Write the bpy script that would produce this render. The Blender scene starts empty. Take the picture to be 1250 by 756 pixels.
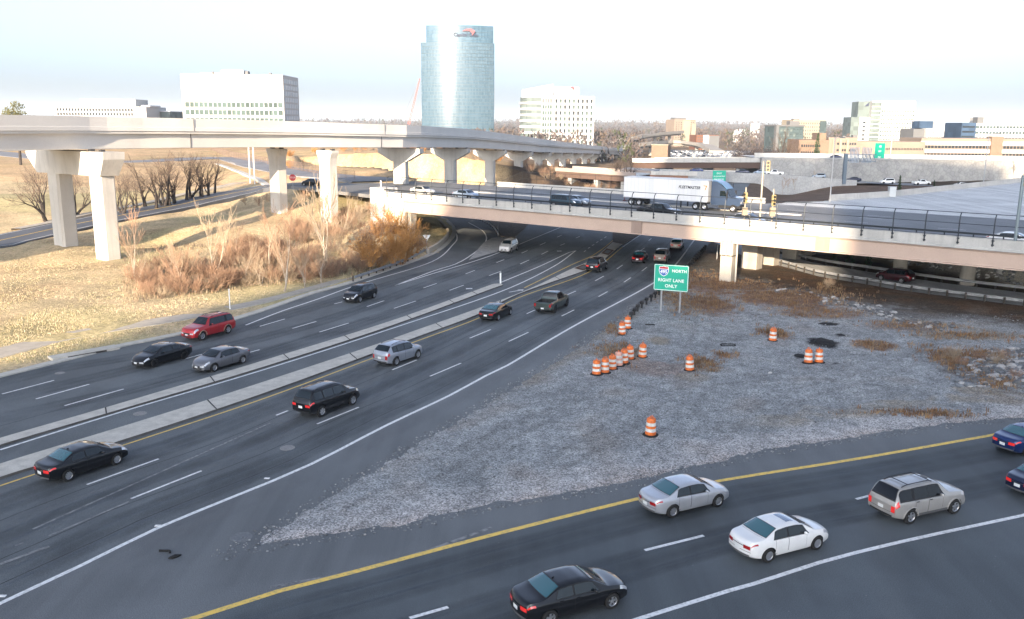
import bpy, bmesh, math, random
import numpy as np
from mathutils import Vector, Matrix, noise as mnoise

SC = bpy.context.scene
COL = SC.collection
R = math.radians
random.seed(7)

# ---------------------------------------------------------------- camera model
F, CAMH, ROLL = 1080.0, 18.4, R(0.5)
TH = math.atan(228.0 / F)

def ray(u, v):
    a, b = (u - 625) / F, (v - 378) / F
    c, s = math.cos(ROLL), math.sin(ROLL)
    a, b = a * c + b * s, -a * s + b * c
    return (a, math.cos(TH) - b * math.sin(TH), -(math.sin(TH) + b * math.cos(TH)))

def G(u, v, z=0.0):
    """surveyed point: where the sight line of a photo point meets height z"""
    r = ray(u, v); t = (z - CAMH) / r[2]
    return Vector((r[0] * t, r[1] * t, z))

def D(u, v, Y):
    """surveyed point: where the sight line of a photo point reaches distance Y"""
    r = ray(u, v); t = Y / r[1]
    return Vector((r[0] * t, Y, CAMH + r[2] * t))

# ---------------------------------------------------------------- object helpers
MW = {}

def tag(o, label=None, cat=None, group=None, kind=None):
    if label: o['label'] = label
    if cat: o['category'] = cat
    if group: o['group'] = group
    if kind: o['kind'] = kind
    return o

def empty(name, loc=(0, 0, 0), rz=0.0, label=None, cat=None, group=None):
    o = bpy.data.objects.new(name, None); COL.objects.link(o)
    o.empty_display_size = 0.2
    o.location = loc; o.rotation_euler = (0, 0, rz)
    MW[o.name] = Matrix.Translation(Vector(loc)) @ Matrix.Rotation(rz, 4, 'Z')
    return tag(o, label, cat, group)

def link_mesh(name, me, parent=None):
    o = bpy.data.objects.new(name, me); COL.objects.link(o)
    if parent is not None:
        o.parent = parent
        MW[o.name] = MW.get(parent.name, Matrix())
    return o

def copy_tree(o, parent=None):
    c = o.copy(); COL.objects.link(c)
    if parent is not None: c.parent = parent
    MW[c.name] = MW.get(o.name, Matrix())
    for ch in list(o.children):
        copy_tree(ch, c)
    return c

class MB:
    """collects shapes of ONE mesh object"""
    def __init__(self, world=False):
        self.v = []; self.f = []; self.mi = []; self.cur = 0; self.world = world
    def add(self, verts, faces):
        n = len(self.v)
        self.v.extend([tuple(p) for p in verts])
        for f in faces:
            self.f.append([i + n for i in f]); self.mi.append(self.cur)
        return self
    def box(self, x0, x1, y0, y1, z0, z1, M=None):
        p = [(x0,y0,z0),(x1,y0,z0),(x1,y1,z0),(x0,y1,z0),(x0,y0,z1),(x1,y0,z1),(x1,y1,z1),(x0,y1,z1)]
        if M is not None: p = [M @ Vector(q) for q in p]
        return self.add(p, [(0,3,2,1),(4,5,6,7),(0,1,5,4),(1,2,6,5),(2,3,7,6),(3,0,4,7)])
    def beam(self, a, b, w, h, up=Vector((0,0,1))):
        """rectangular bar from a to b; w sideways, h along up"""
        a, b = Vector(a), Vector(b); d = (b - a)
        if d.length < 1e-6: return self
        d.normalize()
        s = d.cross(up)
        if s.length < 1e-4: s = d.cross(Vector((1,0,0)))
        s.normalize(); t = s.cross(d)
        p = []
        for q in (a, b):
            for (i, j) in ((-1,-1),(1,-1),(1,1),(-1,1)):
                p.append(q + s * (i * w / 2) + t * (j * h / 2))
        return self.add(p, [(0,3,2,1),(4,5,6,7),(0,1,5,4),(1,2,6,5),(2,3,7,6),(3,0,4,7)])
    def tube(self, pts, rad, n=8, cap=True):
        pts = [Vector(p) for p in pts]
        if not hasattr(rad, '__len__'): rad = [rad] * len(pts)
        rings = []; ref = None
        for i, p in enumerate(pts):
            d = (pts[min(i + 1, len(pts) - 1)] - pts[max(i - 1, 0)]).normalized()
            if ref is None:
                ref = d.orthogonal().normalized()
            ref = (ref - d * ref.dot(d))
            ref = ref.normalized() if ref.length > 1e-5 else d.orthogonal().normalized()
            t = d.cross(ref)
            rings.append([p + (ref * math.cos(2*math.pi*k/n) + t * math.sin(2*math.pi*k/n)) * rad[i] for k in range(n)])
        vs = [q for r_ in rings for q in r_]; fs = []
        for i in range(len(pts) - 1):
            for k in range(n):
                k2 = (k + 1) % n
                fs.append((i*n + k, i*n + k2, (i+1)*n + k2, (i+1)*n + k))
        if cap:
            fs.append(tuple(range(n))[::-1]); fs.append(tuple((len(pts)-1)*n + k for k in range(n)))
        return self.add(vs, fs)
    def lathe(self, prof, c=(0,0,0), n=24, axis='Z', ang0=0.0):
        """profile [(r, h)] turned around an axis"""
        c = Vector(c); vs = []; fs = []
        for (r_, h) in prof:
            for k in range(n):
                a = ang0 + 2 * math.pi * k / n
                x, y = r_ * math.cos(a), r_ * math.sin(a)
                q = {'Z': (x, y, h), 'Y': (x, h, y), 'X': (h, x, y)}[axis]
                vs.append(c + Vector(q))
        for i in range(len(prof) - 1):
            for k in range(n):
                k2 = (k + 1) % n
                fs.append((i*n + k, i*n + k2, (i+1)*n + k2, (i+1)*n + k))
        return self.add(vs, fs)
    def prism(self, poly, z0, z1):
        """poly: [(x, y)] counter-clockwise, extruded in z"""
        n = len(poly)
        vs = [(x, y, z0) for x, y in poly] + [(x, y, z1) for x, y in poly]
        fs = [tuple(range(n))[::-1], tuple(range(n, 2*n))]
        fs += [(i, (i+1) % n, n + (i+1) % n, n + i) for i in range(n)]
        return self.add(vs, fs)
    def loft(self, rings, closed=True, caps=True):
        n = len(rings[0]); vs = [q for r_ in rings for q in r_]; fs = []
        for i in range(len(rings) - 1):
            for k in range(n if closed else n - 1):
                k2 = (k + 1) % n
                fs.append((i*n + k, i*n + k2, (i+1)*n + k2, (i+1)*n + k))
        if caps and closed:
            fs.append(tuple(range(n))[::-1]); fs.append(tuple((len(rings)-1)*n + k for k in range(n)))
        return self.add(vs, fs)
    def ribbon(self, path, w, off=0.0, z=None):
        """flat strip of width w along a ground path, shifted sideways by off"""
        L = side_pts(path, off - w/2); Rr = side_pts(path, off + w/2)
        if z is not None:
            L = [Vector((p.x, p.y, z)) for p in L]; Rr = [Vector((p.x, p.y, z)) for p in Rr]
        n = len(L)
        return self.add(L + Rr, [(i, n + i, n + i + 1, i + 1) for i in range(n - 1)])
    def build(self, name, mats, parent=None, smooth=False, sharp=None, recalc=True):
        me = bpy.data.meshes.new(name)
        vs = self.v
        if parent is not None and self.world:
            inv = MW.get(parent.name, Matrix()).inverted()
            vs = [inv @ Vector(p) for p in vs]
        me.from_pydata([tuple(p) for p in vs], [], self.f)
        if not isinstance(mats, (list, tuple)): mats = [mats]
        for m in mats: me.materials.append(m)
        if len(mats) > 1:
            me.polygons.foreach_set('material_index', self.mi)
        if recalc:
            bm = bmesh.new(); bm.from_mesh(me)
            bmesh.ops.recalc_face_normals(bm, faces=bm.faces)
            bm.to_mesh(me); bm.free()
        if smooth:
            me.polygons.foreach_set('use_smooth', [True] * len(me.polygons))
            if sharp: me.set_sharp_from_angle(angle=R(sharp))
        me.update()
        return link_mesh(name, me, parent)

def side_pts(path, off):
    """path shifted to its right by off (in plan)"""
    path = [Vector(p) for p in path]; out = []
    for i, p in enumerate(path):
        a = path[max(i-1, 0)]; b = path[min(i+1, len(path)-1)]
        d = Vector((b.x - a.x, b.y - a.y, 0)).normalized()
        out.append(p + Vector((d.y, -d.x, 0)) * off)
    return out

def smooth_path(pts, step=2.0):
    """Catmull-Rom through points, resampled"""
    P = [Vector(p) for p in pts]; out = []
    P = [P[0] * 2 - P[1]] + P + [P[-1] * 2 - P[-2]]
    for i in range(1, len(P) - 2):
        p0, p1, p2, p3 = P[i-1], P[i], P[i+1], P[i+2]
        n = max(1, int((p2 - p1).length / step))
        for k in range(n):
            t = k / n
            out.append(0.5 * ((2*p1) + (p2 - p0)*t + (2*p0 - 5*p1 + 4*p2 - p3)*t*t + (3*p1 - p0 - 3*p2 + p3)*t**3))
    out.append(P[-2].copy())
    return out

def along(path, d):
    """point and heading at arc length d"""
    acc = 0
    for i in range(len(path) - 1):
        a, b = path[i], path[i+1]; l = (b - a).length
        if acc + l >= d or i == len(path) - 2:
            t = (d - acc) / max(l, 1e-6)
            return a.lerp(b, t), (b - a).normalized()
        acc += l

def plen(path): return sum((path[i+1] - path[i]).length for i in range(len(path) - 1))

def poly_sheet(name, pts, mat, z=None, kind='structure', parent=None):
    """flat polygon sheet (any outline)"""
    from mathutils.geometry import tessellate_polygon
    P = [Vector((p[0], p[1], p[2] if z is None else z)) for p in pts]
    tris = tessellate_polygon([P])
    m = MB(world=True); m.add(P, tris)
    # face up
    o = m.build(name, mat, parent)
    me = o.data
    if len(me.polygons) and sum(pl.normal.z * pl.area for pl in me.polygons) < 0: me.flip_normals()
    if parent is None: tag(o, kind=kind)
    return o

# ---------------------------------------------------------------- materials
MATS = {}

def new_mat(name):
    m = bpy.data.materials.new(name); m.use_nodes = True
    nt = m.node_tree
    return m, nt, nt.nodes['Principled BSDF']

def ND(nt, kind, **kw):
    n = nt.nodes.new(kind)
    for k, v in kw.items():
        if k in n.inputs: n.inputs[k].default_value = v
        else: setattr(n, k, v)
    return n

def mixc(nt, fac, a, b, blend='MIX'):
    n = nt.nodes.new('ShaderNodeMix'); n.data_type = 'RGBA'; n.blend_type = blend
    for sock, val in ((0, fac), (6, a), (7, b)):
        if hasattr(val, 'is_linked') or isinstance(val, bpy.types.NodeSocket): nt.links.new(val, n.inputs[sock])
        else: n.inputs[sock].default_value = val if sock == 0 else (*val[:3], 1)
    return n.outputs[2]

def ramp(nt, sock, p0, p1, c0=(0,0,0,1), c1=(1,1,1,1)):
    n = nt.nodes.new('ShaderNodeValToRGB'); e = n.color_ramp.elements
    e[0].position = p0; e[1].position = p1; e[0].color = c0; e[1].color = c1
    nt.links.new(sock, n.inputs[0]); return n.outputs[0]

def noise_tex(nt, scale, detail=4, vec=None, rough=0.55, dist=0.0):
    n = ND(nt, 'ShaderNodeTexNoise', Scale=scale, Detail=detail, Roughness=rough, Distortion=dist)
    if vec is not None: nt.links.new(vec, n.inputs['Vector'])
    return n.outputs['Fac']

def obj_vec(nt, scale=(1,1,1), rot=(0,0,0)):
    tc = nt.nodes.new('ShaderNodeTexCoord'); mp = nt.nodes.new('ShaderNodeMapping')
    mp.inputs['Scale'].default_value = scale; mp.inputs['Rotation'].default_value = rot
    nt.links.new(tc.outputs['Object'], mp.inputs['Vector'])
    return mp.outputs['Vector']

def bump(nt, bs, h, strength=0.3, dist=0.05):
    b = ND(nt, 'ShaderNodeBump', Strength=strength, Distance=dist)
    nt.links.new(h, b.inputs['Height']); nt.links.new(b.outputs['Normal'], bs.inputs['Normal'])

def flat(name, col, rough=0.6, metal=0.0, coat=0.0, spec=0.5, emit=None):
    if name in MATS: return MATS[name]
    m, nt, bs = new_mat(name)
    bs.inputs['Base Color'].default_value = (*col, 1)
    bs.inputs['Roughness'].default_value = rough
    bs.inputs['Metallic'].default_value = metal
    bs.inputs['Coat Weight'].default_value = coat
    bs.inputs['Coat Roughness'].default_value = 0.04
    bs.inputs['Specular IOR Level'].default_value = spec
    if emit:
        bs.inputs['Emission Color'].default_value = (*emit[:3], 1); bs.inputs['Emission Strength'].default_value = emit[3]
    MATS[name] = m; return m

def mottled(name, a, b, scale=1.0, rough=0.85, detail=5, lo=0.35, hi=0.65, c=None, cscale=8, bumps=0.0, vscale=(1,1,1), rot=0.0, spec=0.3):
    """two-tone noisy surface with optional fine third tone"""
    if name in MATS: return MATS[name]
    m, nt, bs = new_mat(name)
    vec = obj_vec(nt, vscale, (0, 0, rot))
    n1 = noise_tex(nt, scale, detail, vec)
    col = mixc(nt, ramp(nt, n1, lo, hi), a, b)
    vec2 = obj_vec(nt)
    n2 = noise_tex(nt, cscale, 3, vec2)
    if c is not None:
        col = mixc(nt, ramp(nt, n2, 0.48, 0.72), col, c)
    nt.links.new(col, bs.inputs['Base Color'])
    bs.inputs['Roughness'].default_value = rough
    bs.inputs['Specular IOR Level'].default_value = spec
    if bumps: bump(nt, bs, n2, bumps, 0.04)
    MATS[name] = m; return m

def asphalt(name, base, streak_rot, track=None, light=1.35, patch=0.0):
    """worn asphalt: fine grain, long wheel-path streaks along the traffic, joints and stains"""
    m, nt, bs = new_mat(name)
    v_st = obj_vec(nt, (0.9, 0.018, 1), (0, 0, streak_rot))
    v = obj_vec(nt)
    st = noise_tex(nt, 1.0, 3, v_st)
    big = noise_tex(nt, 0.12, 5, v)
    grain = noise_tex(nt, 26.0, 2, v)
    dk = tuple(x * 0.72 for x in base); lt = tuple(min(1, x * light) for x in base)
    col = mixc(nt, ramp(nt, st, 0.38, 0.62), dk, base)
    col = mixc(nt, ramp(nt, big, 0.45, 0.75), col, lt)
    g = ramp(nt, grain, 0.3, 0.72, (0.62, 0.62, 0.62, 1), (1.45, 1.45, 1.45, 1))
    col = mixc(nt, 1.0, col, g, 'MULTIPLY')
    spk = nt.nodes.new('ShaderNodeTexVoronoi'); spk.inputs['Scale'].default_value = 1.6
    nt.links.new(v, spk.inputs['Vector'])
    sp = ramp(nt, spk.outputs['Distance'], 0.022, 0.034, (1,1,1,1), (0,0,0,1))
    col = mixc(nt, sp, col, (0.34, 0.34, 0.33))
    nt.links.new(col, bs.inputs['Base Color'])
    rg = ramp(nt, st, 0.3, 0.7, (0.62,)*3 + (1,), (0.82,)*3 + (1,))
    nt.links.new(rg, bs.inputs['Roughness'])
    bump(nt, bs, grain, 0.25, 0.02)
    MATS[name] = m; return m

def concrete(name, base, stain=0.75, scale=0.35, streak=True, joint=None):
    """cast concrete: cloudy tone, vertical rain streaks, fine grain"""
    if name in MATS: return MATS[name]
    m, nt, bs = new_mat(name)
    v = obj_vec(nt)
    a = noise_tex(nt, scale, 6, v)
    s = noise_tex(nt, 1.0, 4, obj_vec(nt, (1.6, 1.6, 0.12)))
    gr = noise_tex(nt, 14, 3, v)
    dk = tuple(x * stain for x in base)
    col = mixc(nt, ramp(nt, a, 0.35, 0.7), base, dk)
    if streak: col = mixc(nt, ramp(nt, s, 0.50, 0.74, (0,0,0,1), (0.5,)*3 + (1,)), col, tuple(x * 0.6 for x in base))
    g = ramp(nt, gr, 0.3, 0.7, (0.9,)*3 + (1,), (1.08,)*3 + (1,))
    col = mixc(nt, 1.0, col, g, 'MULTIPLY')
    nt.links.new(col, bs.inputs['Base Color']); bs.inputs['Roughness'].default_value = 0.86
    bs.inputs['Specular IOR Level'].default_value = 0.25
    bump(nt, bs, gr, 0.12, 0.02)
    MATS[name] = m; return m

def attr_ground(name, attr='tint'):
    """soil / dry grass: colour comes from the surface's own per-vertex tint, broken by three scales of noise"""
    m, nt, bs = new_mat(name)
    at = ND(nt, 'ShaderNodeAttribute', attribute_name=attr)
    v = obj_vec(nt)
    a = noise_tex(nt, 0.22, 6, v); b = noise_tex(nt, 2.6, 5, v); c = noise_tex(nt, 11, 3, v)
    ra = ramp(nt, a, 0.3, 0.7, (0.72, 0.74, 0.7, 1), (1.22, 1.18, 1.12, 1))
    rb = ramp(nt, b, 0.3, 0.72, (0.66, 0.66, 0.64, 1), (1.25, 1.22, 1.18, 1))
    rc = ramp(nt, c, 0.3, 0.7, (0.7,)*3 + (1,), (1.3,)*3 + (1,))
    col = mixc(nt, 1.0, at.outputs['Color'], ra, 'MULTIPLY')
    col = mixc(nt, 1.0, col, rb, 'MULTIPLY'); col = mixc(nt, 1.0, col, rc, 'MULTIPLY')
    nt.links.new(col, bs.inputs['Base Color'])
    bs.inputs['Roughness'].default_value = 0.95; bs.inputs['Specular IOR Level'].default_value = 0.1
    bump(nt, bs, b, 0.5, 0.15)
    MATS[name] = m; return m

def glass_mat(name, tint, rough=0.06, metal=0.0, spec=0.9, coat=1.0, var=0.0, vscale=(0.25,0.25,0.3)):
    """dark reflecting glazing; var breaks the tint from bay to bay"""
    if name in MATS: return MATS[name]
    m, nt, bs = new_mat(name)
    if var:
        vec = obj_vec(nt, vscale)
        n = nt.nodes.new('ShaderNodeTexWhiteNoise'); n.noise_dimensions = '3D'
        fl = nt.nodes.new('ShaderNodeVectorMath'); fl.operation = 'FLOOR'
        nt.links.new(vec, fl.inputs[0]); nt.links.new(fl.outputs[0], n.inputs['Vector'])
        col = mixc(nt, n.outputs['Value'], tuple(x * (1 - var) for x in tint), tuple(min(1, x * (1 + var)) for x in tint))
        nt.links.new(col, bs.inputs['Base Color'])
    else:
        bs.inputs['Base Color'].default_value = (*tint, 1)
    bs.inputs['Roughness'].default_value = rough; bs.inputs['Metallic'].default_value = metal
    bs.inputs['Specular IOR Level'].default_value = spec
    bs.inputs['Coat Weight'].default_value = coat; bs.inputs['Coat Roughness'].default_value = 0.03
    MATS[name] = m; return m
# ================================================================= vehicles
def paint(name, col, metal=0.0, rough=0.32):
    if name in MATS: return MATS[name]
    m, nt, bs = new_mat(name)
    v = obj_vec(nt)
    n = noise_tex(nt, 1.7, 5, v); fl = noise_tex(nt, 240, 1, v)
    c = mixc(nt, ramp(nt, n, 0.4, 0.75), col, tuple(x * 0.9 + 0.003 for x in col))
    if metal:
        c = mixc(nt, 1.0, c, ramp(nt, fl, 0.3, 0.7, (0.9,)*3 + (1,), (1.1,)*3 + (1,)), 'MULTIPLY')
    # road film on the lower body
    sx = nt.nodes.new('ShaderNodeSeparateXYZ'); nt.links.new(v, sx.inputs[0])
    dirt = ramp(nt, sx.outputs['Z'], 0.16, 0.50, (0.2,)*3 + (1,), (0,0,0,1))
    c = mixc(nt, dirt, c, (0.10, 0.096, 0.09))
    nt.links.new(c, bs.inputs['Base Color'])
    bs.inputs['Metallic'].default_value = metal; bs.inputs['Roughness'].default_value = rough; bs.inputs['Specular IOR Level'].default_value = .12
    bs.inputs['Coat Weight'].default_value = 1.0; bs.inputs['Coat Roughness'].default_value = 0.05
    MATS[name] = m; return m

def car_mats():
    return dict(
        glass=glass_mat('car_glass', (0.006, 0.012, 0.015), 0.04, 0.0, 0.5, 0.35),
        tint=glass_mat('tinted_glass', (0.005, 0.006, 0.008), 0.05, 0.0, 0.35, 0.25),
        screen=glass_mat('rear_sky_glass', (0.024, 0.105, 0.125), 0.06, 0.0, 1.0, 1.0),  # teal base colour stands in for sky reflected in rear windows
        rubber=mottled('tyre_rubber', (0.018,)*3, (0.03, 0.029, 0.027), 6, 0.9),
        rim=flat('alloy_rim', (0.62, 0.63, 0.65), 0.28, 0.85),
        darkrim=flat('dark_rim', (0.03, 0.03, 0.032), 0.35, 0.6),
        black=flat('black_trim', (0.012, 0.012, 0.013), 0.55),
        grey=flat('grey_trim', (0.09, 0.09, 0.092), 0.6),
        chrome=flat('chrome', (0.75, 0.75, 0.76), 0.12, 1.0),
        red=flat('tail_lens', (0.36, 0.012, 0.014), 0.12, 0.0, 1.0),
        redlit=flat('tail_lens_lit', (0.5, 0.02, 0.02), 0.15, 0.0, 1.0, 0.5, (1.0, 0.05, 0.04, 0.12)),
        amber=flat('amber_lens', (0.55, 0.13, 0.03), 0.15, 0.0, 1.0),
        lens=flat('headlight_lens', (0.66, 0.68, 0.70), 0.08, 0.3, 1.0),
        plate=flat('plate_white', (0.72, 0.73, 0.72), 0.5),
        seam=flat('panel_gap', (0.008, 0.008, 0.009), 0.8),
        well=flat('wheel_well', (0.01, 0.01, 0.01), 0.95),
    )

CARSPEC = {
    # top: centre-line height, belt: shoulder height, both from rear (0) to front
    'sedan': dict(L=4.72, W=0.90, wb=2.74, rx=1.02, r=0.325, gc=0.19,
        top=[(0,.86),(.05,.98),(.14,1.025),(.62,1.055),(.80,1.10),(1.48,1.41),(2.05,1.455),(2.55,1.45),(2.95,1.38),(3.62,1.02),(3.72,.985),(4.25,.90),(4.55,.79),(4.69,.66),(4.72,.58)],
        belt=[(0,.82),(.1,.93),(.7,.97),(1.6,.955),(3.0,.92),(3.6,.905),(4.2,.82),(4.55,.72),(4.72,.55)],
        wid=[(0,.80),(.25,.93),(.9,.985),(1.6,1),(3.2,1),(3.9,.985),(4.4,.93),(4.72,.80)],
        scr=(2.88,3.56), rear=(.84,1.46), side=[(1.22,2.02),(2.10,3.24)], doors=[(1.32,2.05),(2.08,3.12)], roofpat=None, bow=(.20,.30)),
    'coupe': dict(L=4.86, W=0.92, wb=2.78, rx=1.04, r=0.335, gc=0.17,
        top=[(0,.84),(.05,.96),(.14,1.01),(.55,1.035),(.72,1.07),(1.52,1.37),(2.1,1.415),(2.6,1.405),(2.98,1.34),(3.72,.99),(3.82,.96),(4.4,.87),(4.66,.76),(4.8,.64),(4.86,.56)],
        belt=[(0,.80),(.1,.92),(.7,.96),(1.6,.94),(3.0,.90),(3.7,.885),(4.3,.80),(4.66,.70),(4.86,.54)],
        wid=[(0,.80),(.25,.93),(.9,.99),(1.6,1),(3.2,1),(3.9,.985),(4.5,.92),(4.86,.78)],
        scr=(2.92,3.66), rear=(.78,1.5), side=[(1.25,2.05),(2.12,3.3)], doors=[(1.36,2.08),(2.11,3.2)], roofpat=None, bow=(.22,.34)),
    'suv': dict(L=4.80, W=0.93, wb=2.85, rx=0.98, r=0.37, gc=0.25,
        top=[(0,.98),(.04,1.15),(.10,1.25),(.18,1.36),(.42,1.70),(.62,1.775),(1.4,1.80),(2.3,1.80),(2.8,1.765),(3.05,1.69),(3.62,1.22),(3.72,1.18),(4.35,1.09),(4.62,.98),(4.76,.80),(4.80,.68)],
        belt=[(0,.94),(.1,1.10),(.5,1.12),(1.6,1.09),(3.0,1.06),(3.7,1.04),(4.3,.98),(4.62,.88),(4.80,.62)],
        wid=[(0,.86),(.2,.95),(.9,.995),(1.6,1),(3.2,1),(3.9,.99),(4.5,.93),(4.80,.82)],
        scr=(3.00,3.58), rear=(.14,.46), side=[(.45,1.12),(1.26,2.12),(2.18,3.3)], doors=[(1.28,2.15),(2.18,3.2)], roofpat='rails', bow=(.10,.24)),
    'box_suv': dict(L=4.81, W=0.935, wb=2.89, rx=1.02, r=0.385, gc=0.28,
        top=[(0,1.00),(.03,1.12),(.07,1.22),(.12,1.34),(.34,1.74),(.5,1.79),(1.4,1.815),(2.4,1.815),(2.75,1.79),(2.95,1.72),(3.42,1.26),(3.54,1.215),(4.3,1.13),(4.66,1.05),(4.78,.90),(4.81,.74)],
        belt=[(0,.96),(.1,1.13),(.5,1.15),(1.6,1.13),(3.0,1.10),(3.6,1.09),(4.3,1.03),(4.66,.95),(4.81,.68)],
        wid=[(0,.90),(.2,.96),(.9,1),(3.2,1),(3.9,1),(4.5,.97),(4.81,.88)],
        scr=(2.90,3.40), rear=(.10,.36), side=[(.30,1.02),(1.22,2.05),(2.07,3.1)], doors=[(1.22,2.06),(2.09,3.02)], roofpat='rack', bow=(.07,.20)),
    'crossover': dict(L=4.52, W=0.91, wb=2.62, rx=0.95, r=0.36, gc=0.22,
        top=[(0,.95),(.04,1.10),(.12,1.22),(.52,1.57),(.75,1.635),(1.4,1.67),(2.1,1.67),(2.6,1.62),(2.85,1.54),(3.48,1.13),(3.58,1.09),(4.15,1.0),(4.38,.89),(4.49,.74),(4.52,.64)],
        belt=[(0,.90),(.1,1.07),(.5,1.09),(1.6,1.03),(3.0,.99),(3.5,.975),(4.05,.90),(4.38,.80),(4.52,.6)],
        wid=[(0,.84),(.25,.94),(.9,.99),(1.6,1),(3.0,1),(3.7,.985),(4.2,.93),(4.52,.80)],
        scr=(2.80,3.44), rear=(.18,.56), side=[(.62,1.08),(1.16,1.98),(2.04,3.18)], doors=[(1.2,2.0),(2.03,3.04)], roofpat='rails', bow=(.12,.26)),
    'pickup': dict(L=5.75, W=0.98, wb=3.60, rx=1.15, r=0.41, gc=0.34,
        top=[(0,1.08),(.03,1.18),(.12,1.2),(1.9,1.2),(1.98,1.24),(2.06,1.72),(2.2,1.86),(2.8,1.89),(3.3,1.88),(3.6,1.82),(4.2,1.32),(4.3,1.28),(5.2,1.19),(5.6,1.08),(5.72,.92),(5.75,.8)],
        belt=[(0,1.04),(.06,1.15),(1.9,1.16),(2.1,1.16),(3.4,1.14),(4.3,1.14),(5.2,1.07),(5.6,.97),(5.75,.74)],
        wid=[(0,.95),(.1,.98),(.9,1),(3.2,1),(4.9,1),(5.4,.96),(5.75,.88)],
        scr=(3.52,4.16), rear=(2.0,2.12), side=[(2.2,2.88),(2.96,3.8)], doors=[(2.1,2.9),(2.93,3.8)], roofpat=None, bow=(.04,.18)),
}
RANGE_J = 11

class Body:
    def __init__(self, S):
        self.S = S; self.W = S['W']; self.L = S['L']
        xs = np.linspace(0, S['L'], 481)
        def curve(pts, sg):
            y = np.interp(xs, [p[0] for p in pts], [p[1] for p in pts])
            k = np.exp(-0.5 * (np.arange(-24, 25) * (xs[1]-xs[0]) / sg) ** 2); k /= k.sum()
            yp = np.concatenate([2*y[0] - y[1:25][::-1], y, 2*y[-1] - y[-25:-1][::-1]])
            return np.convolve(yp, k, 'valid')
        self.xs = xs
        self.top = curve(S['top'], .045); self.belt = curve(S['belt'], .07); self.wid = curve(S['wid'], .12) * S['W']
    def sec(self, s):
        S = self.S
        T = float(np.interp(s, self.xs, self.top)); B = float(np.interp(s, self.xs, self.belt)); W = float(np.interp(s, self.xs, self.wid))
        u = S['gc'] + 0.16 * max(0, 1 - s / .5) ** 1.5 + 0.06 * max(0, 1 - (S['L'] - s) / .5) ** 1.5
        B = min(B, T - .02); c = max(T - B, .02); yb = .945 * W
        cab = min(1.0, c / .45)
        yr = yb - .30 * c - .015
        h = B - u
        return [(0, u), (.80 * W, u), (.945 * W, u + .06), (.985 * W, u + .40 * h), (1.0 * W, u + .66 * h), (.99 * W, B - .10 * h), (yb, B),
                (yr, B + .86 * c), (yr - .07 * cab - .03, B + .955 * c), (.52 * yr, T - .02 * c), (0, T)]
    def pt(self, s, j, side=1, off=0.0):
        P = self.sec(s); j = max(0, min(10, j)); i = min(int(j), 9); t = j - i
        y = P[i][0] * (1 - t) + P[i+1][0] * t; z = P[i][1] * (1 - t) + P[i+1][1] * t
        return self.place(s, y, z, side)
    def place(self, s, y, z, side=1):
        kr, kf = self.S['bow']; L = self.L; q = (y / self.W) ** 2
        x = s - kf * q * max(0, (s - .55 * L) / (.45 * L)) ** 1.3 + kr * q * max(0, 1 - s / (.4 * L)) ** 1.3
        return Vector((x - self.S['rx'] - self.S['wb'] / 2, side * y, z))
    def patch(self, m, s0, s1, j0, j1, side=1, off=.008, ns=None, both=False, taper=None):
        """thin plate lying on the body skin between stations s0..s1 and rows j0..j1"""
        ns = ns or max(2, int(abs(s1 - s0) / .07) + 1)
        js = sorted(set([j0, j1] + [j for j in range(math.ceil(j0), int(j1) + 1)] + [(j0 + j1) / 2]))
        if both:
            cols = [(j, 1) for j in js] + [(j, -1) for j in reversed(js) if j < 10]
        else:
            cols = [(j, side) for j in js]
        rows = []
        for i in range(ns + 1):
            row = []
            for (j, sd) in cols:
                a, b = s0, s1
                if taper:                      # taper(j) -> (shift of s0, shift of s1)
                    d0, d1 = taper((j - j0) / max(j1 - j0, 1e-6)); a += d0; b += d1
                s = a + (b - a) * i / ns
                p = self.pt(s, j, sd)
                ds = self.pt(s + .02, j, sd) - self.pt(s - .02, j, sd)
                dj = self.pt(s, min(10, j + .15), sd) - self.pt(s, max(0, j - .15), sd)
                n = dj.cross(ds)
                n = n.normalized() if n.length > 1e-9 else Vector((0, sd, 0))
                if sd < 0: n = -n
                if j >= 9.9: n = Vector((n.x, 0, n.z)).normalized()
                row.append(p + n * off)
            rows.append(row)
        nc = len(cols); n0 = len(m.v)
        m.add([p for r_ in rows for p in r_], [(i*nc + k, i*nc + k + 1, (i+1)*nc + k + 1, (i+1)*nc + k) for i in range(ns) for k in range(nc - 1)])
        return m
    def fascia(self, m, front, y0, y1, z0, z1, off=.012, ny=8, side=None):
        """plate on the nose or tail"""
        L = self.L; s = L if front else 0.0
        vs = []; d = 1 if front else -1
        nz = 2
        for k in range(nz + 1):
            z = z0 + (z1 - z0) * k / nz
            for i in range(ny + 1):
                y = y0 + (y1 - y0) * i / ny
                p = self.place(s, abs(y), z, 1 if y >= 0 else -1); p.x += d * (off + .0)
                vs.append(p)
        m.add(vs, [(k*(ny+1) + i, k*(ny+1) + i + 1, (k+1)*(ny+1) + i + 1, (k+1)*(ny+1) + i) for k in range(nz) for i in range(ny)])
        return m

def wheel_bm(r, w, side):
    m = MB()
    o = w / 2
    pr = [(r*.62, -o), (r*.80, -o*1.02), (r*.95, -o*.92), (r, -o*.62), (r, o*.62), (r*.95, o*.92), (r*.80, o*1.02), (r*.62, o)]
    m.lathe(pr + [(r*.60, 0), pr[0]], n=28, axis='Y')
    return m

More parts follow.
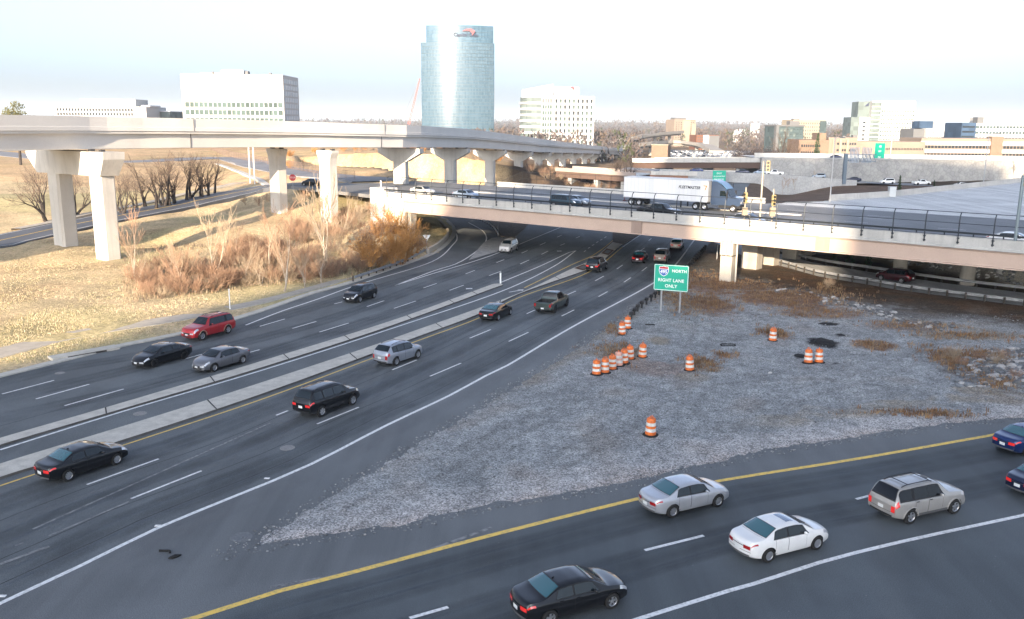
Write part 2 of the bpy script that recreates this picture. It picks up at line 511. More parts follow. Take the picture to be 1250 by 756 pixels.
def rim_bm(r, w, side, spokes, wide=1.0):
    m = MB(); y = side * w * .40
    m.cur = 1
    m.lathe([(0.001, side*w*.12), (r*.63, side*w*.12)], n=24, axis='Y')          # dark drum behind
    m.cur = 0
    m.lathe([(r*.55, y*.3), (r*.56, y), (r*.60, y*1.15), (r*.645, y*1.12), (r*.645, y*.2)], n=24, axis='Y')
    m.lathe([(0.001, y*1.0), (r*.12, y*1.0), (r*.17, y*.75), (r*.17, y*.3)], n=12, axis='Y')
    for k in range(spokes):
        a = 2 * math.pi * k / spokes + .3
        d = Vector((math.cos(a), 0, math.sin(a))); t = Vector((-math.sin(a), 0, math.cos(a)))
        w0, w1 = r * .10 * wide, r * .13 * wide
        p0, p1 = d * r * .10, d * r * .57
        vs = []
        for p, ww in ((p0, w0), (p1, w1)):
            for s_, yy in ((-1, y*.55), (1, y*.55), (1, y*.95), (-1, y*.95)):
                vs.append(p + t * ww * s_ + Vector((0, yy, 0)))
        m.add(vs, [(0,3,2,1),(4,5,6,7),(0,1,5,4),(1,2,6,5),(2,3,7,6),(3,0,4,7)])
    return m

def tape(z0, z1, h):
    return z0 + (z1 - z0) * h

def make_car(name, spec, body_mat, loc, heading, label, cat='car', group=None, rims='rim', spokes=5, spokew=1.0, plate=True, lit=False,
             tint=False, roofmat=None, two_tone=None, sunroof=False, detail=2, arch=False, sill='paint', scale=1.0, bed=None, tail='std', front_plate=None):
    M = car_mats(); S = CARSPEC[spec]; B = Body(S); L, W, gc = S['L'], S['W'], S['gc']
    root = empty(name, loc, heading, label, cat, group)
    root.scale = (scale,) * 3
    # ---- body shell
    st = sorted(set(np.round(np.concatenate([np.linspace(0, .3, 8), np.linspace(.3, L - .3, 46 if detail > 1 else 26), np.linspace(L - .3, L, 8)]), 4)))
    rings = []
    for s in st:
        P = B.sec(s); ring = [B.place(s, y, z, 1) for (y, z) in P] + [B.place(s, y, z, -1) for (y, z) in P[9:0:-1]]
        rings.append(ring)
    m = MB(); m.loft(rings, closed=True, caps=False)
    n = len(rings[0])
    for ri, flip in ((0, True), (len(rings) - 1, False)):
        s = st[ri]; P = B.sec(s); NY = 8; grid = []
        for j in range(0, 11):
            row = []
            for i in range(NY + 1):
                t = -1 + 2 * i / NY; y = t * P[j][0]
                z = P[j][1]
                row.append(B.place(s, abs(y), z, 1 if y >= 0 else -1))
            grid.append(row)
        vs = [p for r_ in grid for p in r_]
        m.add(vs, [(j*(NY+1) + i, j*(NY+1) + i + 1, (j+1)*(NY+1) + i + 1, (j+1)*(NY+1) + i) for j in range(10) for i in range(NY)])
    ob = m.build('body', [body_mat, M['well']], root)
    bm = bmesh.new(); bm.from_mesh(ob.data)
    bmesh.ops.remove_doubles(bm, verts=bm.verts, dist=.0008)
    bmesh.ops.dissolve_degenerate(bm, edges=bm.edges, dist=.0005)
    bmesh.ops.recalc_face_normals(bm, faces=bm.faces)
    bm.to_mesh(ob.data); bm.free()
    # ---- wheel openings (and load bed) cut out of the shell
    xr, xf = -S['wb'] / 2, S['wb'] / 2; r = S['r']
    cut = MB(); cut.cur = 1
    for x in (xr, xf):
        for sd in (-1, 1):
            y0, y1 = sorted((sd * (W - .30), sd * (W + .2)))
            ring0 = [Vector((x + (r + .055) * math.cos(2*math.pi*k/28), y0, r + (r + .055) * math.sin(2*math.pi*k/28))) for k in range(28)]
            ring1 = [Vector((p.x, y1, p.z)) for p in ring0]
            cut.loft([ring0, ring1])
    if bed:
        x0 = bed[0] - S['rx'] - S['wb']/2; x1 = bed[1] - S['rx'] - S['wb']/2
        cut.box(x0, x1, -(W - .17), W - .17, .72, 2.4)
    co = cut.build('cutter', [body_mat, M['well']], None)
    co.parent = root
    md = ob.modifiers.new('cut', 'BOOLEAN'); md.object = co; md.operation = 'DIFFERENCE'; md.solver = 'EXACT'
    bpy.context.view_layer.update()
    dg = bpy.context.evaluated_depsgraph_get()
    me = bpy.data.meshes.new_from_object(ob.evaluated_get(dg), preserve_all_data_layers=False, depsgraph=dg)
    ob.modifiers.clear(); old = ob.data
    if len(me.polygons) > 50:
        ob.data = me; bpy.data.meshes.remove(old)
    cm = co.data; bpy.data.objects.remove(co); bpy.data.meshes.remove(cm)
    ob.data.name = 'body'
    ob.data.polygons.foreach_set('use_smooth', [True] * len(ob.data.polygons)); ob.data.set_sharp_from_angle(angle=R(32))
    # ---- wheels
    for x in (xr, xf):
        for sd in (-1, 1):
            w = MB(); wb = wheel_bm(r, .22, sd)
            o = wb.build('wheel', M['rubber'], root, smooth=True, sharp=40); o.location = (x, sd * (W - .115), r)
            q = rim_bm(r, .22, sd, spokes, spokew).build('rim', [M[rims], M['black']], o, smooth=True, sharp=35)
    # ---- glazing
    gm = M['tint'] if tint else M['glass']
    a, b = S['scr']
    def P(nm, mat, *args, **kw):
        m_ = MB(); B.patch(m_, *args, **kw); return m_.build(nm, mat, root, smooth=True, recalc=False)
    def fixn(o):      # make plates face outwards
        me_ = o.data
        s_ = sum((pl.center.x * 0 + pl.center.y * pl.normal.y + (pl.center.z - .6) * pl.normal.z) * pl.area for pl in me_.polygons)
        if s_ < 0: me_.flip_normals()
        return o
    blk = M['black']
    # black ceramic borders lie under the panes
    fixn(P('screen_border', blk, a - .05, b + .06, 7.75, 10, both=True, off=.004))
    fixn(P('windscreen', M['glass'], a, b, 8.12, 10, both=True, off=.009))
    a, b = S['rear']
    fixn(P('screen_border', blk, a - .03, b + .04, 7.6, 10, both=True, off=.004))
    fixn(P('rear_window', M['screen'] if spec in ('sedan', 'coupe') else (M['tint'] if tint else M['glass']), a, b, 7.95, 10, both=True, off=.009))
    for sd in (-1, 1):
        s_all0, s_all1 = S['side'][0][0], S['side'][-1][1]
        ns = len(S['side'])
        fixn(P('window_surround', blk, s_all0 - .04, s_all1 + .06, 6.02, 6.98, side=sd, off=.004, taper=lambda t: (.16 * t * (spec in ('sedan', 'coupe')), -.34 * t)))
        for i, (s0, s1) in enumerate(S['side']):
            tf = (lambda t: (.16 * t, 0)) if (i == 0 and spec in ('sedan', 'coupe')) else ((lambda t: (0, -.34 * t)) if i == ns - 1 else None)
            fixn(P('side_window', gm if not (tint and i == ns - 1) else M['tint'], s0, s1, 6.12, 6.90, side=sd, off=.009, taper=tf))
        # ---- doors: a plate a few mm proud of a dark shut line
        if detail > 1:
            for (s0, s1) in S['doors']:
                fixn(P('shut_line', M['seam'], s0 - .012, s1 + .012, 2.35, 5.98, side=sd, off=.0015))
                d = fixn(P('door', body_mat, s0, s1, 2.42, 5.93, side=sd, off=.004))
                h = MB(); c = B.pt(s0 + .13, 5.35, sd); h.box(c.x - .09, c.x + .09, c.y - .012, c.y + .022 * 1, c.z - .018, c.z + .018) if sd > 0 else h.box(c.x - .09, c.x + .09, c.y - .022, c.y + .012, c.z - .018, c.z + .018)
                h.build('handle', M['black'] if sill == 'black' else body_mat, d)
            mi = MB(); c = B.pt(S['side'][-1][1] - .28, 6.12, sd)
            prof = [(.001, -.10), (.06, -.085), (.085, -.02), (.08, .05), (.04, .085), (.001, .09)]
            mi.lathe(prof, (c.x, c.y + sd * .13, c.z + .05), 10, 'Y')
            for i in range(len(mi.v)):
                q = mi.v[i]; mi.v[i] = (c.x + (q[0] - c.x) * .75, q[1], c.z + .05 + (q[2] - c.z - .05) * .85)
            mi.build('mirror', body_mat, root, smooth=True)
        # sill
        fixn(P('sill_strip', M['grey'] if sill == 'black' else body_mat, S['rx'] + r + .1, S['rx'] + S['wb'] - r - .1, 1.95, 2.5, side=sd, off=.012))
        # lamps: wrap from the flank onto the nose / tail
        zr0, zr1 = (.62, .84) if spec in ('sedan', 'coupe') else (.78, 1.04)
        hl = MB(); B.patch(hl, L - .42, L - .03, 5.15, 6.9, side=sd, off=.011)
        zt = B.sec(L)[10][1]; yy0, yy1 = sorted((sd * .42 * W, sd * .74 * W)); B.fascia(hl, True, yy0, yy1, zt - .13, zt - .01)
        hl.build('headlight', M['lens'], root, smooth=True)
        tl = MB(); Wt = B.sec(0)[6][0]; zt = B.sec(0)[6][1]
        if tail == 'tall':
            B.patch(tl, .01, .20, 4.6, 6.35, side=sd, off=.012)
            yy0, yy1 = sorted((sd * (Wt - .20), sd * Wt)); B.fascia(tl, False, yy0, yy1, zt - .28, zt + .02)
        else:
            B.patch(tl, .01, .30, 5.0, 6.0, side=sd, off=.012)
            yy0, yy1 = sorted((sd * (Wt - .34), sd * Wt)); B.fascia(tl, False, yy0, yy1, zt - .15, zt + .01)
        tl.build('taillight', M['redlit'] if lit else M['red'], root, smooth=True)
    if tail == 'tall':
        t2 = MB(); zt = B.sec(0)[6][1]; Wt = B.sec(0)[6][0]
    # ---- nose and tail trim
    zt = B.sec(L)[10][1]
    g = MB(); B.fascia(g, True, -.36 * W, .36 * W, zt - .17, zt - .03); B.fascia(g, True, -.5 * W, .5 * W, gc + .10, gc + .20)
    g.build('grille', blk, root, smooth=True)
    g = MB(); B.fascia(g, True, -.37 * W, .37 * W, zt - .035, zt - .012, off=.017); g.build('grille_trim', M['chrome'], root)
    zt = B.sec(0)[6][1]
    g = MB(); B.fascia(g, False, -.72 * W, .72 * W, gc + .17, gc + .25, off=.010); g.build('lower_bumper', blk if arch or spec != 'sedan' else M['grey'], root)
    g = MB(); B.fascia(g, False, -.80 * W, .80 * W, (gc + .17 + zt) / 2 - .035, (gc + .17 + zt) / 2 - .02, off=.008); g.build('shut_line', M['seam'], root)
    if plate:
        g = MB(); B.fascia(g, False, -.16, .16, zt - .26 if spec != 'pickup' else zt - .5, zt - .10 if spec != 'pickup' else zt - .36, off=.018); g.build('number_plate', M['plate'], root)
        if front_plate is not False:
            g = MB(); B.fascia(g, True, -.15, .15, gc + .22, gc + .35, off=.022); g.build('number_plate', M['plate'], root)
    if detail > 1:
        g = MB(); B.patch(g, S['scr'][1] + .04, S['scr'][1] + .05, 7.6, 10, both=True, off=.003, ns=1); g.build('bonnet_gap', M['seam'], root)
        # wipers
        g = MB()
        for y in (-.25, .3):
            p = B.pt(S['scr'][1] + .0, 9, 1); q = B.pt(S['scr'][1] - .28, 9, 1)
            g.tube([(p.x, y, p.z + .03), (q.x, y + .32, q.z + .03)], .011, 5)
        g.build('wiper', blk, root)
        if spec in ('sedan', 'coupe'):
            g = MB(); B.fascia(g, False, -.40 * W, .40 * W, zt - .055, zt - .025, off=.02); g.build('boot_strip', M['chrome'], root)
            g = MB(); B.patch(g, S['rear'][0] - .1, S['rear'][0] - .09, 7.5, 10, both=True, off=.003, ns=1); g.build('boot_gap', M['seam'], root)
    if sunroof:
        s0 = S['scr'][0] - .62
        fixn(P('sunroof', glass_mat('sunroof_glass', (.05, .09, .15), .05), s0, s0 + .42, 8.75, 10, both=True, off=.006))
    if S['roofpat'] and detail > 1:
        for sd in (-1, 1):
            g = MB(); pts = [B.pt(s, 8.15, sd) + Vector((0, 0, .075)) for s in np.linspace(S['rear'][1] + .25, S['scr'][0] - .35, 9)]
            pts[0].z -= .06; pts[-1].z -= .06
            g.tube(pts, .022, 6); g.build('roof_rail', blk if S['roofpat'] == 'rack' or arch else M['grey'], root)
        if S['roofpat'] == 'rack':
            g = MB()
            for s in (S['rear'][1] + .62, S['scr'][0] - .55):
                p, q = B.pt(s, 8.15, 1), B.pt(s, 8.15, -1); g.beam(p + Vector((0,0,.09)), q + Vector((0,0,.09)), .05, .022)
            g.build('cross_bar', blk, root)
            g = MB(); p = B.pt(S['scr'][0] - .25, 10); g.box(p.x - .16, p.x + .02, -.2, .16, p.z - .005, p.z + .012); g.build('roof_hatch', M['grey'], root)
    if arch:
        for x in (xr, xf):
            for sd in (-1, 1):
                g = MB(); pts = []
                for k in range(0, 15):
                    t = R(-8) + (math.pi + R(16)) * k / 14
                    px, pz = x + (r + .085) * math.cos(t), r + (r + .085) * math.sin(t)
                    if pz < gc: pz = gc
                    s = px + S['rx'] + S['wb'] / 2; sec = B.sec(min(max(s, 0.02), L - .02))
                    zz = [q[1] for q in sec[1:7]]; ys = [q[0] for q in sec[1:7]]
                    y = float(np.interp(pz, zz, ys)); pts.append(B.place(min(max(s, .02), L - .02), y, pz, sd) * 1.0)
                g.tube(pts, .035, 6); g.build('arch_trim', arch, root)
    if two_tone:
        for sd in (-1, 1):
            fixn(P('lower_cladding', two_tone, .06, L - .08, 2.0, 3.0, side=sd, off=.006))
    if bed:
        x0 = bed[0] - S['rx'] - S['wb']/2; x1 = bed[1] - S['rx'] - S['wb']/2
        g = MB(); g.box(x0 + .02, x1 - .02, -(W - .19), W - .19, .722, .735)
        g.box(x0 + .012, x0 + .02, -(W - .2), W - .2, .74, 1.1); g.box(x1 - .02, x1 - .012, -(W - .2), W - .2, .74, 1.15)
        for sd in (-1, 1):
            y0, y1 = sorted((sd * (W - .174), sd * (W - .182))); g.box(x0 + .02, x1 - .02, y0, y1, .74, 1.12)
        g.build('load_bed', mottled('bed_liner', (.02,)*3, (.04, .04, .042), 4, .9), root)
    if detail > 1 and spec in ('sedan', 'coupe'):
        g = MB(); p = B.pt(S['rear'][1] + .12, 10); g.box(p.x - .03, p.x + .05, -.015, .015, p.z - .004, p.z + .05); g.build('antenna', body_mat, root)
    return root

def small_car(name, body_mat, loc, heading, label, cat, group, kind='sedan', glass=True):
    """far vehicle of a few pixels: body, glazing and wheels from the same outlines"""
    M = car_mats(); S = CARSPEC[kind]; B = Body(S); L = S['L']
    root = empty(name, loc, heading, label, cat, group)
    m = MB(); rings = []
    st = np.linspace(0, L, 22)
    for s in st:
        P = B.sec(s); rings.append([B.place(s, y, z, 1) for (y, z) in P[1:]] + [B.place(s, y, z, -1) for (y, z) in P[9:0:-1]])
    m.loft(rings); m.build('body', body_mat, root, smooth=True, sharp=35)
    g = MB(); B.patch(g, S['scr'][0], S['scr'][1], 8.1, 10, both=True, off=.015); B.patch(g, S['rear'][0], S['rear'][1], 7.9, 10, both=True, off=.015)
    for sd in (-1, 1): B.patch(g, S['side'][0][0], S['side'][-1][1], 6.1, 6.9, side=sd, off=.015, taper=lambda t: (.1 * t, -.34 * t))
    g.build('window', M['tint'], root, smooth=True)
    for x in (-S['wb'] / 2, S['wb'] / 2):
        for sd in (-1, 1):
            w = MB(); w.lathe([(.001, -.11), (S['r'], -.11), (S['r'], .11), (.001, .11)], (x, sd * (S['W'] - .09), S['r']), 14, 'Y')
            w.build('wheel', M['rubber'], root)
    return root
# ================================================================= the land
def W2(pts, z=0.0):
    return [G(u, v, z) for (u, v) in pts]

# ---- surveyed outlines (photo points brought down to road level)
ROAD_LEFT = W2([(0,462),(79,442),(164,421),(225,409),(300,388),(345,373),(385,359),(430,346.5),(480,329),(530,311),(550,296),(557,283),(549,271),(530,261)])
ROAD_LEFT = [Vector((-66, -18, 0)), Vector((-49, 40, 0))] + ROAD_LEFT + [Vector((-27, 205, 0)), Vector((-52, 232, 0))]
ISL_LEFT = W2([(281,676),(330,650),(378,621),(460,570),(548,520),(620,476),(647,460),(700,428),(742,400),(770,378),(800,357),(830,336),(848,318),(860,303),(868,294)])
ISL_LOW = W2([(281,676),(330,667),(400,656),(500,641),(600,618),(690,605),(772,590),(850,571),(930,553),(1062,532),(1160,519),(1250,511)]) + [Vector((42, 57, 0)), Vector((60, 66, 0))]
RAMP_NEAR = W2([(868,294),(880,300),(900,310),(946,323),(1000,338),(1060,348),(1100,355),(1180,365),(1250,374)]) + [Vector((68, 82, 0))]
RAMP_FAR = W2([(868,288),(905,298),(920,302),(992,321),(1067,333.5),(1152,346),(1250,358)]) + [Vector((76, 92, 0))]
SLOPE_BASE = W2([(905,292),(960,299),(1000,303),(1040,309),(1100,321),(1180,337),(1250,350)]) + [Vector((84, 98, 0)), Vector((120, 96, 0)), Vector((150, 60, 0)), Vector((150, -60, 0))]

Z0 = [Vector((-66, -60, 0))] + ROAD_LEFT + [Vector((-60, 262, 0)), Vector((10, 235, 0)), Vector((60, 330, 0)), Vector((88, 325, 0))] + SLOPE_BASE + [Vector((60, -60, 0))]
Z0 = np.array([(p.x, p.y) for p in Z0])

def in_poly(x, y, poly):
    inside = np.zeros(x.shape, bool); n = len(poly)
    for i in range(n):
        x0, y0 = poly[i]; x1, y1 = poly[(i + 1) % n]
        c = ((y0 > y) != (y1 > y)) & (x < (x1 - x0) * (y - y0) / ((y1 - y0) if y1 != y0 else 1e-9) + x0)
        inside ^= c
    return inside

def dist_poly(x, y, poly, closed=True):
    d = np.full(x.shape, 1e9); n = len(poly)
    for i in range(n if closed else n - 1):
        ax, ay = poly[i]; bx, by = poly[(i + 1) % n]
        L2 = (bx - ax) ** 2 + (by - ay) ** 2 + 1e-9
        t = np.clip(((x - ax) * (bx - ax) + (y - ay) * (by - ay)) / L2, 0, 1)
        d = np.minimum(d, np.hypot(x - ax - t * (bx - ax), y - ay - t * (by - ay)))
    return d

# ---- spot heights: (photo point, height) or explicit (x, y, z)
SPOT = []
for (u, v, z) in [
    (0,427,.2),(100,404,.2),(222,386,.2),(320,366,.2),(0,400,.5),(60,380,.7),(120,370,.6),(0,350,1.0),(60,335,1.0),(135,318,.75),(80,297,2.2),(0,320,1.3),
    (158,313,1.0),(230,277,2.6),(320,251,4.2),(345,242,5.2),(210,345,.35),(260,330,.6),(300,310,1.3),(350,290,2.2),(403,277,1.8),(260,300,1.6),(330,345,.3),(380,330,.6),
    (440,300,2.2),(440,275,4.0),(455,262,5.8),(430,285,3.0),(480,300,1.6),(500,280,1.9),(525,288,.7),(512,296,.8),(520,285,1.0),(505,262,3.4),(540,262,1.0),(470,320,.6),(410,335,.5),(520,300,.4),
    # back-left road and what lies behind it
    (430,226,6.6),
    (185,304,.2),(262,272,1.2),(310,257,2.6),
    (60,270,3.0),(20,240,5.0),(20,215,6.5),(150,250,3.0),(200,230,4.4),(230,215,5.2),(270,225,4.6),(300,205,6.2),(265,190,6.8),(320,222,6.0),
    (350,205,8.0),(400,205,8.6),(450,205,8.8),(520,205,8.8),(600,205,8.4),(350,188,9.5),(450,190,9.8),(560,190,9.6),(480,222,7.0),(560,222,6.8),(620,216,6.6),
    # the bank behind the far parapet, then the cut
    (660,215,4.6),(700,215,3.2),(740,218,1.5),(690,200,1.2),(740,205,-1.0),(650,228,5.8),(740,232,4.0),
    # right: plateau, mulch slope, lower highway
    (960,250,6.15),(1013,245,6.15),(1082,241,6.15),(1160,232,6.15),(1250,222,6.15),(1100,250,6.15),(1200,240,6.15),(1100,270,6.15),(1000,258,6.15),(1200,262,6.15),(1250,285,6.15),
    (1040,235,3.8),(1090,233,3.6),(1016,224,.3),(1080,226,0.0),(1150,228,-.2),(980,232,-2.2),(952,242,-4.5),(940,240,-5),(1000,217,-.2),(1180,229,-.2),(1250,221,.5),
]:
    p = G(u, v, z); SPOT.append((p.x, p.y, z))
for p in W2([(0,462),(120,432),(225,409),(345,373),(430,346.1),(500,322),(550,296),(557,283),(549,271)]):
    SPOT.append((p.x - .6, p.y + .6, .1))
SPOT += [(-90, 60, .6), (-120, 90, 2), (-150, 140, 4), (-190, 200, 7), (-120, 170, 5), (-100, 220, 7.5), (-150, 300, 9), (-60, 300, 9.5), (-10, 300, 8.5), (30, 330, .5), (22, 360, 1), (10, 330, 3.5), (60, 500, -4),
         (-70, 0, .2), (-150, 0, 1), (-200, 80, 3), (-200, 400, 9), (-60, 400, 7), (40, 420, .5), (110, 420, 3), (200, 420, 4), (200, 330, 5), (230, 200, 6), (140, 120, 6.15),
         (95, 112, 6.15), (120, 140, 6.15), (150, 160, 6.15), (170, 250, 4), (140, 290, 0), (180, 290, 0), (60, 285, -1.5), (80, 288, -.4), (45, 240, -5), (62, 262, -4.6), (40, 200, 0), (66, 200, 1), (20, 260, -3), (40, 290, -4),
         (60, 400, -3), (90, 340, 1.5), (150, 340, 3), (100, 100, 6.15), (112, 108, 6.15), (75, 118, 6.1), (62, 128, 6.1), (50, 138, 6.15), (80, 111, 6.1), (58, 122, 5), (44, 134, 5)]
# low ground under the far end of the guideway
for (u, v, Y_, z) in ((672, 171, 298, .8), (700, 175, 370, .3), (720, 177, 430, -2), (740, 179, 494, -3.5), (765, 181, 570, -4), (785, 184, 650, -4), (760, 190, 330, -1.5), (800, 195, 380, -2.5), (830, 195, 420, -2.5), (735, 195, 330, .2), (770, 190, 450, 0), (715, 190, 300, .6)):
    q = D(u, v, Y_); SPOT.append((q.x, q.y, z))
# graded road beds behind the left piers: the soil is levelled to them
BACK_CTR = [Vector((-112, 84, 1.0)), G(-60, 306, 1.4), G(0, 295, 1.8), G(110, 272, 2.5), G(240, 248, 3.7), G(320, 233, 5.2), G(390, 226, 6.5)]
CROSS_CTR = [G(440, 220, 6.7), G(380, 213, 7.2), G(320, 203, 6.9), G(270, 193, 6.8), Vector((-110, 240, 7.2)), Vector((-170, 285, 8))]
for ctr, hw in ((BACK_CTR, 4.6), (CROSS_CTR, 6.0)):
    pp_ = smooth_path(ctr, 5)
    beds = [(q.x, q.y, q.z) for o in (-hw, -hw * .4, hw * .4, hw) for q in side_pts(pp_, o)]
    bx = np.array([(q[0], q[1]) for q in beds])
    SPOT = [q for q in SPOT if np.min(np.hypot(bx[:, 0] - q[0], bx[:, 1] - q[1])) > 3.5] + beds
SPOT = np.array(SPOT)

def _fit():
    x, y, z = SPOT.T; n = len(x)
    d = np.hypot(x[:, None] - x, y[:, None] - y)
    A = np.zeros((n + 3, n + 3)); A[:n, :n] = d - np.eye(n) * 1.2
    A[:n, n:] = np.stack([np.ones(n), x, y], 1); A[n:, :n] = A[:n, n:].T
    return np.linalg.solve(A, np.concatenate([z, np.zeros(3)]))
WSP = _fit()
FAR_Z = lambda x, y: -2.5 + 26.0 * np.clip((np.hypot(x, y) - 1500) / 4500, 0, 1) ** 1.2 + 5.0 * np.sin(x / 700.0 + 1) * np.clip((y - 1200) / 2500, 0, 1)

def height(x, y):
    x = np.atleast_1d(np.asarray(x, float)); y = np.atleast_1d(np.asarray(y, float))
    h = np.zeros(x.shape); n = len(SPOT)
    for k in range(n): h += WSP[k] * np.hypot(x - SPOT[k, 0], y - SPOT[k, 1])
    h += WSP[n] + WSP[n+1] * x + WSP[n+2] * y
    # away from the survey: fade to the wide country
    ox = np.maximum(np.maximum(-210 - x, x - 215), 0); oy = np.maximum(np.maximum(-40 - y, y - 400), 0)
    t = np.clip(np.hypot(ox, oy) / 160, 0, 1); t = t * t * (3 - 2 * t)
    cap = 12 - 10.5 * np.clip((x + 10) / 40, 0, 1) * np.clip((y - 300) / 40, 0, 1)
    h = np.minimum(np.clip(h, -6, 12), cap) * (1 - t) + FAR_Z(x, y) * t
    ins = in_poly(x, y, Z0); d = dist_poly(x, y, Z0)
    k = np.clip(d / 3.0, 0, 1); k = np.where(x > 40, np.clip(d / 7.0, 0, 1), k); k = k * k * (3 - 2 * k)
    return np.where(ins, -.06, h * k + (-.06) * (1 - k))

def hz(x, y): return float(height([x], [y])[0])

def poly_w(pts, z=0.0): return np.array([(p.x, p.y) for p in W2(pts, z)])

GOLD = np.array((.585, .475, .32)); GREENISH = np.array((.40, .39, .20)); RUST = np.array((.40, .27, .17)); EARTH = np.array((.085, .066, .05))
MULCH = np.array((.165, .115, .088)); FARC = np.array((.17, .125, .095)); ROCKY = np.array((.60, .58, .55)); TAN = np.array((.33, .27, .18)); BANK = np.array((.10, .075, .058))

def ground_tint(x, y):
    n = len(x); C = np.tile(GOLD, (n, 1))
    nz = np.array([mnoise.noise((a * .11, b * .11, 0)) for a, b in zip(x, y)]); nz2 = np.array([mnoise.noise((a * .035, b * .035, 5)) for a, b in zip(x, y)])
    def put(mask, col, w=1.0):
        C[mask] = C[mask] * (1 - w) + np.array(col) * w
    put(nz2 > .1, GREENISH, .45)
    put(nz > .28, np.array((.36, .26, .17)), .45)
    put(dist_poly(x, y, poly_w([(40, 400), (110, 392), (60, 412)], .4)) + nz * 4 < 5, GREENISH, .45)
    put((y > 180) & (x < 20), RUST * 1.15, .55)
    put((x > -2) & (y > 160), BANK)
    put((x > 30), EARTH)
    put(in_poly(x, y, np.array([(44, 134), (60, 150), (140, 230), (150, 282), (62, 290), (36, 250)])), MULCH)
    sb = np.array([(p.x, p.y) for p in SLOPE_BASE])
    ds = dist_poly(x, y, sb[:8], False)
    put((ds < 12) & ~in_poly(x, y, Z0) & (x > 30), ROCKY)
    put((ds < 3.2) & in_poly(x, y, Z0) & (x > 30), TAN, .7)
    put((ds < 9) & (nz > .22) & (x > 30), np.array((.42, .41, .40)), .7)
    r = np.hypot(x, y); put(r > 430, FARC)
    put((y > 320) & (x > -300) & (x <= 0) & (r < 700), RUST * 1.1, .6)
    put((y > 320) & (x > 0) & (r < 900), np.array((.26, .19, .13)), .7)
    return C

# ---- one ground sheet, fine near the camera, reaching the horizon
gx = list(np.arange(-210, 216, 2.0)); gy = list(np.arange(-70, 401, 2.0))
s = 3.0; a = -210.0; left = []
while a > -16000: s *= 1.16; a -= s; left.append(a)
s = 3.0; a = gx[-1]; right = []
while a < 16000: s *= 1.16; a += s; right.append(a)
s = 3.0; a = gy[-1]; up = []
while a < 20000: s *= 1.14; a += s; up.append(a)
s = 6.0; a = -70.0; dn = []
while a > -1200: s *= 1.3; a -= s; dn.append(a)
gx = left[::-1] + gx + right; gy = dn[::-1] + gy + up
X, Y = np.meshgrid(gx, gy); X = X.ravel(); Y = Y.ravel()
Zg = height(X, Y)
near = (np.hypot(X, Y) < 420) & (Zg > 0.05)
Zg = Zg + np.where(near, [0.16 * mnoise.noise((a * .23, b * .23, 1)) + .07 * mnoise.noise((a * .6, b * .6, 3)) if k else 0 for a, b, k in zip(X, Y, near)], 0)
nx, ny = len(gx), len(gy)
fa = [(j*nx + i, j*nx + i + 1, (j+1)*nx + i + 1, (j+1)*nx + i) for j in range(ny - 1) for i in range(nx - 1)]
me = bpy.data.meshes.new('ground'); me.from_pydata(np.stack([X, Y, Zg], 1).tolist(), [], fa)
tn = ground_tint(X, Y)
ca = me.color_attributes.new('tint', 'FLOAT_COLOR', 'POINT')
ca.data.foreach_set('color', np.concatenate([tn, np.ones((len(tn), 1))], 1).ravel())
me.materials.append(attr_ground('soil_and_dry_grass')); me.polygons.foreach_set('use_smooth', [True] * len(me.polygons))
ground = tag(link_mesh('ground', me), kind='structure')

# ================================================================= roads
ROT = R(28)
AS_MAIN = asphalt('main_asphalt', (.118, .131, .135), ROT)
AS_SHOULDER = asphalt('shoulder_asphalt', (.142, .151, .153), ROT, light=1.2)
AS_RAMP = asphalt('ramp_asphalt', (.088, .101, .107), R(73))
AS_GREY = asphalt('grey_asphalt', (.15, .152, .153), R(-50), light=1.2)
AS_DECK = asphalt('deck_asphalt', (.175, .18, .185), R(-52), light=1.2)
CONC = concrete('kerb_concrete', (.60, .57, .50), .8, 1.2)
CONC_W = concrete('pale_concrete', (.56, .54, .50), .82, .35)
CONC_G = concrete('grey_concrete', (.40, .41, .41), .78, .3)
WHITE = mottled('white_road_paint', (.82, .82, .80), (.70, .70, .68), 3.0, .7, c=(.5, .5, .49), cscale=7, lo=.45, hi=.8)
YELLOW = mottled('yellow_road_paint', (.90, .60, .13), (.80, .55, .14), 2.0, .7, c=(.46, .37, .17), cscale=7)
FAINT = mottled('worn_road_paint', (.32, .32, .31), (.16, .165, .17), 2.2, .8, c=(.1, .105, .11), cscale=5)

RIGHT_LINE = smooth_path(W2([(0,738),(100,691),(194,645),(286,607),(378,568.4),(472,520),(548,484),(592,460),(620,446.5),(700,399),(795.5,347.3),(824.6,323.5),(847,294)]), 2)
RIGHT_LINE = [Vector((-38, -10, 0))] + RIGHT_LINE + [RIGHT_LINE[-1] + (RIGHT_LINE[-1] - RIGHT_LINE[-4]).normalized() * 120]

mr = ROAD_LEFT + [Vector((-60, 262, 0)), Vector((-30, 225, 0)), Vector((0, 200, 0)), Vector((60, 330, 0)), Vector((88, 325, 0))] + \
     [RAMP_FAR[0] + Vector((1.0, 2, 0))] + [RAMP_NEAR[0]] + [p + Vector((1.5, 0, 0)) for p in ISL_LEFT[::-1][1:-1]] + [p + Vector((0, 1.5, 0)) for p in ISL_LOW[1:]] + [Vector((70, -10, 0)), Vector((40, -18, 0))]
main_road = poly_sheet('main_road', mr, AS_MAIN, .03)
main_road.data.name = 'main_road'

def stripes(name, mat, parent, segs, z, w):
    """painted lines: list of ground paths"""
    m = MB(world=True)
    for s_ in segs: m.ribbon([Vector((p[0], p[1], z)) for p in s_], w)
    o = m.build(name, mat, parent); me_ = o.data
    if sum(pl.normal.z for pl in me_.polygons) < 0: me_.flip_normals()
    for pl in me_.polygons:
        if pl.normal.z < 0: pl.flip()
    return o

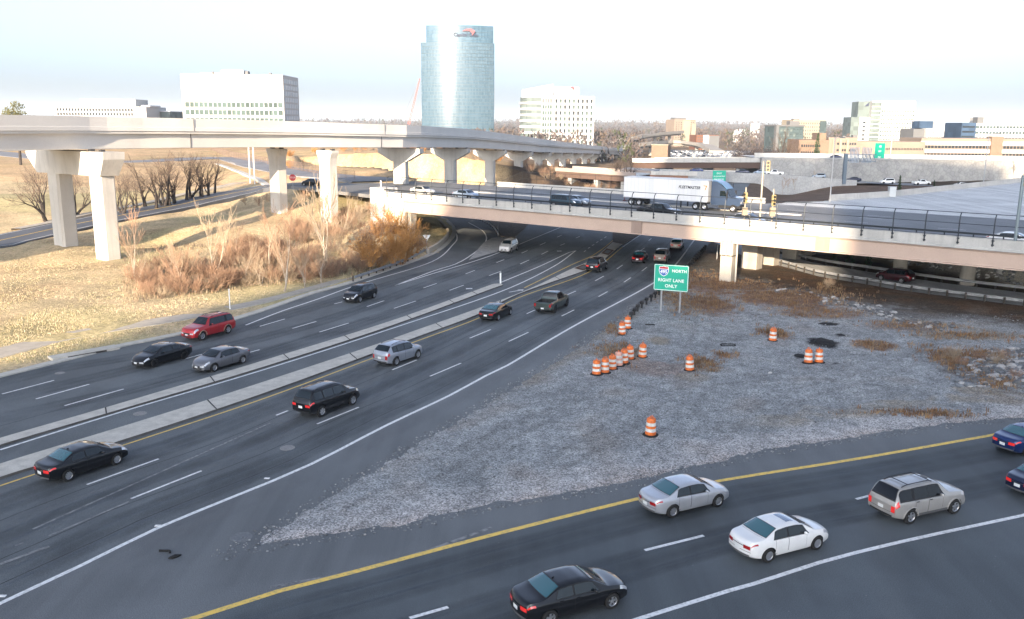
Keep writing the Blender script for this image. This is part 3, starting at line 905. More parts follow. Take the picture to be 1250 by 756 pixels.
def pxpath(pts, z=0.0, step=2.0): return smooth_path(W2(pts, z), step)

# right shoulder: older, paler asphalt between the edge line and the gravel
inner = [p for p in RIGHT_LINE if p.y < 165]
sh = [p + Vector((.15, 0, 0)) for p in inner] + [Vector((p.x + .6, p.y, 0)) for p in ISL_LEFT[::-1]] + [Vector((p.x, p.y + .6, 0)) for p in ISL_LOW[1:]] + \
     [Vector((44, 54, 0))] + pxpath([(1206,533.5),(1050,561),(930,579.8),(880,587.9),(772,611.7),(600,654.6),(430,700),(340,723),(240,755)])[::1] + [Vector((-19, 26, 0)), Vector((-33, 10, 0))]
road_shoulder = poly_sheet('road_shoulder', sh, AS_SHOULDER, .036)

YEL_RAMP = pxpath([(240,755),(340,723),(430,700),(600,654.5),(772,611.5),(880,587.7),(930,579.5),(1050,560.5),(1206,533)])
YEL_RAMP = [Vector((-19, 26, 0))] + YEL_RAMP + [Vector((42, 57, 0))]
WHT_RAMP = pxpath([(782.5,756),(891,722),(920,714),(1000,688),(1100,662.5),(1250,630)])
WHT_RAMP = [Vector((-6, 24, 0))] + WHT_RAMP + [Vector((40, 48, 0))]
rr = YEL_RAMP + [Vector((70, 60, 0)), Vector((60, 20, 0)), Vector((10, 5, 0)), Vector((-24, 12, 0))]
ramp_road = poly_sheet('ramp_road', rr, AS_RAMP, .040)
RAMP_SH = asphalt('ramp_shoulder_asphalt', (.085, .09, .094), R(73), light=1.2)
stripes('lane_line', YELLOW, ramp_road, [YEL_RAMP], .047, .30)
stripes('lane_line', WHITE, ramp_road, [WHT_RAMP], .047, .24)
stripes('lane_line', WHITE, ramp_road, [W2(s_) for s_ in [[(787,673),(859,655)],[(1045,610.5),(1062,606)],[(500,756),(547,742.5)]]], .047, .19)
stripes('lane_line', FAINT, road_shoulder, [pxpath([(0,690),(60,668)]), pxpath([(330,718),(470,690),(600,645)])], .043, .2)
# ramp behind, on the right
rp = RAMP_NEAR + RAMP_FAR[::-1]
far_ramp = poly_sheet('slip_road', rp, asphalt('slip_asphalt', (.50, .52, .54), R(-60), light=1.15), .036)
stripes('lane_line', WHITE, far_ramp, [[p.lerp(q, .14) for p, q in zip(RAMP_NEAR[1:], RAMP_FAR[:1] + RAMP_FAR[1:])]], .043, .15)

# painted lines on the main road
stripes('lane_line', WHITE, main_road, [RIGHT_LINE], .043, .24)
M2_LOW = pxpath([(-60,617),(0,594),(153,543.5),(320,488),(453,438.5),(506,418),(584,389),(634,363.5),(719,332.5),(760,302)])
stripes('lane_line', YELLOW, main_road, [M2_LOW], .037, .14)
stripes('lane_line', WHITE, main_road, [pxpath([(760,302),(779,289),(800,277)])], .037, .2)
stripes('lane_line', WHITE, main_road, [pxpath([(0,550),(150,503),(320,452.6),(480,401),(613.6,355.5),(676,325.6),(703,306.4)]), pxpath([(612,345),(660,325),(695,308.5),(703,306.4)]),
        pxpath([(482,349),(530,334),(580,319),(610,308.5),(650,292),(684,278)]), pxpath([(482,349),(530,331),(564,319),(592,297),(590,283),(572,272)]),
        pxpath([(300,397.5),(345,380),(387,366),(440,347),(527,320),(553,299),(558,290),(553,279.5),(541,272),(524,267)])], .037, .2)
stripes('lane_line', YELLOW, main_road, [pxpath([(640,352),(697,324),(724,312),(748,294),(752,285)])], .037, .14)
DASH = [[(2.6,481.7),(66,465)],[(43.7,487.8),(109,469.8)],[(79,496),(151,475.6)],[(225,439),(247,433)],[(304,431),(317,427.5)],[(317,399),(347.6,390)],[(357,401.5),(386,393)],
    [(390,406),(425.6,395)],[(408,371.6),(418,369)],[(448,374.8),(469,367.6)],[(481,377),(507.7,368)],[(517,352),(533,346.5)],[(548.7,355),(566,348.6)],[(568.5,334.8),(579.5,330.6)],
    [(597,337),(612,331.4)],[(606,321),(615.6,317.4)],[(635,322.7),(646,317.7)],[(636.7,309.5),(644,306.3)],[(661,311),(669,307)],[(659,299.7),(666,296.5)],[(684,300),(689.6,297.8)],
    [(680,290),(685.6,287.5)],[(703,291),(707.6,289)],
    [(106,592.5),(193.7,561)],[(160,609.7),(246,575.6)],[(337,507.8),(351.6,502)],[(387,518.4),(438,497.8)],[(478.6,452.3),(509,440)],[(525,460),(562.7,444)],[(573.5,413.4),(599,402.9)],
    [(621,417.4),(645,406.3)],[(643,383.5),(653,379)],[(685.6,386.4),(701,378.8)],[(692,360.5),(703,355.8)],[(730.6,362.6),(741.7,356.5)],[(726.6,343.3),(737,337.5)],[(761.6,345),(770,339.4)],
    [(753,328.8),(760,324)],[(783.5,331.4),(789.6,326.7)],[(782,306.3),(787,303)],[(810,307.6),(813,304.4)],[(792,294),(795,291.5)]]
stripes('lane_line', WHITE, main_road, [W2(s_) for s_ in DASH], .037, .15)
stripes('lane_line', FAINT, main_road, [W2(s_) for s_ in [[(18.7,667),(29,663.5)],[(712,309),(737,311)],[(40,647),(330,517)],[(60,655),(158,613)]]], .0365, .14)
dots = [(714,307),(719,303),(724,299.5),(729,296),(734,293),(739,290)]
stripes('lane_line', WHITE, main_road, [[G(u - 1.2, v + .7), G(u + 1.2, v - .7)] for u, v in dots], .037, .15)
# arrow and turn-lane blocks
ar = MB(world=True)
for (cu, cv, n) in ((630, 356, 1.3),):
    c = G(cu, cv); ar.add([(c.x - .7, c.y - .7, .037), (c.x + .5, c.y + .5, .037), (c.x + .35, c.y + .65, .037), (c.x - .85, c.y - .55, .037)], [(0, 1, 2, 3)])
    ar.add([(c.x + .75, c.y + .3, .0372), (c.x + .85, c.y + 1.1, .0372), (c.x + .1, c.y + .85, .0372)], [(0, 1, 2)])
for (cu, cv) in ((573, 353), (683, 307)):
    c = G(cu, cv); ar.add([(c.x - .35, c.y - .3, .037), (c.x + .35, c.y - .1, .037), (c.x + .3, c.y + .4, .037), (c.x - .4, c.y + .25, .037)], [(0, 1, 2, 3)])
ar.build('turn_arrow', WHITE, main_road)
# dark sealed joints between the lanes
TAR = mottled('tar_seam', (.028, .028, .03), (.06, .06, .062), 1.3, .8)
for k_, off in enumerate((-3.45, -7.0, -1.4)):
    q_ = [p for p in side_pts(RIGHT_LINE, off) if p.y < 150]
    q_ = [p + Vector((mnoise.noise((p.x * .4, p.y * .4, off)) * .12, 0, 0)) for p in q_]
    stripes('sealed_joint', TAR, main_road, [q_], .0335, .05)
for off in (3.5, 6.9):
    q_ = [p + Vector((mnoise.noise((p.x * .4, p.y * .4, off)) * .12, 0, 0)) for p in side_pts(M2_LOW, -off - 2.2)]
    stripes('sealed_joint', TAR, main_road, [q_], .0335, .05)
# worn wheel paths and oil bands: thin films fading out sideways along every lane
def grime_mat(name, col, amt):
    m, nt, bs = new_mat(name); at = ND(nt, 'ShaderNodeAttribute', attribute_name='wear'); v = obj_vec(nt, (.35, .35, 1))
    n = ramp(nt, noise_tex(nt, 1.0, 5, v), .28, .75, (.25,)*3 + (1,), (1,)*3 + (1,)); g = ramp(nt, noise_tex(nt, 22, 2, obj_vec(nt)), .3, .7, (.6,)*3 + (1,), (1,)*3 + (1,))
    a = mixc(nt, 1.0, at.outputs['Color'], n, 'MULTIPLY'); a = mixc(nt, 1.0, a, g, 'MULTIPLY')
    mu = nt.nodes.new('ShaderNodeMath'); mu.operation = 'MULTIPLY'; nt.links.new(a, mu.inputs[0]); mu.inputs[1].default_value = amt
    nt.links.new(mu.outputs[0], bs.inputs['Alpha']); bs.inputs['Base Color'].default_value = (*col, 1); bs.inputs['Roughness'].default_value = .7; return m
GRIME = grime_mat('tyre_grime', (.035, .036, .038), .42); OIL = grime_mat('oil_film', (.02, .02, .021), .42); PALEW = grime_mat('polished_path', (.25, .255, .26), .3)
def wear(name, path, off, w, z, mat, parent):
    nn = 4; cols = [side_pts(path, off + w * (k / nn - .5)) for k in range(nn + 1)]; n = len(path); vs, fs = [], []
    for i in range(n):
        for k in range(nn + 1): vs.append((cols[k][i].x, cols[k][i].y, z))
    for i in range(n - 1):
        for k in range(nn): fs.append((i*(nn+1) + k, i*(nn+1) + k + 1, (i+1)*(nn+1) + k + 1, (i+1)*(nn+1) + k))
    me_ = bpy.data.meshes.new(name); me_.from_pydata(vs, [], fs); me_.materials.append(mat); ca_ = me_.color_attributes.new('wear', 'FLOAT_COLOR', 'POINT')
    prof = (0, .7, 1, .7, 0); ends = lambda i: min(1, i / 3, (n - 1 - i) / 3)
    ca_.data.foreach_set('color', [q for i in range(n) for k in range(nn + 1) for q in ((prof[k] * ends(i),) * 3 + (1,))])
    me_.update(); return link_mesh(name, me_, parent)
RLN = [p for p in RIGHT_LINE if p.y < 165]; M2N = [p for p in M2_LOW]
for lane in range(3):
    c_ = -1.75 - 3.5 * lane
    wear('oil_band', RLN, c_, 1.3, .0331, OIL, main_road)
    for s_ in (-.85, .85): wear('tyre_track', RLN, c_ + s_, .8, .0333, GRIME if lane != 1 else PALEW, main_road)
wear('tyre_track', RLN, 1.0, 1.6, .0375, PALEW, road_shoulder)
L1P = pxpath([(-40,478),(66,452),(200,428),(347,386),(418,365),(500,340),(566,322),(640,296)]); L2P = pxpath([(-40,497),(110,463),(320,413),(430,381),(520,348),(612,316),(670,293)]); L3P = pxpath([(-40,520),(150,478),(300,438),(425,400),(520,368),(600,340),(690,303)])
for P_ in (L1P, L2P, L3P):
    wear('oil_band', P_, 0, 1.2, .0331, OIL, main_road)
    for s_ in (-.85, .85): wear('tyre_track', P_, s_, .8, .0333, GRIME, main_road)
# reflectors by the edge line
def rrpm(u, v, mat):
    c = G(u, v); m = MB(world=True); m.box(c.x - .14, c.x + .14, c.y - .08, c.y + .08, .037, .058); return m.build('pavement_marker', mat, main_road)
for (u, v) in ((193, 643), (326, 585), (3, 729)): rrpm(u, v, WHITE)

def manhole(u, v, r, label, mt='manhole_iron'):
    c = G(u, v); m = MB(); m.lathe([(.001, .012), (r * .8, .012), (r * .82, .006), (r * .86, .014), (r, .012), (r * 1.02, .0)], n=24)
    o = m.build('manhole_cover', mottled(mt, *(((.20, .20, .19), (.30, .29, .28)) if mt == 'manhole_iron' else ((.13, .14, .145), (.19, .195, .2))), 9, .7), None); o.location = (c.x, c.y, .03 if v < 560 else .036)
    tag(o, label, 'manhole cover')
manhole(351, 547.5, .42, 'round iron manhole cover in our lane beside the edge line, below the black SUV')
manhole(171, 505.5, .42, 'round pale manhole cover in the turning lane between the two medians')
manhole(73, 456, .34, 'small manhole cover in the far lane by the sunlit verge')
manhole(295, 656.5, .5, 'worn round manhole cover in the shoulder beside the gravel tip', 'worn_cover')

for c_ in (1.9, 5.4):
    wear('oil_band', YEL_RAMP, c_, 1.3, .0431, OIL, ramp_road)
    for s_ in (-.85, .85): wear('tyre_track', YEL_RAMP, c_ + s_, .8, .0433, GRIME, ramp_road)
# ---- kerbed medians: top slab with a dark kerb face
def kerb_strip(name, left, right, h, mat_top, mat_side, breaks=()):
    n = len(left); m = MB(world=True)
    for a_, b_ in zip(left, right):
        pass
    m.cur = 0
    Lt = [Vector((p.x, p.y, h)) for p in left]; Rt = [Vector((p.x, p.y, h)) for p in right]
    Lb = [Vector((p.x, p.y, .0)) for p in left]; Rb = [Vector((p.x, p.y, .0)) for p in right]
    for i in range(n - 1):
        m.cur = 0; m.add([Lt[i], Rt[i], Rt[i+1], Lt[i+1]], [(0, 1, 2, 3)])
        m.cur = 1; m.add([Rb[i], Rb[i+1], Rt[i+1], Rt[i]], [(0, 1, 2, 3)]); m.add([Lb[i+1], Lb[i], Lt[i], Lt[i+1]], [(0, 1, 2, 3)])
    m.cur = 1
    for k in (0, n - 1): m.add([Lb[k], Rb[k], Rt[k], Lt[k]], [(0, 1, 2, 3)])
    o = m.build(name, [mat_top, mat_side], None); tag(o, kind='structure'); return o

def resample(path, n):
    Lp = plen(path); return [along(path, Lp * i / (n - 1))[0] for i in range(n)]

DARKKERB = concrete('dark_kerb', (.16, .15, .135), .7, 1.5)
N = 60
m2u = resample(pxpath([(-60,590),(0,569.5),(103,538),(211.6,504.5),(320,469.5),(456,424),(503.7,406.8),(560,387),(639,357.5),(697.6,329.8),(724,317.5),(748,297)]), N)
m2l = resample(pxpath([(-60,607),(0,585.5),(148,541),(320,483.5),(453,434.6),(506,414.6),(584.4,385.3),(634,360.3),(719,329.8),(735,320),(748,309),(760,299.5)]), N)
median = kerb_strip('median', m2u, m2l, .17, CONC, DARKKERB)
m1u = resample(pxpath([(-60,556),(0,537.6),(148,494.6),(320,442.8),(485,391),(604,347.6),(611,347.6)]), N)
m1l = resample(pxpath([(-60,566),(0,546),(143,503.6),(320,450.6),(480,398.6),(606,352),(614,349.5)]), N)
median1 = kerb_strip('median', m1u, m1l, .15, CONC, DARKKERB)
# joints across the medians (paint-thin saw cuts) and rusty drain plates
m = MB(world=True)
for i in (9, 17, 24, 31, 40, 48, 53):
    for (u_, l_) in ((m2u, m2l), (m1u, m1l)):
        a_, b_ = u_[i], l_[i]; m.beam((a_.x, a_.y, .173 if u_ is m2u else .153), (b_.x, b_.y, .173 if u_ is m2u else .153), .09, .008)
m.build('expansion_joint', flat('joint_dark', (.045, .042, .038), .9), median)
RUSTY = mottled('rusty_plate', (.16, .075, .035), (.09, .06, .045), 3, .8)
for (t0, t1) in ((.735, .765), (.875, .905)):
    i0, i1 = int(t0 * N), int(t1 * N) + 1
    m = MB(world=True); q = [m2u[i0].lerp(m2l[i0], .08), m2u[i0].lerp(m2l[i0], .95), m2u[i1].lerp(m2l[i1], .95), m2u[i1].lerp(m2l[i1], .08)]
    m.add([(p.x, p.y, .178) for p in q], [(0, 1, 2, 3)])
    c = [q[0].lerp(q[2], .22), q[1].lerp(q[3], .22), q[2].lerp(q[0], .22), q[3].lerp(q[1], .22)]
    m.cur = 1; m.add([(p.x, p.y, .184) for p in c], [(0, 1, 2, 3)])
    m.build('drain_plate', [RUSTY, flat('drain_grey', (.13, .13, .13), .7)], median)
# planted end of the median under the overpass
pe = [G(748, 297), G(760, 299.5), G(779, 288), G(800, 274), G(760, 272), G(748, 284)]
soil_end = MB(world=True); soil_end.prism([(p.x, p.y) for p in pe], 0, .2)
tag(soil_end.build('median_planting', mottled('median_soil', (.13, .105, .08), (.20, .165, .12), 1.5, .95, c=(.07, .055, .04), cscale=4), None), kind='structure')

# pale gore and planted strip where the loop ramp leaves
poly_sheet('gore_paving', W2([(590,297),(600,291),(613,289.5),(619,298),(606,308),(585,314),(572,318)]), mottled('pale_gore', (.46, .45, .43), (.33, .33, .32), 1.2, .9, c=(.24, .24, .24), cscale=5), .042)
gs = MB(world=True); gs.prism([(p.x, p.y) for p in W2([(612,290),(604,282),(598,270),(610,266),(648,270),(640,280),(628,291)])], 0, .14)
tag(gs.build('gore_planting', mottled('gore_soil', (.17, .135, .10), (.24, .20, .15), 1.2, .95, c=(.10, .08, .06), cscale=4), None), kind='structure')
# sidewalk and verge kerb on the left
sw_u = pxpath([(-60,444),(0,427.5),(100,404.5),(222,386.5),(320,367.5),(390,349),(430,338)]); sw_l = pxpath([(-60,456),(0,440.5),(100,414.5),(222,394),(320,372.5),(390,353),(430,341.5)])
n_ = 40; sw_u, sw_l = resample(sw_u, n_), resample(sw_l, n_)
kerb_strip('sidewalk', sw_u, sw_l, .22, concrete('sunny_sidewalk', (.46, .42, .36), .85, .8), CONC)
ke = [p for p in ROAD_LEFT[1:16]]
ku = [p + Vector((-.75, .35, 0)) for p in resample(smooth_path(ke), 60)]; kl = resample(smooth_path(ke), 60)
kerb_strip('kerb', ku, kl, .13, CONC, CONC)
# drain inlet on the verge
c = G(107, 434); m = MB(world=True); d = (G(132, 431) - G(82, 440)).normalized(); s_ = Vector((-d.y, d.x, 0))
m.beam(c - d * 2.6 + s_ * .55 + Vector((0,0,.11)), c + d * 2.6 + s_ * .55 + Vector((0,0,.11)), 1.1, .24)
m.cur = 1; m.beam(c - d * 1.5 - s_ * .02 + Vector((0,0,.12)), c + d * 1.5 - s_ * .02 + Vector((0,0,.12)), .06, .13)
tag(m.build('drain_inlet', [CONC, flat('joint_dark', (.045,.042,.038))], None), 'concrete kerb inlet slab on the dry verge beside the far lanes', 'drain inlet')

# ================================================================= the gravel island
def ell(u, v, ru, rv):
    c = G(u, v); a_ = G(u + ru, v); b_ = G(u, v - rv)
    return (c.x, c.y, max(.3, (a_ - c).length), max(.3, (b_ - c).length))
ip = ISL_LOW + RAMP_NEAR[::-1] + ISL_LEFT[::-1][1:-1]
ipoly = np.array([(p.x, p.y) for p in ip])
STEP = .36
ix = np.arange(ipoly[:, 0].min() - .5, ipoly[:, 0].max() + .5, STEP); iy = np.arange(ipoly[:, 1].min() - .5, ipoly[:, 1].max() + .5, STEP)
IX, IY = np.meshgrid(ix, iy); sh_ = IX.shape; IX = IX.ravel(); IY = IY.ravel()
# wavy, crumbling edge
wob = np.array([mnoise.noise((a * .5, b * .5, 9)) * .35 + mnoise.noise((a * 1.7, b * 1.7, 2)) * .18 for a, b in zip(IX, IY)])
dd = dist_poly(IX, IY, ipoly); dd = np.where(in_poly(IX, IY, ipoly), dd, -dd) + wob * .6
n1 = np.array([mnoise.noise((a * .28, b * .28, 4)) for a, b in zip(IX, IY)]); n2 = np.array([mnoise.noise((a * .9, b * .9, 8)) for a, b in zip(IX, IY)]); n3 = np.array([mnoise.noise((a * 2.3, b * 2.3, 11)) for a, b in zip(IX, IY)])
fb = n1 * .5 + n2 * .35 + n3 * .25
GRAVEL = np.array((.37, .38, .37)); DUST = np.array((.52, .50, .475)); BROWN = np.array((.20, .105, .055)); STRAW = np.array((.32, .255, .165)); BLACK = np.array((.012, .012, .013)); PINK = np.array((.52, .44, .38))
TI = np.tile(GRAVEL, (len(IX), 1)) * (1 + .40 * n1[:, None] + .26 * n3[:, None] + .2 * n2[:, None])
def blend(w, col):
    global TI
    w = np.clip(w, 0, 1)[:, None]; TI = TI * (1 - w) + np.array(col) * w
def spot(e, k=1.0, soft=.35, rough=.9):
    cx, cy, rx, ry = e
    q = np.hypot((IX - cx) / rx, (IY - cy) / ry)
    return np.clip((1 + rough * fb - q) / soft, 0, 1) * k
low = np.array([(p.x, p.y) for p in ISL_LOW]); dl = dist_poly(IX, IY, low, False)
lft = np.array([(p.x, p.y) for p in ISL_LEFT]); dlf = dist_poly(IX, IY, lft, False)
blend(np.clip((3.4 + 3.2 * fb - dl) / 2.2, 0, 1) * .85, DUST)
blend(np.clip((.9 + 1.5 * fb - dl) / .8, 0, 1) * .6, PINK)
blend(np.clip((5.2 + 3 * n2 - dl) / 1.5, 0, 1) * np.clip((dl - 2.6 + 2 * n1) / 1, 0, 1) * np.clip((IX - 12) / 6, 0, 1) * .55, STRAW)
blend(np.clip((1.6 + 2.4 * fb - dlf) / 1.5, 0, 1) * np.clip((IY - 52) / 12, 0, 1) * .6, STRAW * .8)
blend(np.clip((1.1 + 2.0 * fb - dlf) / 1.5, 0, 1) * np.clip((60 - IY) / 12, 0, 1) * .4, DUST * .8)
rn = np.array([(p.x, p.y) for p in RAMP_NEAR]); dr = dist_poly(IX, IY, rn, False)
blend(np.clip((13 + 7 * fb - dr) / 4, 0, 1) * np.clip((IX - 24) / 5, 0, 1), EARTH * 1.35)
blend(np.clip((9 + 4 * fb - dr) / 3, 0, 1) * np.clip((IX - 26) / 5, 0, 1) * np.clip((n1 + .3) * 3, 0, 1) * .5, BROWN)
blend(np.clip((1.5 + 1.5 * fb - np.abs(dr - 16)) / 2, 0, 1) * np.clip((IX - 33) / 6, 0, 1) * .6, STRAW)
for (e, k, c_) in [(ell(866, 372, 34, 12), .85, BROWN), (ell(960, 366, 70, 12), .85, BROWN), (ell(1000, 384, 60, 7), .6, BROWN), (ell(850, 345, 45, 16), .7, BROWN * 1.1), (ell(905, 350, 50, 9), .7, BROWN),
                   (ell(822, 365, 22, 20), .6, STRAW * .85), (ell(755, 432, 34, 12), .6, STRAW), (ell(805, 418, 16, 6), .7, STRAW), (ell(800, 452, 50, 10), .45, BROWN * 1.3), (ell(858, 447, 22, 9), .7, STRAW * .8), (ell(848, 462, 25, 6), .5, STRAW),
                   (ell(945, 409, 20, 7), .6, BROWN * 1.4), (ell(886, 436, 14, 4), .6, BROWN * 1.5), (ell(1066, 424, 24, 6), .8, BROWN), (ell(1165, 445, 26, 16), .55, BROWN), (ell(1200, 460, 50, 16), .7, EARTH), (ell(1190, 478, 30, 6), .6, STRAW),
                   (ell(1110, 400, 60, 6), .6, BROWN * .9), (ell(1180, 412, 70, 5), .6, STRAW * .8), (ell(1130, 385, 70, 7), .6, EARTH), (ell(900, 330, 60, 10), .6, EARTH * 1.2),
                   (ell(690, 488, 60, 10), .25, GRAVEL * .5), (ell(990, 500, 90, 8), .3, GRAVEL * .55), (ell(740, 545, 50, 12), .3, GRAVEL * .55)]:
    blend(spot(e) * k, c_)
for e in [ell(1004, 421, 17, 6), ell(1011, 397.5, 11, 2.2), ell(976, 437.5, 6, 2.5), ell(1027, 411, 8, 2), ell(1022, 445, 5, 1.2)]:
    blend(spot(e, 1, .2, .8), BLACK)
blend(np.clip((n1 - .18) * 3, 0, 1) * .45, np.array((.235, .195, .155)))
for pts_ in ([(420,640),(560,560),(700,500),(850,470),(1000,462),(1150,480)], [(640,590),(760,520),(830,455),(860,400),(850,360)], [(900,545),(960,490),(1080,455),(1160,420)]):
    ctr_ = pxpath(pts_)
    for o_ in (-.8, .8):
        lp = np.array([(q.x, q.y) for q in side_pts(ctr_, o_)]); blend(np.clip((.34 + .2 * n3 - dist_poly(IX, IY, lp, False)) / .25, 0, 1) * np.clip(.5 + n2, .1, 1) * .6, np.array((.17, .165, .155)))
ZI = np.clip(dd / 1.3, -.5, 1) * .075 + .022 + n3 * .022 + n2 * .012 + np.clip(dd / 3, 0, 1) * (n1 * .06 + n2 * .05 + n3 * .03 + .05)
sp_ = ell(1205, 458, 50, 18); ZI -= np.clip(1.2 - np.hypot((IX - sp_[0]) / sp_[2], (IY - sp_[1]) / sp_[3]), 0, 1) * .9 * 0
ok = dd > -.7
idx = -np.ones(len(IX), int); idx[ok] = np.arange(ok.sum())
I2 = idx.reshape(sh_); fs = []
for j in range(sh_[0] - 1):
    a_ = I2[j, :-1]; b_ = I2[j, 1:]; c_ = I2[j+1, 1:]; d_ = I2[j+1, :-1]
    g_ = (a_ >= 0) & (b_ >= 0) & (c_ >= 0) & (d_ >= 0)
    fs += np.stack([a_, b_, c_, d_], 1)[g_].tolist()
me = bpy.data.meshes.new('gravel_ground'); me.from_pydata(np.stack([IX, IY, ZI], 1)[ok].tolist(), [], fs)
ca = me.color_attributes.new('tint', 'FLOAT_COLOR', 'POINT'); ca.data.foreach_set('color', np.concatenate([TI[ok], np.ones((ok.sum(), 1))], 1).ravel())
def gravel_mat():
    m, nt, bs = new_mat('loose_gravel')
    at = ND(nt, 'ShaderNodeAttribute', attribute_name='tint'); v = obj_vec(nt)
    vo = nt.nodes.new('ShaderNodeTexVoronoi'); vo.inputs['Scale'].default_value = 13; nt.links.new(v, vo.inputs['Vector'])
    sep = nt.nodes.new('ShaderNodeSeparateColor'); nt.links.new(vo.outputs['Color'], sep.inputs[0])
    st = ramp(nt, sep.outputs[0], 0.05, .95, (.6,)*3 + (1,), (1.4, 1.4, 1.42, 1))
    dk = ramp(nt, vo.outputs['Distance'], .35, .8, (1,)*3 + (1,), (.55,)*3 + (1,))
    n_ = ramp(nt, noise_tex(nt, 1.3, 5, v), .3, .7, (.78,)*3 + (1,), (1.2,)*3 + (1,))
    c = mixc(nt, 1.0, at.outputs['Color'], st, 'MULTIPLY'); c = mixc(nt, 1.0, c, dk, 'MULTIPLY'); c = mixc(nt, 1.0, c, n_, 'MULTIPLY')
    nt.links.new(c, bs.inputs['Base Color']); bs.inputs['Roughness'].default_value = .9; bs.inputs['Specular IOR Level'].default_value = .2
    bump(nt, bs, vo.outputs['Distance'], .12, .03); return m
me.materials.append(gravel_mat()); me.polygons.foreach_set('use_smooth', [True] * len(me.polygons))
gravel_ground = tag(link_mesh('gravel_ground', me), kind='structure')
def isl_z(x, y):
    return .1

# loose stones on the gravel
def stone_cloud(name, pts, smin, smax, mats, seed=3):
    rng = random.Random(seed); m = MB()
    for (x, y, z) in pts:
        r_ = rng.uniform(smin, smax) * (1 if rng.random() < .85 else 1.7); a0 = rng.uniform(0, 6.28); m.cur = rng.randrange(len(mats))
        vs = []
        for (h, k) in ((-.25, .8), (.25, 1.0), (.6, .55)):
            for i in range(5):
                t = a0 + i * 1.2566 + rng.uniform(-.25, .25); q = r_ * k * rng.uniform(.75, 1.2)
                vs.append((x + q * math.cos(t), y + q * math.sin(t) * rng.uniform(.7, 1), z + h * r_))
        fs = [(i, (i+1) % 5, 5 + (i+1) % 5, 5 + i) for i in range(5)] + [(5 + i, 5 + (i+1) % 5, 10 + (i+1) % 5, 10 + i) for i in range(5)] + [(10, 11, 12, 13, 14)]
        m.add(vs, fs)
    return m.build(name, mats, None)
rng = random.Random(5); pts = []
inside = np.where((dd > .3) & (IY < 86) & (dr > 6))[0]; fringe = np.where((dd > -.55) & (dd < .5) & (IY < 90) & (dr > 6))[0]
for k in range(17000):
    i = inside[rng.randrange(len(inside))] if k > 5000 else fringe[rng.randrange(len(fringe))]
    pts.append((IX[i] + rng.uniform(-.2, .2), IY[i] + rng.uniform(-.2, .2), max(ZI[i], .036) + .004))
STONES = [mottled('stone_blue_grey', (.22, .24, .255), (.16, .17, .18), 3, .9), mottled('stone_dark', (.10, .105, .11), (.15, .15, .15), 3, .9), mottled('stone_pale', (.40, .40, .39), (.32, .31, .30), 3, .9), mottled('stone_blue_grey', (.22,)*3, (.16,)*3)]
tag(stone_cloud('loose_gravel', pts, .02, .05, STONES), 'loose grey stones strewn over the gravel island', 'gravel', kind='stuff')
# rip-rap in the swale at the right edge
pts = []
for k in range(900):
    u, v = rng.uniform(1168, 1262), rng.uniform(428, 476)
    if v > 476 - (u - 1165) * .05 or v < 446 - (u - 1165) * .35: continue
    p = G(u, v); pts.append((p.x, p.y, .13))
tag(stone_cloud('riprap', pts, .10, .26, [STONES[1], STONES[1], STONES[0], STONES[2]], 8), 'dark broken riprap rocks in the swale at the right edge', 'rocks', kind='stuff')
pts = []
for k in range(260):
    t = rng.random(); a_ = G(1000, 362).lerp(G(1150, 405), t); pts.append((a_.x + rng.gauss(0, .9), a_.y + rng.gauss(0, 1.3), .12))
tag(stone_cloud('rubble', pts, .10, .24, [STONES[1], STONES[1], STONES[2]], 9), 'line of dark rubble along the earth bank below the guardrail', 'rubble', kind='stuff')
# white stone facing on the embankment behind the round columns
pts = []
for k in range(2600):
    t = rng.random(); i = 2 + t * 5; a_ = SLOPE_BASE[int(i)].lerp(SLOPE_BASE[int(i) + 1], i - int(i))
    off = rng.uniform(.4, 10); dirn = Vector((.35, .94, 0)); x, y = a_.x + dirn.x * off, a_.y + dirn.y * off
    pts.append((x, y, hz(x, y) + .03))
tag(stone_cloud('stone_facing', pts, .13, .30, [STONES[2], flat('stone_white', (.74, .73, .71), .9), STONES[0]], 10), 'pale stone facing on the embankment under the overpass', 'rocks', kind='stuff')
# ================================================================= overpass
BA, BB = G(522, 262, 4.8), G(1250, 331.6, 4.8)
BD = Vector((BB.x - BA.x, BB.y - BA.y, 0)).normalized(); BN = Vector((-BD.y, BD.x, 0))      # along the bridge; across it (away)
if BN.y < 0: BN = -BN
BO = Vector((BA.x, BA.y, 0))
def bp(s, o, z): return BO + BD * s + BN * o + Vector((0, 0, z))
def bs_at(u, v, z):
    p = G(u, v, z); q = Vector((p.x, p.y, 0)) - BO; return q.dot(BD), q.dot(BN)
S0, S1 = -9.5, 106.0
WID = 33.0; DECKZ = 6.74
PINKC = concrete('tan_girder_paint', (.52, .395, .32), .88, .22, streak=False)
bridge = empty('overpass_bridge', bp(40, 0, 0), 0, 'long tan girder overpass with railing carrying the truck across the highway', 'bridge')
def sec_loft(name, mat, prof, s0, s1, parent, n=2, ofs=0.0):
    """profile [(o, z)] swept along the bridge"""
    m = MB(world=True); m.loft([[bp(s0 + (s1 - s0) * i / (n - 1), o + ofs, z) for (o, z) in prof] for i in range(n)])
    return m.build(name, mat, parent)
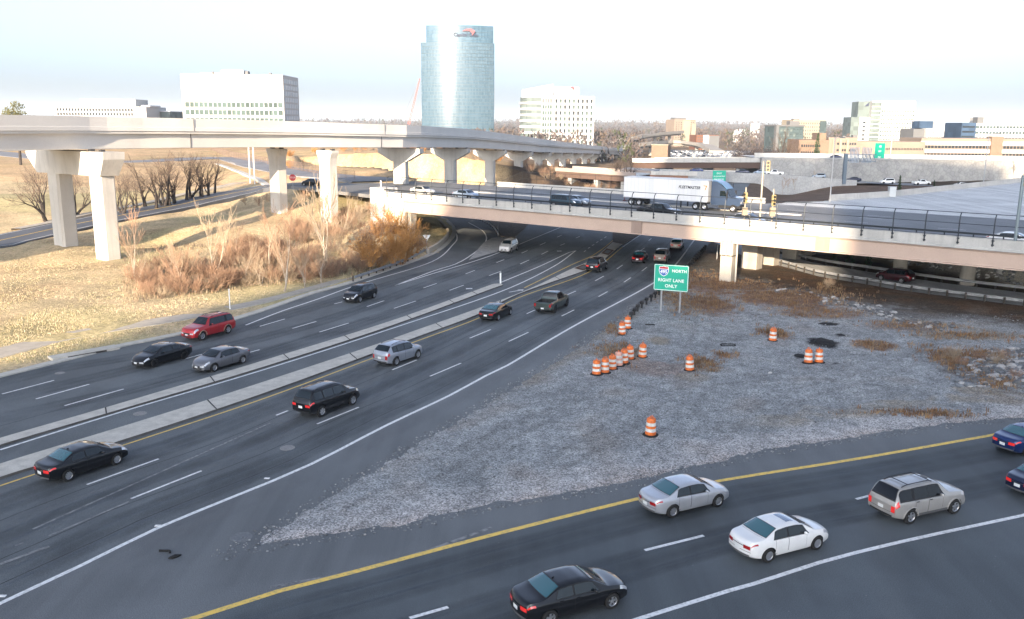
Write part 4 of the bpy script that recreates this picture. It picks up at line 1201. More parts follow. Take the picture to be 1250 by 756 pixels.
# fascia girder: flanged plate with a slight batter
gd = [(0.05, 4.8), (.55, 4.8), (.55, 4.92), (.22, 4.96), (.22, 6.30), (.7, 6.36), (.7, 6.5), (.0, 6.5), (.0, 6.40), (.14, 6.34), (.14, 4.96), (.05, 4.92)]
sec_loft('girder', PINKC, gd, S0 + 4.6, S1, bridge)
for o, se in ((6.5, S1), (13, S1), (19, S1), (26.5, 62), (32.2, 52)): sec_loft('inner_girder', PINKC, [(o - .25, 4.85), (o + .25, 4.85), (o + .12, 5), (o + .12, 6.5), (o - .12, 6.5), (o - .12, 5)], S0 + 4.6, se, bridge)
# stiffener plates in a darker tone
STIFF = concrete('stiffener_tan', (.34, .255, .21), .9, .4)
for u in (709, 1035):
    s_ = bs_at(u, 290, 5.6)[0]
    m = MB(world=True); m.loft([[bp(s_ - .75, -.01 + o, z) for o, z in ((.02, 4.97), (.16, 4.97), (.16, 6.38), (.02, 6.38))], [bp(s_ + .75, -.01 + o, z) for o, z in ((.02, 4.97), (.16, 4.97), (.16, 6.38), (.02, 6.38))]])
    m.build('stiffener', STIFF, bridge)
dpl = [(S0, .3), (S1 + 20, .3), (S1 + 20, WID), (S0, WID)]
m = MB(world=True); m.prism([tuple(bp(a, b, 0).xy) for a, b in dpl], 6.50, DECKZ); deck = m.build('deck', AS_DECK, bridge)
# near parapet: low concrete upstand with drip edge
PAR = concrete('parapet_concrete', (.50, .49, .46), .82, .5)
sec_loft('parapet', PAR, [(-.16, 6.53), (.30, 6.53), (.30, 7.66), (.22, 7.70), (.02, 7.70), (-.06, 7.62), (-.06, 6.80), (-.16, 6.72)], S0, S1, bridge)
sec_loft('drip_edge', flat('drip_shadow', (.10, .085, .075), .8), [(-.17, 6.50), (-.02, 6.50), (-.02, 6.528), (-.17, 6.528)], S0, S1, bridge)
# far parapet
sec_loft('far_parapet', CONC_W, [(WID - .1, 6.5), (WID + .35, 6.5), (WID + .30, 7.55), (WID, 7.55)], S0 - 4, 39, bridge)
# steel railing: bent posts, four rails
RAILM = flat('railing_steel', (.035, .042, .05), .45, .5)
rails = []
i = 0
sp = 3.13; s_ = bs_at(430, 240, 7.2)[0]
k = 0; s_ = S0 + 1.0
while s_ < S1:
    b = bp(s_, -.19, 6.95)
    m = MB(world=True); m.tube([b, bp(s_, -.2, 8.6), bp(s_, -.17, 9.35), bp(s_, -.05, 9.8), bp(s_, .25, 10.05)], .055, 6)
    m.beam(bp(s_, -.12, 7.02), bp(s_, -.12, 7.16), .16, .2); m.beam(bp(s_, -.12, 7.45), bp(s_, -.12, 7.56), .16, .2)
    m.build('railing_post', RAILM, bridge); s_ += sp
for (o, z, r_) in ((.25, 10.05, .035), (-.19, 9.0, .03), (-.2, 8.15, .03), (-.2, 7.78, .025)):
    m = MB(world=True); m.tube([bp(S0 + 1, o, z), bp(S1, o, z)], r_, 5); m.build('rail', RAILM, bridge)
# vehicle rail on the parapet
m = MB(world=True); m.beam(bp(S0, .2, 8.02), bp(S1, .2, 8.02), .12, .16); m.build('vehicle_rail', RAILM, bridge)
s_ = S0 + 1.2
while s_ < S1:
    m = MB(world=True); m.beam(bp(s_, .2, 7.69), bp(s_, .2, 7.96), .1, .1); m.build('rail_bracket', RAILM, bridge); s_ += 3.13 * .85
# piers
PIERC = concrete('pier_concrete', (.46, .43, .38), .75, .6)
sp_, op_ = bs_at(890, 344, 0)
def square_pier(s, o, w, d, z1, band):
    m = MB(world=True)
    m.loft([[bp(s + a * w/2, o + b * d/2, z) for a, b in ((-1,-1),(1,-1),(1,1),(-1,1))] for z in (-.1, z1)])
    ob = m.build('pier', PIERC, bridge)
    m = MB(world=True); w2, d2 = w + .14, d + .14
    m.loft([[bp(s + a * w2/2, o + b * d2/2, z) for a, b in ((-1,-1),(1,-1),(1,1),(-1,1))] for z in (z1 - 1.5, z1 - .02)])
    m.build('pier_head', PIERC, ob)
    if band:
        m = MB(world=True); w2, d2 = w + .18, d + .18
        m.loft([[bp(s + a * w2/2, o + b * d2/2, z) for a, b in ((-1,-1),(1,-1),(1,1),(-1,1))] for z in (z1 - 1.62, z1 - 1.5)])
        m.build('band', flat('band_dark', (.07, .055, .04), .8), ob)
    return ob
pf = square_pier(sp_, 1.0, 1.45, 1.5, 4.85, True)
s2, o2 = bs_at(914, 330, 0); square_pier(s2, o2 + .8, 2.1, 1.9, 4.9, False)
for o in (17, 25, 31): square_pier(s2 + .3, o, 2.0, 1.9, 4.9, False)
for (u, v) in ((1098, 335), (1180, 347)):
    s_, o_ = bs_at(u, v, 0); m = MB(world=True); c = bp(s_, o_, 0)
    m.lathe([(.85, -.2), (.85, 4.95)], (c.x, c.y, 0), 24); m.build('round_column', PIERC, bridge, smooth=True, sharp=50)
s_ = bs_at(524, 270, 3.0)[0]
for o in (1.4,): square_pier(s_ + .2, o, .8, 1.1, 4.85, False)
# conduits running down the lit pier
PIPE = flat('conduit_grey', (.42, .40, .36), .5, .2)
for (da, db) in ((-1.0, -.55), (.9, .62), (.0, .05)):
    m = MB(world=True)
    m.tube([bp(sp_ + da, -.02, 6.5), bp(sp_ + da, -.05, 5.9), bp(sp_ + (da + db) / 2, -.06, 5.4), bp(sp_ + db, -.06, 5.0), bp(sp_ + db, .05, 3.3)], .05, 6)
    m.build('conduit', PIPE, bridge)
m = MB(world=True); m.tube([bp(sp_ + 1.15, .6, 4.9), bp(sp_ + 1.15, .6, 0)], .11, 8); m.build('drain_pipe', PIPE, bridge)
# left abutment and the bright end block
ABT = concrete('abutment_concrete', (.55, .50, .42), .85, .5)
m = MB(world=True); m.loft([[bp(a, b, z) for a, b in ((-40, 6.0), (S0 - .002, 2.0), (S0 - .002, WID), (-40, WID))] for z in (6.2, DECKZ)]); m.build('approach_slab', AS_DECK, bridge)
m = MB(world=True); m.loft([[bp(a, b, z) for a, b in ((-12.6, .6), (-9.8, .6), (-11.5, 5.0), (-14.5, 5.0))] for z in (.0, 6.1)]); m.build('abutment', ABT, bridge)
e0 = bs_at(449, 262, 5.0); 
m = MB(world=True); s_l, s_r = bs_at(449, 250, 6.0)[0], S0 + 4.7
m.loft([[bp(a, b, z) for a, b in ((-12.6, .1), (-9.4, -.12), (-9.4, 3.0), (-12.6, 3.0))] for z in (2.5, 8.2)]); m.build('end_block', concrete('bright_end_block', (.66, .64, .60), .9, .4), bridge)
sec_loft('wing_wall', ABT, [(.0, 2.6), (.5, 2.6), (.5, 6.52), (.0, 6.52)], -9.6, S0 + 4.65, bridge)
m = MB(world=True); m.tube([bp(-9.9, -.05, 6.2), bp(-9.9, -.05, 9.4)], .12, 8); m.build('marker_post', flat('post_white', (.7, .7, .68), .6), bridge)

# ---- roads at deck level, either side of the bridge
def lane_s(s0, s1, o, z): return [bp(s0, o, z), bp(s1, o, z)]
m_l = MB(world=True)
for o in (11.5, 15.5, 21.5, 25.2):
    s_ = S0
    while s_ < (S1 if o < 18 else 60): m_l.ribbon(lane_s(s_, s_ + 3, o, DECKZ + .006), .14); s_ += 11
m_l.ribbon(lane_s(S0, S1, 2.2, DECKZ + .006), .14); m_l.ribbon(lane_s(S0, 52, WID - 1.2, DECKZ + .006), .14)
for pl in (m_l.build('lane_line', WHITE, deck),): pass
m = MB(world=True); m.loft([[bp(a, o, z) for o, z in ((18.2, DECKZ), (19.0, DECKZ), (18.85, DECKZ + .16), (18.35, DECKZ + .16))] for a in (S0, 50)]); tag(m.build('deck_median', CONC_W, None), kind='structure')

# plateau to the right: wide pale approach road
pl_z = 6.70
barrier_px = [(985,248),(1013,245),(1050,242.8),(1082,240.5),(1160,232),(1250,222),(1330,212)]
BAR = [G(u, v, 6.7) for u, v in barrier_px]
ap = [bp(39.2, WID + .02, 0), bp(39.2, WID + .6, 0)] + [Vector((p.x, p.y, 0)) for p in BAR] + [Vector((260, 240, 0)), Vector((240, 90, 0)), bp(S1 + 60, WID + .02, 0)]
AS_PALE = asphalt('pale_approach', (.62, .62, .60), R(-50), light=1.12)
appr = poly_sheet('approach_road', ap, AS_PALE, pl_z)
# short transition slab closing the road to the bridge
m_ = [smooth_path([G(u, v, 6.7) for u, v in pts], 3) for pts in ([(985,252.5),(1080,248.5),(1180,240),(1260,231)], [(975,262),(1080,258),(1180,253),(1270,246)], [(1000,268),(1100,270.5),(1200,272),(1280,272)])]
stripes('lane_line', WHITE, appr, m_, pl_z + .012, .16)
def jersey(name, path, label, h=.85, mat=None, par=None):
    m = MB(world=True); L0 = [side_pts(path, o) for o in (-.3, -.12, -.09, .09, .12, .3)]
    hs = (0, .28, h, h, .28, 0)
    m.loft([[Vector((L0[k][i].x, L0[k][i].y, path[i].z + hs[k])) for k in range(6)] for i in range(len(path))])
    o = m.build(name, mat or CONC_W, None); return tag(o, label, 'barrier')
jersey('concrete_barrier', smooth_path([p for p in BAR[1:]], 4), 'pale concrete barrier along the far edge of the wide right-hand approach road', .95)
# back-left roads
def road_band(name, ctr, w, mat, lift=.07, lines=True):
    path = smooth_path(ctr, 3)
    L_, R_ = side_pts(path, -w/2), side_pts(path, w/2); m = MB(world=True); nn = 6
    rows = []
    for a_, b_ in zip(L_, R_):
        zc = max(hz(a_.lerp(b_, k / nn).x, a_.lerp(b_, k / nn).y) for k in (0, 2, 3, 4, 6))
        rows.append([Vector((a_.lerp(b_, k / nn).x, a_.lerp(b_, k / nn).y, zc + lift)) for k in range(nn + 1)])
    # level the road lengthwise
    zs = [r_[0].z for r_ in rows]; zs = [sum(zs[max(0, i-4):i+5]) / len(zs[max(0, i-4):i+5]) for i in range(len(zs))]
    zs = [max(z, max(r_[0].z for r_ in rows[max(0, i-1):i+2])) for i, (z, r_) in enumerate(zip(zs, rows))]
    for r_, z in zip(rows, zs):
        for p in r_: p.z = z
    m.add([p for r_ in rows for p in r_], [(i*(nn+1) + k, i*(nn+1) + k + 1, (i+1)*(nn+1) + k + 1, (i+1)*(nn+1) + k) for i in range(len(rows) - 1) for k in range(nn)])
    # skirts so the edge meets the soil
    for col in (0, nn):
        e = [r_[col] for r_ in rows]; m.add(e + [p - Vector((0, 0, .8)) for p in e], [(i, i + 1, len(e) + i + 1, len(e) + i) for i in range(len(e) - 1)])
    o = m.build(name, mat, None); tag(o, kind='structure')
    for pl in o.data.polygons:
        if abs(pl.normal.z) > .5 and pl.normal.z < 0: pl.flip()
    if lines:
        c = [r_[nn // 2] + Vector((0, 0, .012)) for r_ in rows]; mm = MB(world=True)
        for off in (-.12, .12): mm.ribbon(c, .1, off)
        mm.build('lane_line', YELLOW, o)
        mm = MB(world=True)
        for off in (-w/2 + .5, w/2 - .5): mm.ribbon(c, .14, off)
        mm.build('lane_line', WHITE, o)
    return o
AS_BACK = asphalt('back_road_asphalt', (.085, .095, .115), R(40), light=1.15)
back_road = road_band('back_road', BACK_CTR + [bp(-34, 12, 6.6)], 8.2, AS_BACK)
AS_UP = asphalt('upper_road_asphalt', (.22, .22, .23), R(-40), light=1.1)
cross_road = road_band('cross_road', [bp(-36, 24, 6.6)] + CROSS_CTR, 11, AS_UP, lines=False)
walk2 = road_band('roadside_path', [G(20, 284, 1.9), G(120, 262, 2.7), G(225, 240, 3.9), G(300, 224, 5.6)], 1.6, concrete('sunny_sidewalk', (.46, .42, .36)), lines=False)
walk3 = road_band('roadside_path', [G(265, 203, 6.2), G(310, 219, 6.0), G(340, 231, 6.0)], 1.2, CONC_W, lines=False)

# ================================================================= far parapet fence along the overpass
def post_fence(name, label, path, h, sp, mat, rails, meshmat=None, group=None):
    root = empty(name, path[0], 0, label, 'fence', group)
    Lp = plen(path); n = int(Lp / sp); tops = []
    for i in range(n + 1):
        p, d = along(path, i * sp); m = MB(world=True); m.tube([p, p + Vector((0, 0, h))], .045, 5); tops.append(p); m.build('post', mat, root)
    for z in rails:
        m = MB(world=True); m.tube([p + Vector((0, 0, z)) for p in tops], .03, 5); m.build('rail', mat, root)
    if meshmat:
        m = MB(world=True)
        for p, q in zip(tops[:-1], tops[1:]):
            k = int((q - p).length / .30)
            for j in range(1, k): c = p.lerp(q, j / k); m.beam(c + Vector((0,0,.1)), c + Vector((0,0,h - .05)), .022, .022)
        m.build('fence_bars', meshmat, root)
    return root
FENCE = flat('fence_steel', (.05, .045, .042), .6, .3)
fp = [bp(-26, WID + 4.0, hz(*bp(-26, WID + 4, 0).xy)), bp(-9, WID + 1.2, 7.0), bp(36, WID + 1.2, 7.0)]
post_fence('chain_fence', 'dark picket fence along the far edge of the overpass road', fp, 2.6, 3.2, FENCE, (2.55, 1.3, .15), FENCE)
fp2 = [Vector((p.x, p.y, hz(p.x, p.y))) for p in smooth_path([G(258, 187, 6.8), G(330, 197, 8), G(400, 207, 8.5), G(440, 213, 8.2)], 3)]
post_fence('chain_fence', 'rusty brown picket fence on the slope behind the upper cross road', fp2, 2.0, 3.0, flat('fence_rust', (.16, .11, .085), .7), (1.95, .2), flat('fence_rust', (.16, .11, .085), .7))

# ================================================================= elevated guideway
KY = .96
GP = [(-190, 131, 66), (0, 140, 105), (130, 141.5, 119), (220, 143.5, 129), (345, 148.2, 146), (420, 150.2, 157), (480, 152.6, 168), (514, 153.6, 177), (572, 157.5, 207), (617, 163.2, 240), (650, 168.3, 275), (672, 171.3, 310), (700, 174.8, 385), (740, 179.2, 515), (785, 183.6, 680)]
gpts = []
for (u, v, Y_) in GP:
    p = D(u, v, Y_ * KY); gpts.append(p)
gpts[0] = gpts[1] - (gpts[2] - gpts[1]).normalized() * 70; gpts[0].z = gpts[1].z
gpath = smooth_path(gpts, 4)
# even out the grade
zz = [p.z for p in gpath]; zz = [float(np.mean(zz[max(0, i-6):i+7])) for i in range(len(zz))]
gpath = [Vector((p.x, p.y, z)) for p, z in zip(gpath, zz)]
GCON = concrete('guideway_concrete', (.72, .70, .66), .90, .18, streak=False)
GWID = 9.2
gw = empty('elevated_guideway', (gpath[30].x, gpath[30].y, 0), 0, 'long pale concrete elevated rail guideway curving across the left and away into the distance', 'viaduct')
def sweep(name, mat, prof, path, parent):
    """profile [(offset to the left of travel, z below top)] swept along the guideway"""
    m = MB(world=True); offs = [side_pts(path, -o) for o, z in prof]
    m.loft([[Vector((offs[k][i].x, offs[k][i].y, path[i].z + prof[k][1])) for k in range(len(prof))] for i in range(len(path))])
    return m.build(name, mat, parent)
W_ = GWID
sweep('near_parapet', GCON, [(0, 0), (.28, 0), (.28, -1.0), (.34, -1.75), (-.05, -1.75), (-.05, -1.28), (0, -1.24)], gpath, gw)
sweep('far_parapet', GCON, [(W_ - .28, 0), (W_, 0), (W_ + .05, -1.75), (W_ - .34, -1.75), (W_ - .28, -1.0)], gpath, gw)
sweep('deck_slab', GCON, [(.3, -1.62), (W_ - .3, -1.62), (W_ - .02, -1.80), (W_ - .02, -2.08), (.12, -2.08), (.12, -1.80)], gpath, gw)
for (a_, b_) in ((.75, 3.9), (5.3, W_ - .75)):
    sweep('box_girder', GCON, [(a_, -2.07), (b_, -2.07), (b_ - .12, -3.98), (b_ - .2, -4.05), (a_ + .2, -4.05), (a_ + .12, -3.98)], gpath, gw)
# joint lines in the girder faces
JD = flat('joint_dark', (.045, .042, .038), .9)
for d_ in (57, 98, 138):
    p, dr_ = along(gpath, d_); n_ = Vector((dr_.y, -dr_.x, 0)).normalized(); m = MB(world=True)
    m.beam(p + n_ * .06 + Vector((0,0,-.05)), p + n_ * .06 + Vector((0,0,-1.7)), .02, .06); m.beam(p - n_ * .73 + Vector((0,0,-2.1)), p - n_ * .83 + Vector((0,0,-4.0)), .06, .05)
    m.build('girder_joint', JD, gw)
def gnear(u):
    """place on the guideway seen at photo column u"""
    best = None
    for i in range(len(gpath) - 1):
        p, q = gpath[i], gpath[i+1]
        def U(w):
            r_ = w.y; return 625 + F * w.x / (w.y * math.cos(TH) - (w.z - CAMH) * math.sin(TH))
        u0, u1 = U(p), U(q)
        if u0 <= u < u1: t = (u - u0) / (u1 - u0); return p.lerp(q, t), (q - p).normalized()
    return gpath[-1], (gpath[-1] - gpath[-2]).normalized()
def column(m, c, d, w, dp, z0, z1, flare=1.0, ch=.28):
    """chamfered shaft; d = travel direction"""
    d = Vector((d.x, d.y, 0)).normalized(); n = Vector((d.y, -d.x, 0)); rings = []
    lev = [(z0, 1), (z1 - 2.2, 1), (z1 - 1.2, 1 + (flare - 1) * .3), (z1 - .4, flare), (z1, flare)] if flare > 1 else [(z0, 1), (z1, 1)]
    for z, k in lev:
        a_, b_ = w * k / 2, dp / 2
        pl = [(-a_ + ch, -b_), (a_ - ch, -b_), (a_, -b_ + ch), (a_, b_ - ch), (a_ - ch, b_), (-a_ + ch, b_), (-a_, b_ - ch), (-a_, -b_ + ch)]
        rings.append([Vector((c.x, c.y, z)) + n * x + d * y for x, y in pl])
    m.loft(rings)
GPIER = concrete('guideway_pier', (.58, .56, .52), .84, .3)
def bearing(c, d, z, par):
    m = MB(world=True); d = Vector((d.x, d.y, 0)).normalized(); n = Vector((d.y, -d.x, 0))
    for o in (-1.1, 1.1): q = c + n * o; m.beam(Vector((q.x, q.y, z)) - d * .3, Vector((q.x, q.y, z)) + d * .3, .5, .3)
    m.build('bearing', flat('bearing_dark', (.05, .05, .052), .7), par)
# straddle bent on the left: two shafts under one heavy cap
c2 = G(133, 318, .75); c1 = G(81, 297, 2.2)
ax = (c1 - c2); ax.z = 0; ax.normalize(); dv = Vector((ax.y, -ax.x, 0))
if dv.y < 0: dv = -dv
pc, _ = gnear(133); ztop = pc.z - 4.25
st = MB(world=True); a0, b0 = c2 - ax * 1.9, c1 + ax * 3.4
lowr = [(.0, -1.2), (0, 1.2)]
LC = (c1 - c2).length
outl = [(-3.0, 0), (-2.9, -.9), (-1.7, -2.95), (LC + 3.0, -2.95), (LC + 4.9, -.7), (LC + 5.0, 0)]
rings = [[Vector(((c2 + ax * t).x, (c2 + ax * t).y, ztop + z)) + dv * (y * (1 - .12 * (z < -2))) for t, z in outl] for y in (-1.45, 1.45)]
st.loft(rings); capo = st.build('pier_cap', GPIER, gw)
for q in (c1, c2):
    m = MB(world=True); column(m, q, dv, 2.5, 2.2, hz(q.x, q.y) - .6, ztop - 2.9); m.build('pier', GPIER, gw)
for t in (.6, LC - 1.0): bearing(c2 + ax * t, dv, ztop + .1, capo)
# pair of flared shafts
for (u, v, z) in ((403, 278, 1.8), (341, 251, 4.6)):
    q = G(u, v, z); pc, d_ = gnear(403); zt = pc.z - 4.25; m = MB(world=True); column(m, q, d_, 2.3, 2.1, hz(q.x, q.y) - .8, zt, 1.45)
    o = m.build('pier', GPIER, gw); bearing(q, d_, zt + .1, o)
# hammerheads
for u in (514, 572, 617.5, 650, 672.5, 686, 699, 711, 723.5, 733, 744, 757):
    p, d_ = gnear(u); d_ = Vector((d_.x, d_.y, 0)).normalized(); nl = Vector((-d_.y, d_.x, 0))
    c = p + nl * (GWID / 2); zt = p.z - 4.22
    # keep the shaft where the photo shows it: under the deck's middle
    m = MB(world=True); rings = []
    for t, zb in ((-4.3, .9), (-1.5, 2.5), (1.5, 2.5), (4.3, .9)):
        q = c + nl * t; rings.append([Vector((q.x, q.y, z)) + d_ * y for y, z in ((-1.1, zt), (1.1, zt), (1.0, zt - zb), (-1.0, zt - zb))])
    m.loft(rings); o = m.build('pier_cap', GPIER, gw)
    bearing(c + nl * 2.6, d_, zt + .08, o); bearing(c - nl * 2.6, d_, zt + .08, o)
    m = MB(world=True); column(m, c, d_, 2.5, 2.1, min(hz(c.x, c.y), zt - 4) - .6, zt - 2.45); m.build('pier', GPIER, gw)

# ================================================================= retaining walls and highway on the right
def wallmat(name, a, b, sx, sz):
    m, nt, bs = new_mat(name); v = obj_vec(nt)
    vo = nt.nodes.new('ShaderNodeTexVoronoi'); vo.inputs['Scale'].default_value = 1.0
    nt.links.new(obj_vec(nt, (sx, sx, sz)), vo.inputs['Vector']); sep = nt.nodes.new('ShaderNodeSeparateColor'); nt.links.new(vo.outputs['Color'], sep.inputs[0])
    c = mixc(nt, sep.outputs[0], a, b); vo2 = ND(nt, 'ShaderNodeTexVoronoi'); vo2.feature = 'DISTANCE_TO_EDGE'; vo2.inputs['Scale'].default_value = 1.0
    nt.links.new(obj_vec(nt, (sx, sx, sz)), vo2.inputs['Vector'])
    e = ramp(nt, vo2.outputs['Distance'], .03, .12, (.84,)*3 + (1,), (1,)*3 + (1,)); c = mixc(nt, 1.0, c, e, 'MULTIPLY')
    n_ = ramp(nt, noise_tex(nt, .3, 5, v), .3, .7, (.82,)*3 + (1,), (1.12,)*3 + (1,)); c = mixc(nt, 1.0, c, n_, 'MULTIPLY')
    nt.links.new(c, bs.inputs['Base Color']); bs.inputs['Roughness'].default_value = .9; return m
WALLM = wallmat('stone_panel_wall', (.40, .39, .365), (.33, .325, .315), .75, .75)
WYT = [(930, 296), (1000, 297), (1090, 299), (1180, 303), (1250, 308), (1340, 316)]
wt = [D(u, v, Y_) for (u, Y_), v in zip(WYT, (193.6, 194.2, 195.2, 196.4, 197.2, 198.5))]
wt = smooth_path(wt, 6)
rw = empty('retaining_wall', (wt[0].x, wt[0].y, 0), 0, 'long stone-panelled retaining wall carrying the upper highway on the right', 'wall')
m = MB(world=True); bk = [p + Vector((0, 1.2, 0)) for p in wt]
m.loft([[Vector((p.x, p.y, -1.5)), Vector((q.x, q.y, -1.5)), Vector((q.x, q.y, p.z)), Vector((p.x, p.y, p.z))] for p, q in zip(wt, bk)]); m.build('wall_face', WALLM, rw)
m = MB(world=True); m.loft([[Vector((p.x, p.y - .25, p.z + .003)), Vector((p.x, p.y + .9, p.z + .003)), Vector((p.x, p.y + .9, p.z + .45)), Vector((p.x, p.y - .25, p.z + .45))] for p in wt]); m.build('coping', CONC_G, rw)
m = MB(world=True); m.loft([[Vector((p.x, p.y + 9, p.z)), Vector((p.x, p.y + 9.6, p.z)), Vector((p.x, p.y + 9.6, p.z + 1.5)), Vector((p.x, p.y + 9, p.z + 1.5))] for p in wt]); m.build('parapet', CONC_W, rw)
upper = MB(world=True); n_ = len(wt); upper.add([Vector((p.x, p.y + 1.0, p.z + .02)) for p in wt] + [Vector((p.x, p.y + 30, p.z + .02)) for p in wt], [(i, i + 1, n_ + i + 1, n_ + i) for i in range(n_ - 1)])
tag(upper.build('upper_highway', AS_PALE, None), kind='structure')
# lower highway with the parked-looking queue of white cars, its kerb wall on the left
LH = smooth_path([D(u, v, Y_) for u, v, Y_ in ((760, 206, 305), (830, 210, 300), (905, 212.6, 292), (945, 214.5, 288), (1000, 218.5, 285), (1043, 222, 283), (1085, 225, 283), (1128, 226.5, 284), (1176, 228.5, 285), (1240, 229, 290), (1320, 229, 300))], 5)
m = MB(world=True); L_, R_ = side_pts(LH, 2.6), side_pts(LH, -10.5); n_ = len(LH)
m.add(L_ + [Vector((p.x, p.y, q.z)) for p, q in zip(R_, L_)], [(i, i + 1, n_ + i + 1, n_ + i) for i in range(n_ - 1)]); lower_hw = tag(m.build('lower_highway', asphalt('lower_highway_asphalt', (.26, .27, .285), R(-85), light=1.1), None), kind='structure')
lw = [p for p in side_pts(LH, 2.7) if 44 < p.x < 112]
m = MB(world=True); m.loft([[Vector((p.x, p.y, -8)), Vector((p.x, p.y + .5, -8)), Vector((p.x, p.y + .5, p.z + .55)), Vector((p.x, p.y, p.z + .55))] for p in lw])
tag(m.build('retaining_wall', wallmat('plain_panel_wall', (.42, .42, .41), (.38, .385, .385), 1.4, 1.4), None), 'lower grey retaining wall left of the brown mulch slope, under the far highway', 'wall')

# ---- highway bridges in the distance, left of the retaining wall
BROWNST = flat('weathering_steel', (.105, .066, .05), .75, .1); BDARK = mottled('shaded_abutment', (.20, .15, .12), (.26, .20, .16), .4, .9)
def far_bridge(name, label, a, b, wid, slab, girder, parapet, pcol, gcol, piers=3, zmin=-6.0):
    root = empty(name, ((a.x + b.x) / 2, (a.y + b.y) / 2, 0), 0, label, 'bridge'); d = (b - a).normalized(); n = Vector((-d.y, d.x, 0)).normalized()
    if n.y < 0: n = -n
    def bar(nm, mat, o0, o1, z0, z1):
        m = MB(world=True); m.loft([[p + n * o + Vector((0, 0, z)) for o, z in ((o0, z0), (o1, z0), (o1, z1), (o0, z1))] for p in (a, b)]); return m.build(nm, mat, root)
    bar('parapet', pcol, -.15, .25, -slab, parapet); bar('parapet', pcol, wid - .25, wid + .15, -slab, parapet); bar('deck', AS_PALE, .26, wid - .26, -slab, 0)
    for o in (.6, wid * .33, wid * .66, wid - .6): bar('girder', gcol, o - .2, o + .2, -slab - girder, -slab - .003)
    for k in range(piers):
        c = a.lerp(b, (k + .5) / piers)
        m = MB(world=True); m.loft([[c + n * o + d * s_ + Vector((0, 0, z)) for o, s_ in ((1, -.6), (wid - 1, -.6), (wid - 1, .6), (1, .6))] for z in (zmin - c.z, -slab - girder - .01)]); m.build('pier', CONC_G, root)
    return root
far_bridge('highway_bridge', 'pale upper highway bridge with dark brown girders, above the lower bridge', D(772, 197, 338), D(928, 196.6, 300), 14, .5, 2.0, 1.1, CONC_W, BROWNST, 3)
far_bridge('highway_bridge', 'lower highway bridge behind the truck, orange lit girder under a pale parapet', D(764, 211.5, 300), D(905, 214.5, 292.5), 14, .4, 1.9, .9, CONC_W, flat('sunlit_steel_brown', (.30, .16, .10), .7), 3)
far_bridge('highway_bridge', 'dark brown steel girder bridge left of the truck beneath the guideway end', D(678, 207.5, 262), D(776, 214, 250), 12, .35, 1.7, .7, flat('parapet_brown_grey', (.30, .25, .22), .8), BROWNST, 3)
m = MB(world=True); a_ = D(690, 222, 275); b_ = D(778, 226, 262); m.loft([[p + Vector((0, o, z)) for o, z in ((0, -8), (3, -8), (3, 3.4), (0, 3.4))] for p in (a_, b_)])
tag(m.build('abutment_wall', BDARK, None), 'dark brown abutment wall in shade behind the truck trailer', 'wall')

# ================================================================= guardrails
GAL = mottled('galvanised_steel', (.38, .39, .40), (.28, .29, .30), 2, .45, spec=.6)
WOODP = mottled('tarry_post', (.045, .04, .036), (.085, .075, .065), 3, .9)
def guardrail(label, path, sp=1.9, z0=0.0, flip=1, postm=None, railm=None, group=None, blocks=False):
    root = empty('guardrail', path[0], 0, label, 'guardrail', group)
    Lp = plen(path); n = int(Lp / sp)
    for i in range(n + 1):
        p, d = along(path, i * sp); nn = Vector((d.y, -d.x, 0)).normalized() * flip
        m = MB(world=True); m.beam(p + nn * .2 + Vector((0,0,-.1)), p + nn * .2 + Vector((0,0,.78)), .16 if blocks else .12, .18)
        if blocks: m.lathe([(.001, 0), (.20, 0), (.22, .12), (.2, .3), (.001, .32)], p + nn * .2 + Vector((0, 0, .52)), 8)
        m.build('post', postm or WOODP, root)
    # W-beam profile
    prof = [(.0, .46), (.06, .50), (.06, .55), (-.02, .61), (-.02, .65), (.06, .71), (.06, .76), (.0, .80), (-.015, .80), (.045, .75), (.045, .72), (-.035, .66), (-.035, .60), (.045, .54), (.045, .51), (-.015, .46)]
    m = MB(world=True); offs = [side_pts(path, o * flip) for o, z in prof]
    m.loft([[Vector((offs[k][i].x, offs[k][i].y, path[i].z + prof[k][1])) for k in range(len(prof))] for i in range(len(path))])
    m.build('rail_beam', railm or GAL, root); return root
def gpx(pts, z=0.0): return smooth_path(W2(pts, z), 2.0)
guardrail('galvanised guardrail below the gravel on the near side of the slip road at right', gpx([(946,322),(1000,337.5),(1060,347.5),(1100,355),(1180,365.5),(1250,374.5),(1300,381)]), 1.9, flip=1)
guardrail('galvanised guardrail on the far side of the slip road, passing behind the dark red car', gpx([(921,302),(992,321),(1067,333),(1152,346),(1250,358),(1300,364)]), 2.0, flip=-1)
guardrail('black-post guardrail running past the green sign down to the barrels', gpx([(768,391),(778,379),(795,367),(822,344),(840,327),(852,314),(860,305)]), 1.9, flip=1, blocks=True, postm=flat('black_post', (.02, .02, .022), .7), railm=mottled('dirty_rail', (.20, .20, .20), (.11, .11, .11), 2, .6))
guardrail('grey guardrail at the foot of the golden bushes beside the far lanes', gpx([(433,345),(470,332),(500,320.5),(520,310)]), 2.0, flip=-1)
guardrail('curving guardrail beyond the loop ramp under the left bridge span', gpx([(566,265),(585,270),(600,279),(608,290)]), 2.0, flip=-1)
# curved parapet by the loop ramp
pth = gpx([(522,311),(535,303),(546,292),(545,283),(535,273)]); m = MB(world=True)
m.loft([[Vector((a_.x, a_.y, 0)), Vector((b_.x, b_.y, 0)), Vector((b_.x, b_.y, .85)), Vector((a_.x, a_.y, .85))] for a_, b_ in zip(side_pts(pth, -.2), side_pts(pth, .2))])
tag(m.build('concrete_barrier', ABT, None), 'low curved concrete barrier round the inside of the loop ramp', 'barrier')
